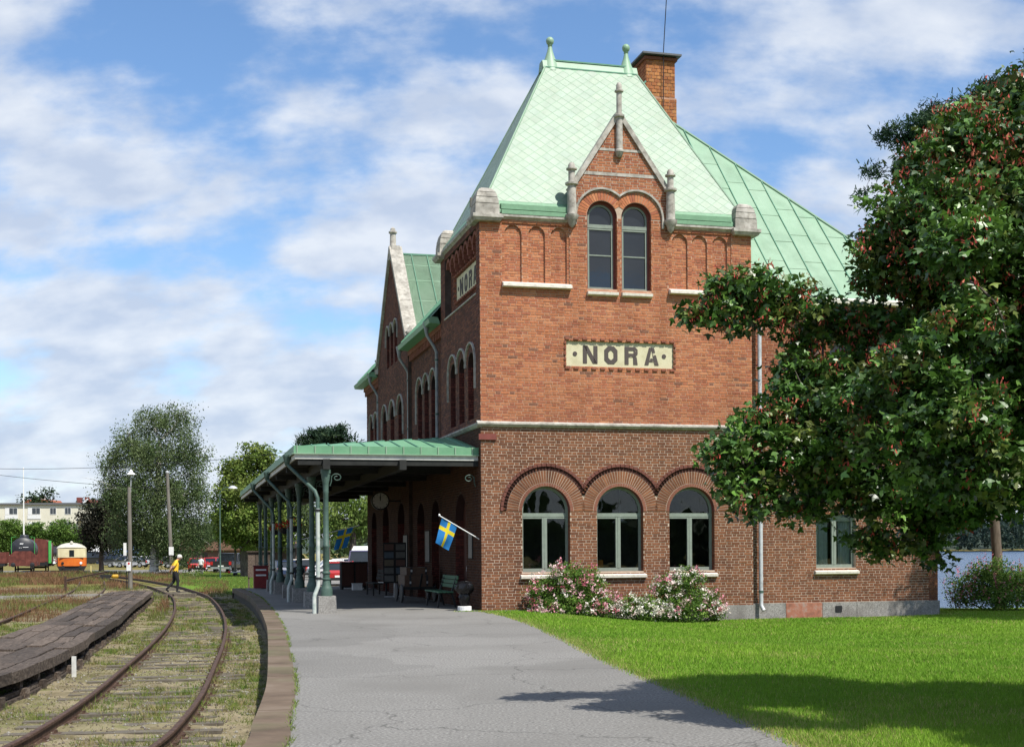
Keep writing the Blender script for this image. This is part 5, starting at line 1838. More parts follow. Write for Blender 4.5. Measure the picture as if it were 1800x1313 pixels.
def leaves(P, size, tmpl, cols, tip=(0, 0, -0.5), spread=1.0, nup=0.8, rng=RNG):
    """one leaf at each point; tip: mean direction of the tips; nup: how far the blades face the sky"""
    n = len(P)
    d = rng.normal(0, spread, (n, 3)) + np.array(tip)
    d /= np.linalg.norm(d, axis=1)[:, None]
    up = rng.normal(0, 0.55, (n, 3)) + np.array((0, 0, nup))
    s = np.cross(d, up); s /= (np.linalg.norm(s, axis=1)[:, None] + 1e-9)
    nn = np.cross(s, d)
    sz = np.asarray(size)
    if sz.ndim == 0: sz = sz * rng.uniform(0.55, 1.4, n)
    k = len(tmpl)
    V = (P[:, None] + (s[:, None] * tmpl[None, :, 0:1] + d[:, None] * tmpl[None, :, 1:2] + nn[:, None] * tmpl[None, :, 2:3]) * sz[:, None, None])
    return V.reshape(-1, 3), np.arange(n * k).reshape(n, k), cols


def clumps(lobes, per_m3, cr, per, rng=RNG, shell=0.62, area=0.0, zf=0.6):
    """lobes: (centre, (rx,ry,rz)).  Clump centres lie mostly near the skin of each lobe; returns leaf points and a clump id"""
    pts = []; ids = []
    cid = 0
    for c, r_ in lobes:
        r_ = np.array(r_, float)
        vol = 4.19 * r_.prod()
        n = max(3, int(vol * per_m3 + area * 12.57 * (r_.prod() ** (2 / 3))))
        d = rng.normal(0, 1, (n, 3)); d /= np.linalg.norm(d, axis=1)[:, None]
        rad = shell + (1 - shell) * rng.random(n)
        rad = np.where(rng.random(n) < 0.3, rng.random(n) ** 0.5 * shell, rad)
        cc = np.array(c) + d * rad[:, None] * r_
        for q in cc:
            m = max(4, int(per * rng.uniform(0.6, 1.4)))
            o = np.clip(rng.normal(0, 1, (m, 3)), -1.9, 1.9) * np.array((cr, cr, cr * zf)) * rng.uniform(.7, 1.3)
            pts.append(q + o); ids.append(np.full(m, cid)); cid += 1
    return np.concatenate(pts), np.concatenate(ids), cid


def leafcol(ids, ncl, pal, rng=RNG, var=0.22):
    pal = np.array(pal)
    base = pal[rng.integers(0, len(pal), ncl)] * rng.uniform(1 - var, 1 + var, (ncl, 1))
    return base[ids] * rng.uniform(0.8, 1.2, (len(ids), 1))


def limb(mb, a, b, r0, r1, bend=0.15, n=6, seg=7):
    a, b = Vector(a), Vector(b)
    L_ = (b - a).length
    o = Vector((random.uniform(-1, 1), random.uniform(-1, 1), random.uniform(-.2, 1))) * L_ * bend
    pts = [a.lerp(b, t / n) + o * math.sin(PI * t / n) for t in range(n + 1)]
    mb.tube(pts, [r0 + (r1 - r0) * t / n for t in range(n + 1)], seg)
    return pts


def tree(name, label, cat, base, trunk_top, r0, lobes, pal, size, per_m3, per, cr, tmpl=LEAF_OVAL, mat=None, bark=None, group=None, tip=(0, 0, -.4), nup=.8, shell=.62, twigs=0,
         lean=0.0, crown='crown', area=0.0, zf=.6, var=.25):
    base = Vector(base)
    root = empty(name, base, 0, label, cat, group)
    mb = MB()
    tt_ = Vector(trunk_top)
    mid = base.lerp(tt_, .5) + Vector((random.uniform(-.1, .1) + lean, 0, 0))
    mb.tube([Vector((0, 0, -.1)), (base.lerp(tt_, .12) - base) * .5, base.lerp(tt_, .3) - base, mid - base, tt_ - base], [r0 * 1.35, r0 * 1.05, r0 * .95, r0 * .8, r0 * .45], 9)
    nodes = [(mid.lerp(tt_, .3) - base, r0 * .5), (tt_ - base, r0 * .4)]
    for c, r_ in sorted(lobes, key=lambda l: (Vector(l[0]) - tt_).length):      # each limb forks off the nearest one already grown
        cv = Vector(c) - base
        s_, rs = min(nodes, key=lambda q: (q[0] - cv).length + .35 * q[0].length)
        re = max(rs * .62, r0 * .045)
        pts = limb(mb, s_, cv, rs * .8, re * .8, .09)
        nodes.append((cv, re))
        for k in range(twigs):
            q = Vector(c) - base + Vector([random.gauss(0, .55) * x for x in r_])
            limb(mb, pts[3 + k % 4], q, r0 * .09, r0 * .02, .12, 4, 5)
    mb.obj('trunk', bark or M_BARK, root, smooth=60)
    P, ids, n = clumps(lobes, per_m3, cr, per, shell=shell, area=area, zf=zf)
    V, F, C_ = leaves(P - np.array(base), size, tmpl, leafcol(ids, n, pal, var=var), tip, 1.0, nup)
    ob(crown, np_mesh(crown, V, F, C_), mat or M_LEAFM, root)
    return root, P, ids


def px_lobes(L, Y0):
    """(px, py, rx px, ry px, dY, depth radius factor)"""
    out = []
    for l in L:
        px, py, rx, ry = l[:4]
        Y = Y0 + (l[4] if len(l) > 4 else 0)
        k = Y / FPX
        out.append((tuple(at(px, py, Y)), (rx * k, (rx + ry) / 2 * k * 1.1, ry * k)))
    return out


# ---- small red-fruited maple reaching into the picture, its trunk just outside
ml = px_lobes([
    (1830, 230, 130, 130, .3), (1760, 300, 120, 130, 0), (1690, 260, 60, 80, .2), (1700, 390, 130, 110, -.4), (1610, 400, 95, 85, -.2), (1640, 310, 70, 70, .1), (1545, 440, 55, 50, -.3),
    (1750, 500, 140, 100, .2), (1640, 500, 90, 45, -.2), (1540, 500, 40, 28, 0), (1855, 420, 150, 180, .6),
    (1310, 508, 62, 38, -.2), (1250, 548, 40, 26, -.3), (1292, 575, 22, 22, -.3), (1385, 530, 62, 36, -.1), (1340, 550, 46, 34, -.1), (1455, 560, 62, 40, .1), (1530, 575, 62, 44, .2),
    (1420, 600, 40, 30, 0), (1390, 650, 32, 40, 0), (1600, 620, 105, 80, .1), (1720, 640, 130, 110, .3), (1840, 640, 120, 140, .6), (1470, 660, 70, 36, -.1), (1400, 705, 62, 38, -.2),
    (1340, 755, 55, 38, -.4), (1290, 800, 36, 40, -.5), (1280, 860, 22, 36, -.5), (1400, 790, 80, 50, -.3), (1330, 850, 44, 40, -.4), (1500, 740, 90, 70, -.1), (1600, 760, 95, 80, .1), (1720, 780, 105, 90, .3),
    (1460, 850, 70, 50, -.2), (1550, 860, 85, 60, 0), (1640, 880, 80, 62, .2), (1735, 865, 75, 50, .4), (1830, 820, 80, 100, .6), (1390, 885, 32, 34, -.3), (1440, 898, 26, 28, -.2), (1535, 945, 50, 30, 0),
    (1575, 960, 30, 24, 0), (1625, 935, 44, 36, .2), (1652, 975, 15, 26, .2), (1700, 905, 34, 28, .4), (1225, 552, 26, 20, -.3), (1270, 515, 34, 26, -.2), (1262, 790, 22, 34, -.5), (1318, 895, 26, 26, -.4)], 13.1)
ml += px_lobes([(1600, 640, 70, 62, -1.8), (1560, 760, 74, 56, -1.8), (1680, 720, 90, 80, -2.0), (1700, 560, 80, 62, -1.8), (1500, 700, 50, 42, -1.5), (1640, 840, 62, 46, -1.8), (1740, 820, 70, 56, -2.0), (1690, 420, 80, 60, -1.6)], 13.1)
ml += [((5.75, 11.2, 3.5), (1.15, 1.1, 1.1)), ((6.9, 10.7, 3.2), (1.4, 1.2, 1.2)), ((7.6, 12.2, 4.6), (1.6, 1.6, 1.5)), ((6.6, 11.8, 5.0), (1.4, 1.2, 1.1)), ((6.3, 10.4, 2.2), (1.0, .9, .8)), ((6.5, 9.6, 2.9), (1.3, 1.0, 1.0)), ((5.6, 9.9, 2.1), (.9, .8, .6))]
MPAL = [(.045, .108, .017), (.06, .135, .021), (.078, .165, .026), (.036, .088, .015), (.10, .195, .032), (.11, .145, .03)]
mt, MP, MI = tree('red_fruited_maple', 'leafy maple with red seed clusters in front of the station wing', 'tree', (6.3, 14.2, -.05), (6.0, 14.0, 3.6), .17, ml, MPAL, .066, 50, 30, .085, LEAF_MAPLE,
                  M_LEAF, tip=(0, 0, -.55), nup=.9, shell=.55, twigs=2, area=26, var=.42)
# red keys hang in bunches under the outer shoots, more in the upper, sunny part
czm = np.bincount(MI, MP[:, 2]) / np.bincount(MI)
sel = RNG.random(MI.max() + 1) < np.clip(.08 + .10 * (czm - 2.2), .06, .6)
cid = np.where(sel)[0]
cnt_ = np.bincount(MI)
cent = np.c_[np.bincount(MI, MP[:, 0]), np.bincount(MI, MP[:, 1]), np.bincount(MI, MP[:, 2])][cid] / cnt_[cid, None]
kp = np.repeat(cent, 18, axis=0) + RNG.normal(0, .042, (len(cent) * 18, 3)) + np.array((-.03, -.11, .01)) + np.repeat(RNG.normal(0, .06, (len(cent), 3)), 18, axis=0)
kc = np.array([(.40, .06, .045), (.30, .045, .035), (.46, .14, .085)])[RNG.integers(0, 3, len(kp))]
V, F, C_ = leaves(kp - np.array((6.3, 14.2, -.05)), .040, LEAF_KEY, kc, (0, 0, -1.2), .6, .2)
ob('seed_clusters', np_mesh('seed_clusters', V, F, C_), M_PETAL, mt, kind='stuff')

# ---- tree outside the right edge whose shade falls on the end of the wing
tree('shade_tree', 'broad leafy tree outside the right edge by the wing corner', 'tree', (18.2, 34.2, -.4), (18.0, 34.2, 5.5), .3,
     [((17.2, 34.2, 7.5), (2.4, 2.4, 2.2)), ((19.2, 34.6, 8.0), (2.6, 2.4, 2.4)), ((18.0, 34.0, 10.2), (2.2, 2.2, 1.8)), ((16.9, 33.6, 5.2), (1.6, 1.8, 1.4)), ((19.5, 33.5, 5.2), (2, 2, 1.5))],
     MPAL, .13, 9, 26, .26, mat=M_LEAF, twigs=1)

# ---- pine beyond the wing, by the lake
pb = gnd(1762, 1035, -.6); pb = Vector((17.05, 46.0, -1.0))
pl2 = px_lobes([(1560, 240, 16, 20), (1612, 222, 28, 18, -.4), (1650, 208, 30, 20), (1604, 246, 22, 12), (1532, 305, 12, 14, .2), (1516, 345, 9, 15, .3), (1600, 300, 24, 20),
                (1640, 280, 50, 40), (1700, 230, 60, 50), (1760, 180, 60, 40), (1700, 330, 60, 60), (1770, 270, 60, 60), (1640, 390, 70, 50), (1740, 430, 80, 60), (1650, 480, 60, 30), (1720, 540, 60, 40), (1790, 380, 60, 60)], 46.5)
tree('pine_tree', 'dark green pine rising behind the maple and the roof', 'tree', pb, (16.2, 46.4, 15.0), .17, pl2, [(.022, .055, .028), (.03, .068, .032), (.018, .045, .025), (.045, .085, .035)], .15, 30, 110, .20,
     LEAF_NEEDLE, M_LEAFM, M_PINEBARK, tip=(0, 0, .5), nup=.3, shell=.5)

# ---- pink spirea bush by the lake
def bush(name, label, cat, base, lobes, pal, size, per_m3, per, cr, flowers=None, group=None, tip=(0, 0, .5), tmpl=LEAF_OVAL, mat=None):
    base = Vector(base)
    root = empty(name, base, 0, label, cat, group)
    mb = MB()
    for c, r_ in lobes:
        for k in range(4):
            q = Vector(c) - base + Vector([random.gauss(0, .5) * x for x in r_])
            limb(mb, (random.uniform(-.15, .15) + (c[0] - base.x) * .5, random.uniform(-.1, .1) + (c[1] - base.y) * .5, -.05), q, .014, .005, .15, 4, 5)
    mb.obj('stems', M_BARK, root)
    P, ids, n = clumps(lobes, per_m3, cr, per, shell=.55)
    P[:, 2] = np.maximum(P[:, 2], base.z + .02)
    V, F, C_ = leaves(P - np.array(base), size, tmpl, leafcol(ids, n, pal), tip, 1, .7)
    ob('foliage', np_mesh('foliage', V, F, C_), mat or M_LEAFM, root)
    if flowers:
        fpal, fs, nfl, fper, fr, kind_ = flowers
        pts = []; cols = []
        for c, r_ in lobes:
            d = RNG.normal(0, 1, (nfl, 3)); d[:, 2] = np.abs(d[:, 2]) * .9 - .35; d[:, 1] -= .35
            d /= np.linalg.norm(d, axis=1)[:, None]
            q = np.array(c) + d * np.array(r_) * RNG.uniform(.97, 1.12, (nfl, 1))
            col = np.array(fpal)[RNG.integers(0, len(fpal), nfl)]
            if kind_ == 'spike':
                for k in range(fper):
                    pts.append(q + np.array((0, 0, 1)) * (k / fper) * fr + RNG.normal(0, .02, q.shape)); cols.append(col)
            else:
                for k in range(fper):
                    pts.append(q + RNG.normal(0, fr, q.shape)); cols.append(col * RNG.uniform(.85, 1.1, (nfl, 1)))
        Pf = np.concatenate(pts); Cf = np.concatenate(cols)
        V, F, C_ = leaves(Pf - np.array(base), fs, LEAF_OVAL, Cf, (0, -.4, .5), .9, .5)
        ob('flowers', np_mesh('flowers', V, F, C_), M_PETAL, root, kind='stuff')
    return root


GP = [(.085, .17, .025), (.12, .22, .035), (.06, .125, .02), (.165, .26, .05)]
bush('spirea_bush', 'rounded green bush with pink flower spikes by the lake', 'bush', (15.6, 41.2, -.38),
     px_lobes([(1705, 1035, 42, 32), (1745, 1018, 45, 36), (1790, 1030, 45, 38), (1690, 1055, 26, 18), (1755, 1052, 60, 22, -.4), (1830, 1035, 45, 38), (1728, 1005, 22, 22)], 41.2), GP, .07, 110, 22, .13,
     ([(.55, .17, .22), (.48, .13, .19), (.62, .28, .32)], .05, 26, 9, .22, 'spike'))
# ---- rose bushes under the ground floor windows
PK = [(.66, .26, .32), (.74, .44, .47), (.78, .60, .58), (.80, .72, .66), (.56, .15, .21)]
WH = [(.80, .77, .68), (.78, .72, .62), (.74, .56, .55), (.82, .80, .74)]
def blobs(L):
    return [(tuple(bw(u, v, z)), (a, b, c)) for u, v, z, a, b, c in L]
bush('rose_bush', 'large rose bush with pink blooms under the first arched window', 'rose bush', bw(2.3, -.75, -.38),
     blobs([(1.55, -.6, .38, .42, .4, .6), (2.15, -.7, .72, .6, .45, .6), (2.75, -.75, .6, .5, .45, .58), (2.0, -.95, .1, .75, .4, .45), (2.95, -.95, .05, .5, .4, .42), (3.35, -.7, .0, .35, .35, .45), (1.5, -.85, -.1, .4, .3, .3)]), GP, .055, 300, 26, .08,
     (PK, .068, 26, 16, .042, 'ball'), group='rose bushes along the station wall')
bush('rose_bush', 'low rose bush with white blooms between the two pink ones', 'rose bush', bw(4.15, -.85, -.4),
     blobs([(3.85, -.85, .0, .38, .35, .42), (4.35, -.9, -.02, .45, .38, .42), (4.75, -.9, -.1, .35, .35, .35)]), GP, .055, 300, 26, .08, (WH, .062, 30, 16, .04, 'ball'), group='rose bushes along the station wall')
bush('rose_bush', 'rose bush with pale pink blooms under the third arched window', 'rose bush', bw(5.5, -.75, -.4),
     blobs([(5.05, -.7, .45, .42, .4, .55), (5.6, -.75, .6, .5, .42, .55), (6.2, -.75, .1, .45, .4, .5), (5.5, -1.0, -.05, .6, .4, .42), (6.45, -.7, -.12, .3, .3, .3)]), GP, .055, 300, 26, .08,
     (PK[1:4] + WH[:1] + PK[:1], .068, 26, 16, .042, 'ball'), group='rose bushes along the station wall')

# ---- trees of the town beyond the tracks
BG = [(.07, .105, .035), (.095, .135, .048), (.052, .082, .03), (.125, .155, .065)]
gz_ = lambda px, Y: (at(px, 960, Y).x, Y, GZ - .1)
bb = gz_(270, 118)
bl = px_lobes([(268, 745, 46, 30), (312, 740, 40, 32, 1), (222, 772, 34, 26, -1), (200, 815, 32, 38), (255, 800, 55, 45, -1), (320, 800, 48, 42), (352, 800, 18, 30, 1), (196, 860, 30, 40), (240, 870, 55, 55, -1), (310, 870, 55, 50), (352, 865, 24, 50),
               (225, 930, 45, 42), (290, 930, 55, 45, -1), (345, 930, 32, 42), (300, 970, 50, 26), (240, 965, 40, 24)], 118)
tree('birch_tree', 'tall loose birch with drooping branches beyond the tracks', 'tree', bb, (bb[0] + .6, 118, 11.5), .38, bl, [(.075, .115, .04), (.10, .142, .052), (.055, .09, .034), (.125, .16, .068)], .16, 1.45, 84, .36, LEAF_OVAL, M_LEAFM, M_BIRCH, tip=(0, 0, -1.4), nup=.4, shell=.45, twigs=3, zf=1.25)
b2 = gz_(178, 140)
tree('copper_beech', 'dark purple leaved tree beside the birch', 'tree', b2, (b2[0], 140, 5), .25, px_lobes([(178, 905, 38, 32), (205, 890, 28, 28), (160, 925, 26, 24), (195, 935, 35, 26), (178, 955, 34, 20), (210, 955, 28, 18)], 140),
     [(.022, .022, .014), (.032, .028, .018), (.026, .032, .016)], .26, 2.4, 50, .4)
LP = [(.12, .18, .032), (.155, .21, .042), (.09, .14, .028), (.19, .235, .055)]
b3 = gz_(432, 102)
tree('linden_tree', 'sunlit yellow green linden left of the canopy columns', 'tree', b3, (b3[0], 102, 6), .4,
     px_lobes([(450, 803, 32, 24), (420, 828, 34, 28), (470, 835, 34, 30, 1), (405, 868, 30, 28), (450, 868, 46, 34, -1), (490, 870, 30, 36, 1), (402, 915, 26, 28), (445, 912, 46, 32, -1), (488, 925, 36, 30), (420, 940, 30, 20), (398, 940, 24, 16), (450, 950, 40, 16), (490, 955, 30, 14), (385, 905, 16, 20)], 102),
     LP, .22, 4.2, 70, .34, shell=.6, twigs=1)
b4 = gz_(575, 150)
tree('dark_pine', 'dark round pine crown showing above the canopy roof', 'tree', b4, (b4[0], 150, 10), .35, px_lobes([(575, 770, 38, 24), (545, 782, 26, 18), (605, 785, 26, 18), (580, 800, 40, 22)], 150),
     [(.02, .045, .022), (.03, .06, .028), (.045, .075, .03)], .40, 1.6, 70, .42, LEAF_NEEDLE, bark=M_PINEBARK, tip=(0, 0, .4))
b5 = gz_(620, 112)
tree('willow_tree', 'light green weeping willow seen under the canopy', 'tree', b5, (b5[0], 112, 5.5), .35, px_lobes([(620, 890, 34, 40), (590, 905, 24, 40), (645, 905, 26, 44), (615, 930, 40, 28)], 112),
     [(.12, .18, .035), (.16, .22, .05), (.09, .15, .03)], .26, 2.0, 34, .36, tip=(0, 0, -2.2), nup=.2)
k = 0
for px, py, rx, ry, Y, lab in ((515, 900, 34, 44, 150, 'green tree between the far canopy columns'), (560, 905, 30, 46, 158, 'bushy green tree behind the near canopy columns'),
                               (690, 900, 50, 50, 170, 'tree behind the far end of the station'), (345, 935, 26, 40, 150, 'green tree behind the birch and the parked pickup'),
                               (385, 925, 24, 36, 165, 'small tree behind the street lamp'), (650, 930, 30, 26, 140, 'low tree right of the willow')):
    b_ = gz_(px, Y)
    tree('park_tree', lab, 'tree', b_, (b_[0], Y, 4), .25, px_lobes([(px, py, rx, ry * .7), (px - rx * .5, py + ry * .5, rx * .7, ry * .5), (px + rx * .5, py + ry * .4, rx * .7, ry * .5)], Y), BG, .26, 1.3, 60, .45, group='trees behind the car park')
b6 = gz_(72, 262)
tree('roofside_tree', 'dark tree behind the cream apartment block', 'tree', b6, (b6[0], 262, 8), .3, px_lobes([(80, 866, 16, 13), (62, 874, 16, 10), (40, 878, 10, 7), (70, 885, 30, 12)], 262), [(.02, .04, .015), (.035, .06, .02)], .5, .5, 30, .6)
HP = [(.09, .165, .028), (.12, .20, .036), (.07, .13, .024)]
for i, (px, py, rx, ry, lab) in enumerate(((18, 930, 24, 20, 'dark green shrub behind the tank wagon'), (62, 938, 24, 20, 'round green shrub right of the tank wagon'), (108, 935, 26, 22, 'tall green shrub behind the railcar roof'),
                                           (148, 945, 24, 18, 'green shrub right of the railcar'), (185, 950, 24, 16, 'bright green shrub behind the dark van'), (222, 950, 24, 16, 'bright green shrub beside the lamp pole'), (256, 958, 20, 14, 'low green shrub left of the birch trunk'))):
    Y = 228
    b_ = gz_(px, Y)
    bush('hedge_shrub', lab, 'shrub', b_, px_lobes([(px, py, rx, ry), (px - 10, py + 18, rx, 18), (px + 10, py + 20, rx, 18), (px, py + 34, rx * 1.2, 14)], Y), HP, .30, 3.0, 34, .38, group='shrubs along the yard')
b_ = gz_(318, 105)
bush('verge_shrub', 'low dark shrub behind the walking man', 'shrub', b_, px_lobes([(312, 992, 18, 12), (338, 998, 16, 9)], 104), [(.04, .06, .02), (.06, .085, .025)], .14, 12, 24, .18)
b_ = gz_(345, 98)
bush('flower_clump', 'pale flowering clump on the far lawn', 'flowers', b_, px_lobes([(345, 1006, 12, 5)], 98), GP, .1, 30, 20, .12, (WH, .06, 30, 4, .06, 'ball'))

# far masses: woods on the horizon and the wooded shore over the lake
def wood(name, label, pts, h0, h1, w, pal, size):
    n = len(pts)
    P = []; C_ = []
    for x, y in pts:
        h = random.uniform(h0, h1)
        m = 46
        t = RNG.random(m) ** .8
        rr_ = w * (1 - .75 * t) * RNG.uniform(.5, 1.1, m)
        a = RNG.uniform(0, 2 * PI, m)
        P.append(np.c_[x + rr_ * np.cos(a), y + rr_ * np.sin(a), GZ + t * h + HILLZ(x, y)])
        C_.append(np.array(pal[random.randrange(len(pal))]) * RNG.uniform(.8, 1.2, (m, 1)))
    P = np.concatenate(P); C_ = np.concatenate(C_)
    V, F, C_ = leaves(P, size, LEAF_OVAL, C_, (0, 0, .2), 1, .6)
    ob(name, np_mesh(name, V, F, C_), M_LEAFM, kind='stuff', label=label)


def HILLZ(x, y):
    return 14.0 * float(sstep(y, 640, 900)) * (0.65 + .35 * math.sin(x / 190 + 1.0))


hx = np.linspace(-200, 1400, 70); hy = np.linspace(628, 1300, 30)
XH, YH = np.meshgrid(hx, hy)
ZH = np.vectorize(HILLZ)(XH, YH) - 1.2
idx = np.arange(XH.size).reshape(XH.shape)
fh = np.c_[idx[:-1, :-1].ravel(), idx[:-1, 1:].ravel(), idx[1:, 1:].ravel(), idx[1:, :-1].ravel()]
ob('hill', np_mesh('hill', np.c_[XH.ravel(), YH.ravel(), ZH.ravel()], fh, smooth=True), flat('forest_floor', (.03, .045, .03), .95), kind='structure', label='low wooded hill across the lake')
wood('far_forest', 'dark spruce forest on the far lake shore', [(random.uniform(170, 420), random.uniform(634, 900)) for _ in range(800)], 7, 15, 4.0, [(.018, .035, .03), (.022, .042, .034), (.03, .05, .032)], 2.0)
wood('far_treeline', 'distant belt of trees behind the town', [(random.uniform(-190, 20), random.uniform(300, 360)) for _ in range(260)], 6, 11, 3.5, [(.04, .07, .025), (.055, .09, .03)], 1.6)
wood('rear_treeline', 'belt of trees mirrored in the station windows', [(random.uniform(-110, 150), random.uniform(-95, -70)) for _ in range(320)], 3.5, 6.5, 4.0, [(.03, .055, .02), (.04, .07, .025)], 2.6)
# tall dry grass and red sorrel in the yard
nn = 70000
yq = 40 + 90 * RNG.random(nn) ** 1.1
xq = (RNG.uniform(-60, 400, nn) - 900) * yq / FPX
m = vnoise(xq, yq * .4, 3.0, 51) * .6 + .4 * vnoise(xq, yq, .9, 52)
okq = (m > .38) & (np.abs(xq - xat(TC, yq)) > 1.0 + .0 * yq) & (xq < xat(TC, yq) + 3 + (yq - 60) * .1) & ~((np.abs(xq - (xat(DKR, np.clip(yq, 9, 55)) - .8)) < 1.2) & (yq < 57)) & ~((xq > xat(KL, np.clip(yq, 0, 57.5)) - 1.2) & (yq < 60))
xq, yq, m = xq[okq], yq[okq], m[okq]
red = vnoise(xq, yq * .5, 2.2, 53)[:, None] > .47
cq = np.where(red, np.array((.175, .098, .05)), np.array((.14, .16, .042))) * RNG.uniform(.75, 1.3, (len(xq), 1))
v_, f_, c_ = blades(xq, yq, np.full(len(xq), GZ - .06), RNG.uniform(.1, .42, len(xq)) * (m + .3), RNG.uniform(.02, .045, len(xq)) * np.clip(yq / 60, .6, 2), cq, lean=.35)
ob('yard_grass', np_mesh('yard_grass', v_, f_, c_), M_BLADE, kind='stuff', label='reddish dry grass and sorrel in the yard')
# ================================================================== VEHICLES
M_TYRE = flat('rubber', (.02, .02, .021), .8)
M_RIM = flat('alloy_rim', (.42, .43, .44), .35, metal=.6)
M_CARGLASS = noisy('car_glass', [(.012, .015, .018), (.02, .025, .03)], scale=2, rough=.06, spec=.8)
M_LAMP_R = flat('red_tail_lamp', (.45, .02, .015), .25)
M_LAMP_W = flat('headlamp', (.75, .76, .76), .2)
M_PLATE = flat('number_plate', (.75, .75, .72), .5)
M_WHITE = flat('white_paint', (.72, .72, .70), .5)
CARPAINT = {}


def paint(name, c):
    if name not in CARPAINT: CARPAINT[name] = noisy('car_paint_' + name, [c, tuple(min(1, x * 1.06) for x in c)], scale=1.5, rough=.28, spec=.5, coat=.6)
    return CARPAINT[name]


# side outlines: (x back->front, z) of the body and of the glasshouse; x=0 at the rear bumper
CARS = {
    'wagon': (4.7, 1.82, [(0, .35), (0, .78), (.10, .95), (3.15, .95), (4.45, .80), (4.68, .55), (4.7, .32)], [(.12, .95), (.42, 1.43), (2.35, 1.46), (3.2, .95)], (.85, 3.75)),
    'hatch': (3.9, 1.7, [(0, .35), (.02, .80), (.10, .92), (2.75, .92), (3.7, .78), (3.88, .52), (3.9, .32)], [(.10, .92), (.45, 1.42), (1.95, 1.47), (2.85, .92)], (.72, 3.15)),
    'sedan': (4.6, 1.78, [(0, .36), (.02, .82), (.2, .94), (3.1, .92), (4.4, .76), (4.58, .52), (4.6, .32)], [(.65, .93), (1.25, 1.40), (2.35, 1.43), (3.15, .92)], (.9, 3.7)),
    'suv': (4.6, 1.85, [(0, .45), (0, .95), (.08, 1.08), (3.2, 1.06), (4.35, .96), (4.58, .7), (4.6, .42)], [(.08, 1.08), (.35, 1.66), (2.4, 1.70), (3.25, 1.06)], (.85, 3.7)),
    'van': (5.2, 1.95, [(0, .40), (0, 1.15), (.02, 1.2), (4.2, 1.2), (4.95, .95), (5.18, .65), (5.2, .38)], [(.02, 1.2), (.12, 2.1), (3.55, 2.1), (4.35, 1.2)], (1.0, 4.2)),
    'pickup': (5.6, 2.0, [(0, .58), (0, 1.12), (.06, 1.18), (4.2, 1.18), (5.4, 1.10), (5.58, .75), (5.6, .5)], [(1.95, 1.18), (2.15, 1.90), (3.5, 1.93), (4.35, 1.18)], (1.1, 4.55)),
}


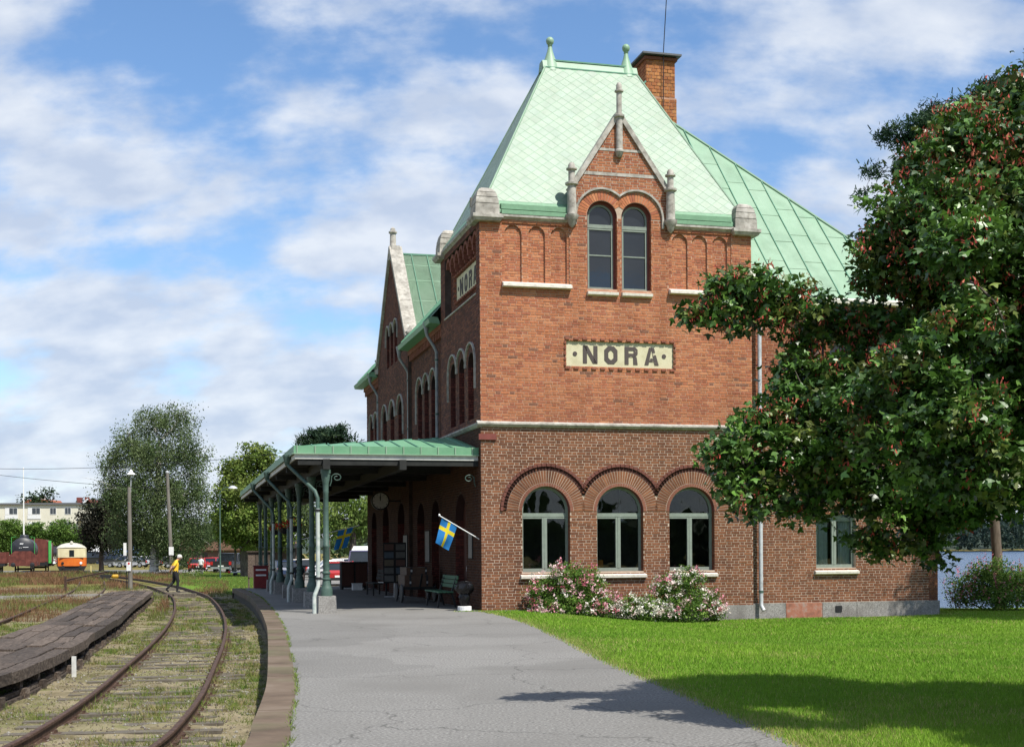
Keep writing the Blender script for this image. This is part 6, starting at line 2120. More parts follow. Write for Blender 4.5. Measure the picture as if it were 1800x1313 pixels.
def car(kind, col, pname, label, loc, rz, group='cars in the car park'):
    L_, W_, body, cab, ax = CARS[kind]
    root = empty('parked_car' if kind not in ('van', 'pickup') else 'parked_van' if kind == 'van' else 'pickup_truck', loc, rz, label, 'car' if kind not in ('van', 'pickup') else ('van' if kind == 'van' else 'pickup'), group)
    pm = paint(pname, col)
    hw = W_ / 2
    mb = MB()
    # body as a loft: full width below, drawn in at the sills and the shoulders
    rows = [(-hw + .06, .0), (-hw, .06), (-hw, .94), (-hw + .05, 1.0)]
    n = len(body)
    secs = []
    for yy, inset in ((-hw + .10, .05), (-hw + .015, .01), (-hw, 0), (hw, 0), (hw - .015, .01), (hw - .10, .05)):
        secs.append([(x + (inset if x < L_ / 2 else -inset), yy, z - (inset * .6 if z > .5 else -inset)) for x, z in body])
    for s_ in secs: mb.v += s_
    for i in range(len(secs) - 1):
        for k in range(n - 1): mb.face((i * n + k, i * n + k + 1, (i + 1) * n + k + 1, (i + 1) * n + k))
        mb.face((i * n, (i + 1) * n, (i + 1) * n + n - 1, i * n + n - 1))
    mb.face(tuple(range(n))); mb.face(tuple(5 * n + k for k in range(n)))
    # cabin pillars and roof
    tw = hw - .20
    (c0, c1, c2, c3) = cab
    th = .05
    mb.add([(c1[0], -tw, c1[1]), (c2[0], -tw, c2[1]), (c2[0], tw, c2[1]), (c1[0], tw, c1[1]), (c1[0] - .06, -tw - .03, c1[1] - th), (c2[0] + .06, -tw - .03, c2[1] - th), (c2[0] + .06, tw + .03, c2[1] - th), (c1[0] - .06, tw + .03, c1[1] - th)],
           [(0, 1, 2, 3), (4, 5, 1, 0), (5, 6, 2, 1), (6, 7, 3, 2), (7, 4, 0, 3)])
    bw_ = hw - .06
    for sy in (-1, 1):
        for (p, q) in ((c0, c1), (c3, c2)):
            mb.bar((p[0], sy * bw_, p[1] - .03), (q[0], sy * tw, q[1] - .02), .07, .09)
        xm = (c1[0] + c2[0]) / 2 + .1
        mb.bar((xm, sy * bw_, c0[1] - .03), (xm, sy * tw, c1[1] - .02), .06, .10)
        if kind in ('van',): mb.add([(c0[0], sy * bw_, c0[1]), (c0[0] + 2.3, sy * bw_, c0[1]), (c0[0] + 2.3, sy * tw * 1.01, c1[1] - .04), (c1[0], sy * tw * 1.01, c1[1] - .04)], [(0, 1, 2, 3)])
    bo = mb.obj('body', pm, root, smooth=30)
    g = MB()
    e = .02
    g.add([(c0[0] + e, -bw_ + .03, c0[1] - .02), (c3[0] - e, -bw_ + .03, c3[1] - .02), (c2[0], -tw + .02, c2[1] - .04), (c1[0], -tw + .02, c1[1] - .04),
           (c0[0] + e, bw_ - .03, c0[1] - .02), (c3[0] - e, bw_ - .03, c3[1] - .02), (c2[0], tw - .02, c2[1] - .04), (c1[0], tw - .02, c1[1] - .04)],
          [(0, 1, 2, 3), (7, 6, 5, 4), (1, 5, 6, 2), (0, 3, 7, 4)])
    g.obj('windows', M_CARGLASS, root)
    wr = .36 if kind == 'pickup' else .32 if kind != 'van' else .34
    for x in ax:
        for sy in (-1, 1):
            w_ = MB().lathe([(wr - .03, -.11), (wr, -.08), (wr, .08), (wr - .03, .11)], (x, sy * (hw - .10), wr), 16, 'y').obj('wheel', M_TYRE, root, smooth=40)
            MB().lathe([(wr * .62, -.115), (wr * .66, 0), (wr * .62, .115)], (x, sy * (hw - .095), wr), 12, 'y').obj('rim', M_RIM, w_)
    zt = body[2][1]
    for sy in (-1, 1):
        MB().box(-.015, .10, sy * (hw - .14) - .11, sy * (hw - .14) + .11, zt - .32, zt - .02).obj('tail_lamp', M_LAMP_R, root)
        MB().box(L_ - .20, L_ - .005, sy * (hw - .24) - .17, sy * (hw - .24) + .17, body[-2][1] + .02, body[-2][1] + .17).obj('headlamp', M_LAMP_W, root)
        MB().box(c3[0] - .45, c3[0] - .30, sy * hw - .09 + sy * .09, sy * hw + .09 + sy * .09, c3[1] + .02, c3[1] + .16).obj('mirror', pm, root)
    MB().box(-.03, .02, -.26, .26, .52 if kind != 'pickup' else .7, .64 if kind != 'pickup' else .82).obj('number_plate', M_PLATE, root)
    MB().box(-.05, .10, -hw + .05, hw - .05, .34 if kind != 'pickup' else .5, .50 if kind != 'pickup' else .68).obj('bumper', M_IRONBLK if kind != 'pickup' else M_RIM, root)
    if kind == 'pickup':
        MB().box(.02, 1.9, -hw + .12, hw - .12, 1.17, 1.20).obj('bed_cover', M_IRONBLK, root)
    return root


def gp(px, Y, z=GZ - .08):
    p = at(px, 960, Y); return (p.x, Y, z)


BK, RD, WHT, SV, BL, DB, GR = (.012, .012, .014), (.36, .02, .022), (.66, .66, .66), (.36, .37, .39), (.05, .12, .30), (.015, .03, .075), (.10, .105, .11)
F0 = PI / 2      # tail towards the camera
car('pickup', BK, 'black', 'black pickup truck parked tail on beside the far lawn', gp(388, 119), F0 - .12)
car('wagon', RD, 'red', 'red estate car parked tail on seen under the canopy', gp(596, 79), F0 + .08)
car('hatch', RD, 'red', 'small red car parked left of the black pickup', gp(346, 128), F0 + .2)
car('hatch', (.42, .03, .03), 'bright_red', 'red car half hidden beside the black pickup', gp(366, 136), F0 - .3)
car('sedan', SV, 'silver', 'silver blue car right of the black pickup', gp(424, 124), F0 + .15)
car('suv', BL, 'blue', 'blue car behind the small car trailer', gp(440, 140), F0)
car('wagon', DB, 'dark_blue', 'dark car seen between the middle columns', gp(509, 92), F0 + .5)
car('sedan', WHT, 'white', 'white car seen between the second and third columns', gp(541, 96), .35)
car('hatch', WHT, 'white', 'white car roof behind the red estate car', gp(575, 108), .15)
car('suv', SV, 'silver', 'silver car behind the near column', gp(612, 104), .25)
car('van', (.10, .09, .16), 'violet', 'dark camper van with white roof load at the end wall', gp(634, 92), F0 - .15)
car('van', BK, 'black', 'long black van parked side on behind the railcar', gp(194, 196), PI)
car('sedan', WHT, 'white', 'white car left of the orange railcar', gp(101, 196), PI + .1)
car('suv', DB, 'dark_blue', 'dark blue car parked behind the lamp pole', gp(222, 178), PI - .5)
car('hatch', WHT, 'white', 'white car left of the birch trunk', gp(240, 186), .3)
car('hatch', GR, 'grey', 'grey car right of the birch trunk', gp(283, 165), .4)
car('sedan', SV, 'silver', 'silver car between the birch and the wooden pole', gp(262, 172), PI - .2)
car('wagon', GR, 'grey', 'grey estate car right of the blue party tent', gp(246, 176), PI + .1)
car('suv', WHT, 'white', 'white car between the shelter and the notice board', gp(463, 128), F0 + .3)
car('wagon', BK, 'black', 'black car behind the far canopy columns', gp(492, 104), .3)
car('wagon', RD, 'red', 'red estate car behind the platform notice board', gp(478, 118), .4)
# roof load of the camper, small trailer
rb = MB(); p0 = gp(634, 92)
rb.box(.5, 3.0, -.8, .8, 2.12, 2.42, .12)
o_ = rb.obj('roof_box', M_WHITE, None, label='white load on the roof of the camper van', cat='roof box'); o_.location = p0; o_.rotation_euler = (0, 0, F0 - .15)
tr_ = empty('car_trailer', gp(419, 104), F0 - .3, 'small empty car trailer on the grass behind the pickup', 'trailer')
fb_ = MB(); fb_.bar((0, -.75, .45), (2.6, -.75, .45), .06, .08); fb_.bar((0, .75, .45), (2.6, .75, .45), .06, .08); fb_.bar((0, -.8, .45), (0, .8, .45), .06, .1); fb_.bar((1.3, -.8, .45), (1.3, .8, .45), .06, .08); fb_.bar((2.6, -.75, .45), (3.8, 0, .45), .06, .08); fb_.bar((2.6, .75, .45), (3.8, 0, .45), .06, .08)
fb_.obj('frame', M_PIPE, tr_)
for sy in (-1, 1):
    MB().lathe([(.24, -.08), (.27, 0), (.24, .08)], (1.2, sy * .95, .27), 14, 'y').obj('wheel', M_TYRE, tr_)
    MB().box(.75, 1.65, sy * .95 - .12, sy * .95 + .12, .55, .60).obj('mudguard', M_IRONBLK, tr_)
    MB().box(-.06, .0, sy * .8 - .1, sy * .8 + .1, .36, .56).obj('tail_lamp', M_LAMP_R, tr_)
    MB().bar((0, sy * .75, .45), (0, sy * .75, .95), .05, .05).obj('stake', M_PIPE, tr_)

# ---- rolling stock in the yard
M_WRED = noisy('faded_red_wagon_paint', [(.065, .018, .013), (.115, .03, .021), (.16, .05, .035)], scale=2, rough=.8, bump=.2)
M_TANK = noisy('black_tank', [(.012, .013, .016), (.03, .032, .038)], scale=2, rough=.45, spec=.4)
M_GRN = flat('bright_green_paint', (.06, .35, .07), .6)
M_CREAM = noisy('cream_railcar_paint', [(.55, .48, .28), (.66, .60, .38)], scale=2, rough=.45)
M_ORG = noisy('orange_railcar_paint', [(.52, .11, .015), (.62, .16, .02)], scale=2, rough=.4)
M_ROOFC = noisy('dirty_railcar_roof', [(.42, .40, .33), (.58, .56, .48)], scale=3, rough=.7)


def wheelset(root, y, z=.42, g=.75, r_=.45):
    for s_ in (-1, 1):
        MB().lathe([(r_, -.06), (r_ + .03, -.05), (r_, .06)], (s_ * g, y, z), 18, 'x').obj('wheel', M_IRONBLK, root)
    MB().tube([(-g, y, z), (g, y, z)], .07, 8).obj('axle', M_IRONBLK, root)


tw_ = empty('tank_wagon', (at(40, 960, 128).x, 128, GZ - .06), R(18), 'black tank wagon with red end boards on the yard track', 'rail wagon')
MB().lathe([(.3, -3.95), (.9, -3.88), (1.15, -3.7), (1.17, -3.5), (1.17, 3.5), (1.15, 3.7), (.3, 3.95)], (0, 4.3, 2.35), 28, 'y').obj('tank', M_TANK, tw_, smooth=40)
MB().lathe([(.42, 3.35), (.42, 3.72), (.36, 3.8), (.1, 3.84)], (0, 4.0, 0), 16).obj('dome', M_TANK, tw_, smooth=40)
en = MB(); en.add([(-1.28, .1, 1.0), (1.28, .1, 1.0), (1.28, .1, 1.75), (.75, .1, 2.2), (-.75, .1, 2.2), (-1.28, .1, 1.75), (-1.28, .2, 1.0), (1.28, .2, 1.0), (1.28, .2, 1.75), (.75, .2, 2.2), (-.75, .2, 2.2), (-1.28, .2, 1.75)],
                  [(0, 1, 2, 3, 4, 5), (11, 10, 9, 8, 7, 6), (0, 6, 7, 1), (1, 7, 8, 2), (2, 8, 9, 3), (3, 9, 10, 4), (4, 10, 11, 5), (5, 11, 6, 0)])
en.obj('end_board', M_WRED, tw_)
for x in (-.85, -.3, .3, .85): MB().box(x - .05, x + .05, .06, .099, 1.0, 2.0 if abs(x) > .5 else 2.15).obj('board_rib', M_WRED, tw_)
fr2 = MB(); fr2.box(-1.3, 1.3, .05, .3, .75, 1.0); fr2.box(-1.2, -.9, .3, 8.4, .75, 1.1); fr2.box(.9, 1.2, .3, 8.4, .75, 1.1); fr2.box(-1.3, 1.3, 8.4, 8.6, .75, 1.1)
fr2.obj('underframe', M_WRED, tw_)
for x in (-.87, .87): MB().lathe([(.09, -.55), (.22, -.52), (.22, -.46), (.08, -.44), (.08, .05)], (x, .05, .88), 12, 'y').obj('buffer', M_IRONBLK, tw_)
for y in (1.6, 7.0): wheelset(tw_, y)
for a0, a1, z in ((-.28, .05, 2.95), (-.28, .02, 2.88), (-.35, -.28, 2.52), (-.2, -.13, 2.52), (.0, .5, 2.58)):
    MB().box(a0, a1, .33, .37, z - .025, z + .025).obj('stencil_mark', M_WHITE, tw_)
ld = MB()
for s_ in (-1, 1):
    ld.tube([(s_ * 1.05, .5, 1.1), (s_ * 1.05, .5, 3.55), (s_ * .7, .5, 3.6)], .025, 6)
ld.tube([(-.7, .5, 3.6), (-.7, 3, 3.6)], .02, 5); ld.tube([(.7, .5, 3.6), (.7, 3, 3.6)], .02, 5)
ld.obj('handrail', M_GRN, tw_)
ld = tw_
ov = empty('open_wagon', (at(-14, 960, 131).x, 131, GZ - .06), R(19), 'red open wagon at the left edge beside the tank wagon', 'rail wagon')
MB().box(-1.3, 1.3, 0, 7, 1.0, 2.1).obj('body', M_WRED, ov)
MB().box(-1.2, 1.2, .0, 7, .7, .98).obj('underframe', M_IRONBLK, ov)
for y in (1.3, 5.6): wheelset(ov, y)
for y in np.arange(.3, 7, .9): MB().box(1.3, 1.36, y, y + .1, .98, 2.12).obj('board_rib', M_WRED, ov)
gvn = empty('goods_van', (at(66, 960, 140).x, 140, GZ - .06), R(17), 'covered goods van with grey and red sides behind the tank wagon', 'rail wagon')
bx_ = MB(); bx_.prism([(-1.25, 1.0), (1.25, 1.0), (1.25, 3.0), (.8, 3.4), (0, 3.55), (-.8, 3.4), (-1.25, 3.0)], 0, 9); bx_.obj('body', M_WRED, gvn)
MB().box(1.251, 1.30, .3, 3.6, 1.05, 2.95).obj('side_door', flat('pale_grey_boards', (.42, .42, .38), .8), gvn)
MB().box(1.1, 1.38, -.16, -.01, .9, 3.3).obj('green_post', M_GRN, gvn)
MB().box(-1.2, 1.2, .02, 8.9, .6, .98).obj('underframe', M_IRONBLK, gvn)
for y in (1.5, 7.5): wheelset(gvn, y)
for x in (-.87, .87): MB().lathe([(.2, -.5), (.2, -.44), (.08, -.42), (.08, .05)], (x, .0, .88), 12, 'y').obj('buffer', M_IRONBLK, gvn)

rcx = empty('railcar', (at(126, 960, 137).x, 137, GZ - .06), R(19), 'cream and orange railbus standing end on in the yard', 'railcar')
W2 = 1.48
def shell(z0, z1, mat, name, front_only=False, bul=.16):
    mb = MB()
    sec = [(-W2, 14), (-W2, .45), (-W2 + .12, .2), (-.8, .04), (0, 0), (.8, .04), (W2 - .12, .2), (W2, .45), (W2, 14)]
    n = len(sec)
    mb.v += [(x, y, z0) for x, y in sec] + [(x, y, z1) for x, y in sec]
    for i in range(n): mb.face((i, (i + 1) % n, n + (i + 1) % n, n + i))
    mb.face(tuple(range(n - 1, -1, -1))); mb.face(tuple(range(n, 2 * n)))
    return mb.obj(name, mat, rcx, smooth=45)
shell(.62, 1.48, M_ORG, 'lower_body'); shell(1.502, 2.45, M_CREAM, 'upper_body')
sk_ = MB(); sk_.prism([(-1.2, .12), (1.2, .12), (W2 - .02, .62), (-W2 + .02, .62)], .15, 13.9); sk_.obj('skirt', M_IRONBLK, rcx)
rf = MB()
secs = [(.25, 0.0, 2.46), (.12, .18, 2.5), (.35, .9, 2.78), (1.0, 1.5, 2.92), (13.9, 1.5, 2.92)]
rows = []
for y, dz_, zt in ((.0, 0, 2.55), (.35, 0, 2.72), (.9, 0, 2.95), (1.6, 0, 3.05), (13.9, 0, 3.05)):
    rows.append([(-W2 * 1.01, max(y, .45 if True else y), 2.45) if k in (0,) else (W2 * 1.01, max(y, .45), 2.45) if k == 8 else (W2 * math.sin((k - 4) / 4 * PI / 2 * .97), y + .42 * ((k - 4) / 4) ** 2, 2.45 + (zt - 2.45) * math.cos((k - 4) / 4 * PI / 2)) for k in range(9)])
for r_ in rows: rf.v += r_
for i in range(4):
    for k in range(8): rf.face((i * 9 + k, i * 9 + k + 1, i * 9 + 10 + k, i * 9 + 9 + k))
rf.face(tuple(range(9)))
rf.obj('roof', M_ROOFC, rcx, smooth=50)
MB().lathe([(.16, 2.98), (.16, 3.12), (.08, 3.2), (.02, 3.22)], (0, .8, 0), 12).obj('roof_lamp', M_ROOFC, rcx)
MB().box(-.24, .24, -.03, .05, 1.62, 2.28).obj('window_frame', M_IRONBLK, rcx)
MB().box(-.17, .17, -.045, -.031, 1.68, 2.20).obj('window', M_CARGLASS, rcx)
MB().box(-W2 * .8, W2 * .8, -.012, .1, 1.478, 1.506).obj('trim_strip', M_WRED, rcx)
for x in (-.9, .9):
    MB().lathe([(.12, -.08), (.14, -.05), (.14, .1)], (x, .08, .92), 14, 'y').obj('headlamp', M_IRONBLK if x < 0 else M_LAMP_W, rcx)
for x in (-.85, .85): MB().lathe([(.17, -.4), (.17, -.34), (.07, -.3), (.07, .1)], (x, .1, .52), 12, 'y').obj('buffer', M_IRONBLK, rcx)
for y in (2.5, 11.5): wheelset(rcx, y)

# ================================================================== BUILDINGS BEHIND
M_CREAMW = noisy('cream_render', [(.62, .585, .46), (.69, .66, .54)], scale=1, rough=.9)
M_PANE = noisy('dark_pane', [(.03, .035, .04), (.06, .07, .08)], scale=1, rough=.1, spec=.6)
Ya = 240
ax0, ax1 = at(-60, 960, Ya).x, at(137, 960, Ya).x
zt = at(60, 886, Ya).z
ab = empty('apartment_block', (ax1, Ya, GZ - .1), 0, 'cream rendered apartment block with flat grey roof', 'building')
L0 = ax0 - ax1
wl = MB(); wl.box(L0, 0, 0, 11, 0, zt - GZ); wl.obj('wall', M_CREAMW, ab)
MB().box(L0 - .3, .35, -.35, 11.3, zt - GZ, zt - GZ + .32).obj('roof', flat('grey_roof_felt', (.12, .125, .13), .8), ab)
for zc in (898, 923, 948):
    z_ = at(60, zc, Ya).z - GZ + .1
    for a, b in ((9, 31), (49, 71), (88, 99), (114, 125), (-40, -18)):
        x0, x1 = at(a, 900, Ya).x - ax1, at(b, 900, Ya).x - ax1
        w_ = MB().box(x0, x1, -.06, .02, z_ - .62, z_ + .62).obj('window', M_WHITE, ab)
        n_ = 3 if x1 - x0 > 1.6 else 2
        for k in range(n_):
            q0 = x0 + .06 + (x1 - x0 - .06) * k / n_; q1 = x0 + (x1 - x0 - .06) * (k + 1) / n_
            if n_ == 3 and k == 0: continue
            MB().box(q0, q1, -.08, -.05, z_ - .54, z_ + .54).obj('pane', M_PANE, w_)
        if n_ == 3:
            MB().box(x0 - .05, x1 + .05, -.09, .0, z_ - 1.45, z_ - .68).obj('balcony_panel', M_WHITE, ab)
MB().box(-1.2, -.4, 3, 4, zt - GZ + .3, zt - GZ + 1.4).obj('chimney', M_BRICKRED, ab)
MB().box(.0, 1.6, -1.2, 2, at(130, 913, Ya).z - GZ - .15, at(130, 913, Ya).z - GZ + .1).obj('porch_roof', flat('dark_porch', (.06, .06, .06)), ab)
MB().box(1.4, 1.55, -1.1, -.95, 0, at(130, 913, Ya).z - GZ - .15).obj('porch_post', M_WHITE, ab)
rh = empty('red_house', (at(155, 960, 255).x, 255, GZ - .1), 0, 'red gabled house beside the apartment block', 'house')
h0 = at(150, 905, 255).z - GZ; h1 = at(150, 877, 255).z - GZ
MB().prism([(-3, 0), (3.5, 0), (3.5, h0), (.2, h1 - .4), (-3, h0)], 0, 9).obj('wall', flat('falu_red', (.16, .035, .025), .9), rh)
rr = MB()
rr.bar((-3.3, 4.5, h0 - .2), (.2, 4.5, h1), 10, .25, up=(-.6, 0, 1)); rr.bar((3.8, 4.5, h0 - .2), (.2, 4.5, h1), 10, .25, up=(.6, 0, 1))
rr.obj('roof', M_BRICKRED, rh)
MB().bar((-3.3, -.6, h0 - .1), (.2, -.6, h1 + .1), .1, .3, up=(0, 0, 1)).obj('bargeboard', M_WHITE, rh)
MB().box(-1.6, -.9, 3, 3.7, h0, h1 + .6).obj('chimney', M_BRICKRED, rh)
th_ = empty('tiled_house', (at(66, 960, 285).x, 285, GZ - .1), 0, 'house with orange tiled roof behind the apartment block', 'house')
z1_ = at(66, 877, 285).z - GZ
MB().box(-4, 4, 0, 8, 0, z1_ - 2.5).obj('wall', M_CREAMW, th_)
MB().prism([(-4.4, z1_ - 2.6), (4.4, z1_ - 2.6), (2.2, z1_), (-2.2, z1_)], -.4, 8.4).obj('roof', flat('orange_tiles', (.30, .10, .055), .85), th_)
MB().box(-.5, .5, 3, 4, z1_ - 1, z1_ + .9).obj('chimney', M_WHITE, th_)
bn = empty('low_house', (at(375, 960, 170).x, 170, GZ - .1), R(-6), 'long low house with brown tiled roof behind the car park', 'house')
MB().box(-4, 9, 0, 7, 0, 2.3).obj('wall', flat('grey_brown_render', (.22, .15, .11), .9), bn)
MB().prism([(-4.5, 2.2), (9.5, 2.2), (8.5, 4.2), (-3.5, 4.2)], -.6, 7.5).obj('roof', noisy('brown_tiles', [(.16, .09, .06), (.22, .13, .09)], scale=3, rough=.9), bn)
for x in (-2, 1, 4, 7): MB().box(x, x + 1.2, -.04, .02, .9, 1.9).obj('window', M_PANE, bn)
kb = empty('kiosk_shelter', (at(455, 960, 112).x, 112, GZ - .1), 0, 'dark flat roofed shelter behind the parked cars', 'shelter')
MB().box(-2.2, 3.2, -.3, 3.2, 2.35, 2.75).obj('roof', flat('dark_roof', (.035, .035, .04), .7), kb)
MB().box(-1.9, 2.9, 1.5, 3, 0, 2.35).obj('wall', flat('brown_boards', (.10, .07, .055), .9), kb)
for x in (-2, 3): MB().box(x - .07, x + .07, -.1, .04, 0, 2.35).obj('post', M_DARKWOOD, kb)


def tent(px, Y, w, h, ze, mat, label):
    r_ = empty('market_tent', gp(px, Y), 0, label, 'tent', 'tents along the yard')
    c_ = MB(); c_.add([(-w / 2, 0, ze), (w / 2, 0, ze), (w / 2, 3, ze), (-w / 2, 3, ze), (-w * .12, 1.5, h), (w * .12, 1.5, h)], [(0, 1, 5, 4), (1, 2, 5), (2, 3, 4, 5), (3, 0, 4), ])
    c_.box(-w / 2, w / 2, -.02, 0, ze - .35, ze - .002)
    c_.obj('canopy', mat, r_, fix=True)
    for x in (-w / 2 + .05, w / 2 - .05):
        for y in (.05, 2.95): MB().tube([(x, y, 0), (x, y, ze)], .04, 6).obj('leg', M_WHITE, r_)


tent(167, 214, 4.6, 3.1, 2.0, M_WHITE, 'white party tent behind the black van')
tent(221, 214, 4.6, 3.1, 2.1, flat('blue_tent_cloth', (.16, .26, .50), .7), 'blue party tent behind the lamp pole')
tent(94, 220, 4.5, 3.0, 2.0, flat('black_tent_cloth', (.02, .02, .024), .8), 'dark party tent left of the railcar')
bf = empty('banner_flag', gp(190, 205), 0, 'white feather banner beside the white tent', 'banner')
MB().tube([(0, 0, 0), (0, 0, 3.4), (.25, 0, 3.7)], .03, 6).obj('pole', M_PIPE, bf)
MB().prism([(.02, 1.0), (.62, 1.1), (.7, 3.2), (.3, 3.7), (.02, 3.3)], -.01, .01).obj('cloth', M_WHITE, bf)

# ================================================================== POLES, WIRES, LAMPS
M_POLE = noisy('grey_timber_pole', [(.095, .085, .07), (.155, .14, .118), (.20, .185, .16)], scale=6, rough=.9, bump=.4, stretch=(1, 1, .15))
lpY = 72
pt_ = at(228, 856, lpY); pb_ = at(229, 1000, lpY)
lamp = empty('lamp_pole', (pb_.x, lpY, GZ - .1), 0, 'grey wooden pole with a white conical lamp on top', 'lamp pole')
hT = pt_.z - GZ + .1
MB().tube([(0, 0, 0), (-.03, 0, hT)], [.125, .095], 10).obj('pole', M_POLE, lamp, smooth=60)
MB().tube([(.05, 0, hT - .3), (.08, 0, hT + .75)], .022, 6).obj('stem', M_PIPE, lamp)
MB().lathe([(.23, 0), (.21, .05), (.09, .14), (.06, .24), (.02, .28)], (.08, 0, hT + .68), 14).obj('lamp_shade', M_WHITE, lamp, smooth=60)
MB().tube([(-.19, -.02, 0), (-.19, -.02, 2.0)], .025, 6).obj('cable_guard', M_IRONBLK, lamp)
def zz(py): return at(228, py, lpY).z - GZ + .1
MB().box(-.32, -.16, -.16, -.14, zz(976), zz(954)).obj('notice', M_WHITE, lamp)
MB().box(-.04 - .12, .12 - .04, -.165, -.145, zz(1003), zz(987)).obj('warning_sign', M_WHITE, lamp)
MB().lathe([(.06, -.004), (.06, .004)], (-.03, -.17, zz(990)), 14, 'y').obj('warning_disc', flat('sign_red', (.5, .03, .03)), lamp)
p2b = gp(302, 112)
tp2 = at(294, 831, 112)
wp = empty('wooden_pole', p2b, 0, 'leaning bare wooden pole in front of the birch', 'pole')
MB().tube([(0, 0, 0), (tp2.x - p2b[0], 0, tp2.z - p2b[2])], [.17, .13], 9).obj('shaft', M_POLE, wp, smooth=60)
MB().lathe([(.15, 0), (.15, .12), (.02, .2)], (tp2.x - p2b[0], 0, tp2.z - p2b[2]), 9).obj('cap', M_PIPE, wp)
MB().box(-.2, .2, -.2, -.17, 1.8, 2.5).obj('plate', M_WHITE, wp)
sb_ = gp(387, 96); st_ = at(386, 866, 96)
sla = empty('street_lamp', sb_, 0, 'thin grey street lamp left of the canopy', 'street lamp')
hL = st_.z - sb_[2]
MB().tube([(0, 0, 0), (0, 0, hL), (.3, 0, hL + .35), (.9, 0, hL + .45)], [.06, .04, .03, .025], 8).obj('post', M_IRON, sla)
MB().lathe([(.34, 0), (.3, .1), (.12, .2), (.03, .22)], (.95, 0, hL + .30), 12).obj('lamp_head', M_PIPE, sla)
fp_ = gp(42, 205); ft_ = at(42, 824, 205)
fpo = empty('flagpole', fp_, 0, 'tall white flagpole in front of the apartment block', 'flagpole')
MB().tube([(0, 0, 0), (0, 0, ft_.z - fp_[2])], [.13, .07], 8).obj('pole', M_WHITE, fpo)
MB().lathe([(.02, -.05), (.11, .05), (.11, .1), (.02, .2)], (0, 0, ft_.z - fp_[2]), 10).obj('ball', M_WHITE, fpo)
sp_ = gp(273, 150)
sgp = empty('white_post', sp_, 0, 'white post with a small sign left of the birch trunk', 'post')
MB().box(-.12, .12, -.1, .1, 0, 2.6, .02).obj('post', M_WHITE, sgp); MB().box(-.2, .2, -.12, -.09, 2.5, 3.0).obj('sign', M_WHITE, sgp)


def wire(name, label, A, B_, sag, r_=.011):
    A, B_ = Vector(A), Vector(B_)
    mb = MB()
    n = 24
    mb.tube([A.lerp(B_, t / n) - Vector((0, 0, sag * 4 * (t / n) * (1 - t / n))) for t in range(n + 1)], r_, 5)
    mb.obj(name, M_IRONBLK, None, label=label, cat='wire')


wire('overhead_wire', 'upper overhead wire crossing the sky to the station', at(-70, 822, 66), bw(.12, 21.6, 6.3), .45)
wire('overhead_wire', 'lower overhead wire ending at the canopy', at(-70, 826, 66), bw(-4.0, 28.3, 4.45), .25)

# concrete strip, crossing boards, scrap in the yard
a_, b_ = gnd(-30, 1051, -.42), gnd(196, 1046, -.42)
MB().bar((a_.x, a_.y, -.42), (b_.x, b_.y, -.42), .25, .16).obj('concrete_kerb', M_GRANITE, None, label='pale concrete kerb lying across the grass', cat='kerb')
for px0, px1, py, lab in ((272, 300, 1046, 'crossing board outside the left rail'), (304, 344, 1044.5, 'crossing board between the rails')):
    a_, b_ = gnd(px0, py + 1, -.36), gnd(px1, py, -.36)
    MB().bar((a_.x, a_.y, -.37), (b_.x, b_.y, -.37), .3, .12).obj('crossing_board', M_SLEEPER, None, label=lab, cat='board', group='boards of the track crossing')
sr = [gnd(117, 1019, -.2), gnd(135, 1015, -.2), gnd(160, 1010, -.2), (gnd(190, 1005, -.25))]
P_ = catmull([(p.x, p.y) for p in sr], 8)
ob('bent_rail', rail_mesh(P_, .14), M_RUST, label='bent rusty rail lying in the dry grass', cat='rail')
for px, y0, y1, lab in ((115, 1012, 1040, 'rusty upright stake in the dry grass'), (160, 994, 1007, 'short yellow stake near the railcar')):
    b_ = gnd(px, y1, GZ); t_ = at(px, y0, b_.y)
    MB().box(b_.x - .05, b_.x + .05, b_.y - .05, b_.y + .05, GZ - .15, t_.z).obj('stake', M_RUST if px < 150 else flat('yellow_paint', (.6, .5, .2)), None, label=lab, cat='stake')
sw_ = gnd(198, 1018, GZ)
pt2 = empty('point_lever', sw_, .4, 'yellow and black point lever lying between the tracks', 'lever')
MB().lathe([(.06, -.38), (.15, -.28), (.15, .06), (.06, .12)], (.3, 0, .22), 12, 'x').obj('weight', flat('warning_yellow', (.45, .26, .015), .6), pt2)
MB().box(-.9, -.2, -.2, .2, .0, .35).obj('base', M_IRONBLK, pt2)
MB().tube([(-.5, 0, .3), (.3, 0, .3)], .05, 6).obj('arm', M_IRONBLK, pt2)

# far lawn and car park surface
fl_ = [gnd(*q, -.40) for q in ((300, 1030), (345, 1040), (395, 1036), (470, 1030), (500, 1022), (480, 1012), (440, 1006), (360, 1004), (320, 1006))]
fm = MB(); fm.add([(p.x, p.y, -.40) for p in fl_], [tuple(range(len(fl_)))]); o_ = fm.obj('far_lawn', M_LAWN, tri=True, kind='structure', label='green lawn beyond the platform end')
nf_ = 26000
yy_ = 60 + 55 * RNG.random(nf_); xx_ = (RNG.uniform(318, 480, nf_) - 900) * yy_ / FPX
cc_ = np.array((.12, .19, .035)) * RNG.uniform(.7, 1.35, (nf_, 1)); cc_[RNG.random(nf_) < .08] = (.30, .28, .05)
okf = (xx_ > xat(TC, yy_) + 2.2) & ((yy_ > 61) | (xx_ < -13.6))
v_, f_, c_ = blades(xx_[okf], yy_[okf], np.full(okf.sum(), -.42), RNG.uniform(.05, .14, okf.sum()), RNG.uniform(.03, .06, okf.sum()), cc_[okf])
ob('far_lawn_grass', np_mesh('far_lawn_grass', v_, f_, c_), M_BLADE, kind='stuff', label='grass of the far lawn')
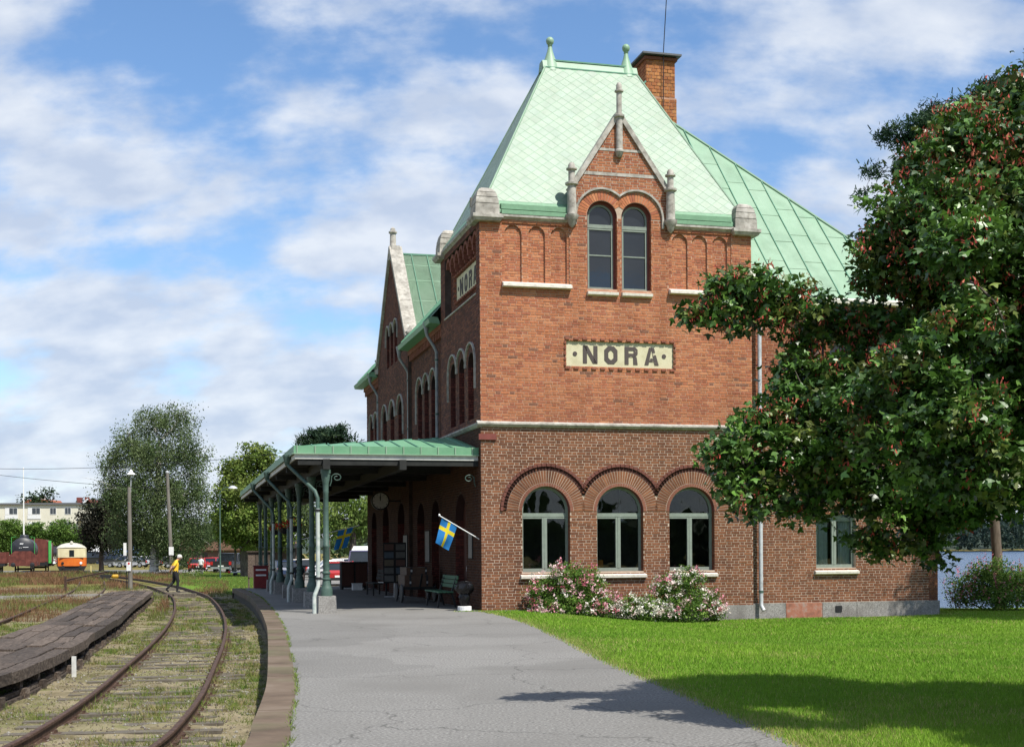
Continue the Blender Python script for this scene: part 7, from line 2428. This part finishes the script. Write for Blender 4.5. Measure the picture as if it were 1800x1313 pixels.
cpk = MB(); cpk.add([(-75, 128, -.52), (-25, 112, -.52), (-21, 84, -.52), (-12.6, 60.5, -.52), (8, 60.5, -.52), (10, 150, -.52), (-75, 150, -.52)], [tuple(range(7))])
o_ = cpk.obj('car_park', M_ASPH, tri=True, kind='structure', label='asphalt car park behind the station')

# ================================================================== PEOPLE


def person(label, loc, rz, h, joints, shirt, trousers, hair, skin=(.45, .27, .19), shoes=(.03, .03, .03), sleeve=.5, group=None, bald=False, stout=1.0):
    """joints in metres for a 1.8 m figure facing +y"""
    J = joints
    names = list(J)
    rad = dict(pelvis=.155, waist=.145, chest=.17, neck0=.07, neck=.06, head0=.085, head=.10, crown=.085, shoulderL=.085, shoulderR=.085, elbowL=.05, elbowR=.05, wristL=.036, wristR=.036, handL=.042, handR=.042,
               hipL=.11, hipR=.11, kneeL=.07, kneeR=.07, ankleL=.048, ankleR=.048, heelL=.05, heelR=.05, toeL=.038, toeR=.038)
    edges = [('pelvis', 'waist'), ('waist', 'chest'), ('chest', 'neck0'), ('neck0', 'neck'), ('neck', 'head0'), ('head0', 'head'), ('head', 'crown')]
    for s_ in 'LR':
        edges += [('chest', 'shoulder' + s_), ('shoulder' + s_, 'elbow' + s_), ('elbow' + s_, 'wrist' + s_), ('wrist' + s_, 'hand' + s_), ('pelvis', 'hip' + s_), ('hip' + s_, 'knee' + s_), ('knee' + s_, 'ankle' + s_),
                  ('ankle' + s_, 'heel' + s_), ('heel' + s_, 'toe' + s_)]
    me = bpy.data.meshes.new('skeleton')
    me.from_pydata([J[k] for k in names], [(names.index(a), names.index(b)) for a, b in edges], [])
    tmp = bpy.data.objects.new('tmp_skeleton', me); COL.objects.link(tmp)
    md = tmp.modifiers.new('Skin', 'SKIN'); md.branch_smoothing = .5
    for i, k in enumerate(names):
        sv = me.skin_vertices[0].data[i]
        r_ = rad[k] * (stout if k in ('pelvis', 'waist', 'chest', 'hipL', 'hipR') else 1 + (stout - 1) * .5)
        sv.radius = (r_ * (1.2 if k in ('pelvis', 'waist', 'chest') else 1), r_ * (.85 if k in ('chest', 'waist') else 1))
        sv.use_root = (k == 'pelvis')
    sd = tmp.modifiers.new('Sub', 'SUBSURF'); sd.levels = 2; sd.render_levels = 2
    dg = bpy.context.evaluated_depsgraph_get()
    bm_ = bpy.data.meshes.new_from_object(tmp.evaluated_get(dg))
    bpy.data.objects.remove(tmp); bpy.data.meshes.remove(me)
    bm_.name = 'person_body'
    bm_.materials.clear()
    for nm, c in (('skin', skin), ('shirt', shirt), ('trousers', trousers), ('shoes', shoes)):
        key = '%s_%.2f_%.2f_%.2f' % (nm, *c)
        bm_.materials.append(MATS.get(key) or flat(key, c, .8, var=.15, scale=14))
    wl_ = J['pelvis'][2] + .04
    nk = J['neck0'][2] + .03
    el = [Vector(J['elbowL']), Vector(J['elbowR'])]; sh = [Vector(J['shoulderL']), Vector(J['shoulderR'])]; wr_ = [Vector(J['wristL']), Vector(J['wristR'])]
    for p in bm_.polygons:
        c = p.center
        mi = 1
        if c.z < wl_: mi = 2
        if c.z < .085: mi = 3
        if c.z > nk: mi = 0
        for e_, s_, w_ in zip(el, sh, wr_):
            d1 = min((c - e_.lerp(w_, t / 6)).length for t in range(8))
            d0 = min((c - s_.lerp(e_, t / 6)).length for t in range(int(7 * sleeve)))
            if d1 < .09 and d1 < d0 and abs(c.x) > .10: mi = 0
        p.material_index = mi
        p.use_smooth = True
    root = empty('person', loc, rz, label, 'person', group)
    b_ = ob('body', bm_, None, root)
    hd = Vector(J['head'])
    f_ = (Vector(J['head']) - Vector(J['neck'])).normalized()
    hr_ = MB()
    for ring in range(7):
        pass
    hm = MB().lathe([(.106, -.02), (.118, .03), (.115, .08), (.085, .125), (.04, .148), (.005, .152)], (0, 0, 0), 16).mesh('hair', 60)
    hmat = MATS.get('hair_%.2f' % hair[0]) or noisy('hair_%.2f' % hair[0], [tuple(x * .8 for x in hair), hair], scale=30, rough=.8, bump=.6, bscale=80)
    ho = ob('hair', hm, hmat, root)
    ho.location = hd + Vector((0, -.02, -.01))
    ho.rotation_euler = (R(-18), 0, 0)
    fm_ = MB()
    fm_.lathe([(.012, 0), (.018, .02), (.006, .05)], (0, .105, -.02), 8)
    fo = fm_.obj('nose', bm_.materials[0], root); fo.location = hd + Vector((0, .0, -.01))
    for s_ in (-1, 1):
        e_ = MB().lathe([(.004, -.008), (.012, 0), (.004, .008)], (0, 0, 0), 8, 'y').obj('eye', M_IRONBLK, root); e_.location = hd + Vector((s_ * .036, .097, .008))
        er = MB().lathe([(.008, -.03), (.02, -.01), (.022, .015), (.008, .03)], (0, 0, 0), 8).obj('ear', bm_.materials[0], root); er.location = hd + Vector((s_ * .104, .0, -.01))
    mo = MB().box(-.026, .026, .0, .012, -.004, .004).obj('mouth', MATS.get('lip') or flat('lip', (.3, .12, .1)), root); mo.location = hd + Vector((0, .092, -.062))
    # five fingers on each hand
    for s_ in 'LR':
        h_ = Vector(J['hand' + s_]); w_ = Vector(J['wrist' + s_])
        d = (h_ - w_).normalized()
        side = d.cross(Vector((1, 0, 0))).normalized()
        fg_ = MB()
        for k, (o_, l_) in enumerate(((-.028, .055), (-.01, .068), (.01, .072), (.028, .06))):
            p0 = h_ + side * o_
            fg_.tube([p0, p0 + d * l_ * .6, p0 + d * l_ + Vector((0, 0, -.008))], [.0095, .009, .007], 6)
        p0 = w_.lerp(h_, .5) + side * .034
        fg_.tube([p0, p0 + side * .03 + d * .02, p0 + side * .038 + d * .05], [.011, .01, .008], 6)
        fg_.obj('fingers', bm_.materials[0], root)
    root.scale = (h / 1.8,) * 3
    return root


STAND = dict(pelvis=(0, 0, .96), waist=(0, 0, 1.12), chest=(0, .0, 1.36), neck0=(0, .0, 1.50), neck=(0, .01, 1.55), head0=(0, .03, 1.60), head=(0, .03, 1.68), crown=(0, .02, 1.74),
             shoulderL=(-.19, 0, 1.42), shoulderR=(.19, 0, 1.42), elbowL=(-.25, -.02, 1.14), elbowR=(.25, -.02, 1.14), wristL=(-.26, .06, .90), wristR=(.26, .06, .90), handL=(-.26, .09, .83), handR=(.26, .09, .83),
             hipL=(-.095, 0, .90), hipR=(.095, 0, .90), kneeL=(-.10, .01, .50), kneeR=(.10, .01, .50), ankleL=(-.10, -.02, .10), ankleR=(.10, -.02, .10), heelL=(-.10, -.04, .05), heelR=(.10, -.04, .05), toeL=(-.12, .13, .04), toeR=(.12, .13, .04))
WALK = dict(STAND)   # mid stride, head bowed, hands clasped behind the back
WALK.update(chest=(0, .06, 1.35), neck0=(0, .10, 1.49), neck=(0, .13, 1.53), head0=(0, .19, 1.57), head=(0, .22, 1.64), crown=(0, .22, 1.71), waist=(0, .02, 1.12), shoulderL=(-.18, .05, 1.42), shoulderR=(.18, .05, 1.42),
            elbowL=(-.25, -.12, 1.18), elbowR=(.25, -.12, 1.18), wristL=(-.06, -.20, 1.00), wristR=(.06, -.21, 1.02), handL=(.01, -.20, .96), handR=(-.01, -.22, .98),
            kneeL=(-.10, -.04, .51), ankleL=(-.10, -.36, .18), heelL=(-.10, -.40, .14), toeL=(-.11, -.27, .03), kneeR=(.10, .12, .52), ankleR=(.10, .08, .10), heelR=(.10, .05, .05), toeR=(.11, .23, .04))
wm = gnd(308, 1042, -.36)
person('man in a yellow vest and black trousers walking across the rails', (wm.x, wm.y, -.33), R(-68), 1.83, WALK, (.72, .46, .03), (.014, .014, .016), (.66, .64, .60), (.42, .24, .17), sleeve=.35, stout=1.22)
person('person in a white shirt beside the red cars', gp(353, 112), PI * .9, 1.75, STAND, (.7, .7, .68), (.05, .05, .06), (.05, .04, .03))
person('person in dark clothes right of the trailer', gp(438, 106), PI * .8, 1.75, STAND, (.03, .03, .035), (.02, .02, .025), (.05, .04, .03))
pr_ = at(524, 960, 57.5)
person('person in a dark striped top standing at the end of the platform', (pr_.x, 57.5, -.56 if pr_.x > -9 else -.56), PI, 1.8, STAND, (.02, .025, .03), (.14, .12, .10), (.03, .025, .02))

# ================================================================== FURNITURE AND THINGS ON THE PLATFORM
BL_, YL_ = (.02, .20, .52), (.78, .62, .02)
M_FLAG = noisy('flag_cloth', [(.95, .95, .95), (1.05, 1.05, 1.05)], scale=4, rough=.8, attr=True, transl=.35)


def flag(label, base, tip, f0, f1, length, hang, group):
    """flag cloth fixed between fractions f0..f1 of the pole, hanging down"""
    base, tip = Vector(base), Vector(tip)
    root = empty('swedish_flag', base, 0, label, 'flag', group)
    MB().tube([(0, 0, 0), tip - base], .014, 8).obj('pole', M_WHITE, root)
    MB().lathe([(.01, -.02), (.028, 0), (.028, .03), (.01, .05)], tip - base, 8).obj('knob', M_WHITE, root)
    A = (tip - base) * f0; B_ = (tip - base) * f1
    hang = Vector(hang).normalized()
    nh, nl_ = 12, 20
    V = []; F = []; C_ = []
    nrm_ = (B_ - A).cross(hang).normalized()
    for j in range(nl_ + 1):
        t = j / nl_
        for i in range(nh + 1):
            s = i / nh
            V.append(A.lerp(B_, s) * (1 - .12 * t) + (A + B_) / 2 * .12 * t + hang * length * t + nrm_ * (.035 * math.sin(s * 7 + t * 3) + .03 * math.sin(t * 6 + s * 2)) * (.25 + t))
    for j in range(nl_):
        for i in range(nh):
            F.append((j * (nh + 1) + i, j * (nh + 1) + i + 1, (j + 1) * (nh + 1) + i + 1, (j + 1) * (nh + 1) + i))
            cross = 5 <= i <= 6 or 6 <= j <= 8
            C_.append(YL_ if cross else BL_)
    V = [tuple(v) for v in V]
    ob('cloth', np_mesh('cloth', V, F, np.array(C_), smooth=True), M_FLAG, root)


flag('blue flag with yellow cross on a white pole at the tower corner', bw(-.01, .22, 1.93), bw(-1.12, .14, 2.56), .93, .55, .70, UX * -.32 + Vector((0, 0, -1)), 'flags on the platform')
flag('blue flag with yellow cross hanging further back under the canopy', bw(-4.02, 12.0, 1.95), bw(-1.75, 11.4, 2.50), .92, .70, .74, UX * -.30 + Vector((0, 0, -1)), 'flags on the platform')
for i, v in enumerate((10.0, 14.0, 18.0)):
    o0 = bw(-4.13, v, 0)
    hb = empty('hanging_basket', (o0.x, o0.y, 2.45), TH, ('red flower basket hanging nearest under the canopy edge', 'red flower basket hanging second under the canopy edge', 'red flower basket hanging farthest under the canopy edge')[i], 'flower basket', 'hanging baskets under the canopy')
    MB().lathe([(.05, -.2), (.17, -.12), (.22, 0)], (0, 0, 0), 12).obj('pot', M_IRONBLK, hb)
    ch_ = MB()
    for k in range(3): ch_.tube([(.2 * math.cos(k * 2.1), .2 * math.sin(k * 2.1), 0), (0, 0, .75)], .006, 4)
    ch_.tube([(0, 0, .75), (0, 0, 1.34)], .006, 4); ch_.obj('chain', M_IRONBLK, hb)
    n_ = 240
    P = RNG.normal(0, 1, (n_, 3)); P /= np.linalg.norm(P, axis=1)[:, None]; P *= np.array((.30, .30, .2)) * RNG.uniform(.6, 1, (n_, 1)); P[:, 2] += .08
    fl = RNG.random(n_) < .5
    V, F, C_ = leaves(P, .075, LEAF_OVAL, np.where(fl[:, None], np.array((.62, .03, .02)), np.array((.05, .11, .02))), (0, 0, .2), 1, .5)
    ob('blossoms', np_mesh('blossoms', V, F, C_), M_PETAL, hb)


def bpos(u, v, z=0.0): return bw(u, v, z)


# green garden bench along the tower wall
M_BENCHG = noisy('green_bench_slats', [(.045, .13, .07), (.07, .18, .10)], scale=4, rough=.5)
bn_ = empty('green_bench', bpos(-.38, 3.0), TH + PI / 2, 'green slatted bench against the tower wall', 'bench')
for k in range(4): MB().box(-1.05, 1.05, -.02 + k * .115, .075 + k * .115, .43, .465).obj('slat', M_BENCHG, bn_)
for k in range(3): MB().box(-1.05, 1.05, -.10 - k * .03, -.07 - k * .03, .56 + k * .12, .66 + k * .12).obj('back_slat', M_BENCHG, bn_)
for x in (-.85, .85):
    l_ = MB(); l_.bar((x, .40, 0), (x, .34, .43), .05, .05); l_.bar((x, -.12, 0), (x, .0, .43), .05, .05); l_.bar((x, -.02, .41), (x, .42, .41), .05, .04); l_.bar((x, .0, .43), (x, -.17, .92), .05, .05)
    l_.obj('leg', M_IRONBLK, bn_)
pl3 = empty('wrapped_planter', bpos(-.42, .25), 0, 'black glossy wrapped pot on a white round base by the corner', 'planter')
MB().lathe([(.19, 0), (.19, .11), (.17, .12)], (0, 0, 0), 18).obj('base', M_WHITE, pl3)
bag = MB(); bag.lathe([(.10, .121), (.13, .25), (.15, .36), (.13, .44), (.20, .50), (.25, .60), (.23, .70), (.17, .76), (.08, .78), (.02, .79)], (0, 0, 0), 22)
bag.v = [(x * (1 + .14 * math.sin(7 * math.atan2(y, x) + z * 16)), y * (1 + .14 * math.sin(7 * math.atan2(y, x) + z * 16)), z + .012 * math.sin(9 * math.atan2(y, x))) for x, y, z in bag.v]
bag.obj('wrapping', noisy('black_plastic_wrap', [(.005, .005, .006), (.009, .009, .010)], scale=20, rough=.25, spec=.3, bump=.7, bscale=14, dist=.02), pl3, smooth=45)
# luggage cart with trunks
lc = empty('luggage_cart', bpos(-.68, 6.3), TH, 'old luggage cart against the tower wall under the canopy', 'cart')
MB().box(-.5, .5, -.75, .75, .42, .50).obj('bed', M_DARKWOOD, lc)
for x in (-.52, .52):
    for y in (-.5, .5): MB().lathe([(.26, -.03), (.3, 0), (.26, .03)], (x, y, .3), 16, 'x').obj('wheel', M_IRONBLK, lc)
MB().bar((0, -.75, .45), (0, -1.2, .9), .05, .05).obj('handle', M_DARKWOOD, lc)
M_TRUNK = noisy('brown_trunk_leather', [(.06, .03, .018), (.11, .06, .035)], scale=4, rough=.55)
for i, (z0, z1, w_, lab) in enumerate(((.50, .86, .44, 'large brown trunk on the luggage cart'), (.862, 1.1, .38, 'smaller brown trunk on top of the large one'))):
    t_ = empty('travel_trunk', bpos(-.68, 6.3, z0), TH, lab, 'trunk', 'trunks on the luggage cart')
    MB().box(-w_, w_, -.6, .6, 0, z1 - z0).obj('case', M_TRUNK, t_)
    for x in (-w_ * .6, w_ * .6):
        MB().box(x - .03, x + .03, -.615, .615, .02, z1 - z0 + .006).obj('strap', M_IRONBLK, t_)
        MB().box(x - .025, x + .025, -.635, -.616, .10, .17).obj('buckle', M_RIM, t_)
# display rack, dark bench with papers, cabinet
rk = empty('postcard_rack', bpos(-.62, 10.7), TH, 'tall wire postcard rack beside the station door', 'display rack')
MB().tube([(0, 0, 0), (0, 0, 1.85)], .025, 8).obj('post', M_PIPE, rk)
ft2 = MB(); ft2.bar((-.35, 0, .03), (.35, 0, .03), .04, .04); ft2.bar((0, -.35, .03), (0, .35, .03), .04, .04); ft2.obj('foot', M_PIPE, rk)
for i in range(5):
    for s_ in (-1, 1):
        MB().box(s_ * .2 - .16, s_ * .2 + .16, -.10, -.085, .55 + i * .27, .76 + i * .27).obj('card', flat('card_%d%d' % (i, s_), [(.14, .14, .13), (.16, .13, .09), (.09, .12, .15), (.13, .07, .055), (.15, .15, .14)][(i + s_) % 5], .6), rk)
MB().box(-.4, .4, -.08, -.07, .5, 1.9).obj('back_panel', M_IRONBLK, rk)
db = empty('dark_bench', bpos(-.75, 13.2), TH + PI / 2, 'dark wooden bench under the platform clock', 'bench')
for k in range(3): MB().box(-1.0, 1.0, .02 + k * .13, .13 + k * .13, .42, .455).obj('slat', M_DARKWOOD, db)
for k in range(3): MB().box(-1.0, 1.0, -.05 - k * .03, -.02 - k * .03, .55 + k * .13, .66 + k * .13).obj('back_slat', M_DARKWOOD, db)
for x in (-.8, .8):
    l_ = MB(); l_.bar((x, .36, 0), (x, .34, .42), .05, .05); l_.bar((x, -.1, 0), (x, -.12, .95), .05, .05); l_.obj('leg', M_IRONBLK, db)
nb_ = empty('folded_newspaper', bpos(-.6, 13.0, .456), TH + .2, 'pale newspaper lying on the dark bench', 'newspaper')
MB().box(-.16, .16, -.28, .28, 0, .02).obj('pages', M_WHITE, nb_)
bx2 = empty('wooden_cabinet', bpos(-.75, 20.4), TH, 'dark cabinet standing out from the wall near the far end', 'cabinet')
MB().box(-.55, .55, -.3, .3, .08, 1.15).obj('body', M_DARKWOOD, bx2)
for x in (-.5, .5): MB().box(x - .04, x + .04, -.28, .28, 0, .08).obj('foot', M_DARKWOOD, bx2)
for x in (-.28, .28): MB().box(x - .24, x + .24, -.32, -.301, .15, 1.08).obj('door', M_DOOR, bx2)
wbin = empty('white_box', bpos(-.75, 19.4), TH, 'small white box on the platform beside the cabinet', 'box')
MB().box(-.2, .2, -.15, .15, 0, .25, .01).obj('carton', M_WHITE, wbin); MB().box(-.21, .21, -.16, .16, .25, .28).obj('lid', M_WHITE, wbin)
# clock on a bracket
ck = empty('platform_clock', bw(-.75, 13.0, 3.42), TH, 'round double faced clock hanging under the canopy', 'clock')
MB().lathe([(.30, -.09), (.33, -.07), (.33, .07), (.30, .09)], (0, 0, 0), 28, 'y').obj('case', M_IRONBLK, ck, smooth=40)
cf = MB().lathe([(.285, -.100), (.285, -.092)], (0, 0, 0), 28, 'y').obj('dial', flat('clock_dial', (.62, .60, .55), .5), ck)
hn = MB(); hn.bar((0, -.104, 0), (0, -.104, .23), .02, .006, up=(0, 1, 0)); hn.bar((0, -.104, 0), (-.02, -.104, .16), .03, .006, up=(0, 1, 0)); hn.obj('hand', M_IRONBLK, cf)
for k in range(12):
    a = k * PI / 6
    MB().bar((.23 * math.sin(a), -.103, .23 * math.cos(a)), (.27 * math.sin(a), -.103, .27 * math.cos(a)), .018, .004, up=(0, 1, 0)).obj('hour_mark', M_IRONBLK, cf)
MB().tube([(.33, 0, .0), (.75, 0, .0)], .025, 6).obj('bracket', M_IRONBLK, ck)
# notices on the shaded wall
for v, z, w_, h_, lab, un in ((1.25, 1.75, .22, .34, 'pale notice on the tower wall beside the flag', 0.0), (6.4 + 1.9, 1.75, .35, .5, 'framed poster on the wall behind the rack', MU), (11.9, 1.6, .4, .55, 'framed timetable on the gable wall', 0.0)):
    n_ = empty('wall_notice', bw(un - .012, v, z), TH, lab, 'notice', 'notices on the platform wall')
    MB().box(-.02, .0, -w_ - .03, w_ + .03, -h_ - .03, h_ + .03).obj('frame', M_DARKWOOD, n_)
    MB().box(-.026, -.021, -w_, w_, -h_, h_).obj('sheet', flat('notice_paper', (.22, .21, .19), .7) if 'notice_paper' not in MATS else MATS['notice_paper'], n_)
# board and red box at the platform end
ib = at(455, 960, 66)
nbd = empty('notice_board', (ib.x, 66, GZ - .1), R(20), 'brown plank notice board on legs beyond the platform end', 'notice board')
for k in range(3): MB().box(-.55 + k * .37, -.20 + k * .37, -.03, .03, .85 + .05 * (k == 1), 2.1).obj('plank', M_DECK, nbd)
for x in (-.5, 0, .5): MB().bar((x, .05, 0), (x, .05, 1.9), .07, .07).obj('leg', M_DECK, nbd)
MB().box(-.62, .64, -.12, .16, 2.11, 2.17).obj('top_rail', M_DECK, nbd)
rbp = bw(-4.4, 23.2)
rbx = empty('red_crate', (rbp.x, rbp.y, 0), TH, 'dark red box with white bands among the far columns', 'box')
MB().box(-.3, .3, -.25, .25, .03, .95).obj('body', flat('dark_red_paint', (.20, .02, .02), .5), rbx)
for z in (.55, .78): MB().box(-.22, .22, -.262, -.251, z, z + .07).obj('band', M_WHITE, rbx)
MB().box(-.33, .33, -.28, .28, .95, 1.0).obj('lid', flat('dark_red_lid', (.13, .015, .015), .5), rbx)
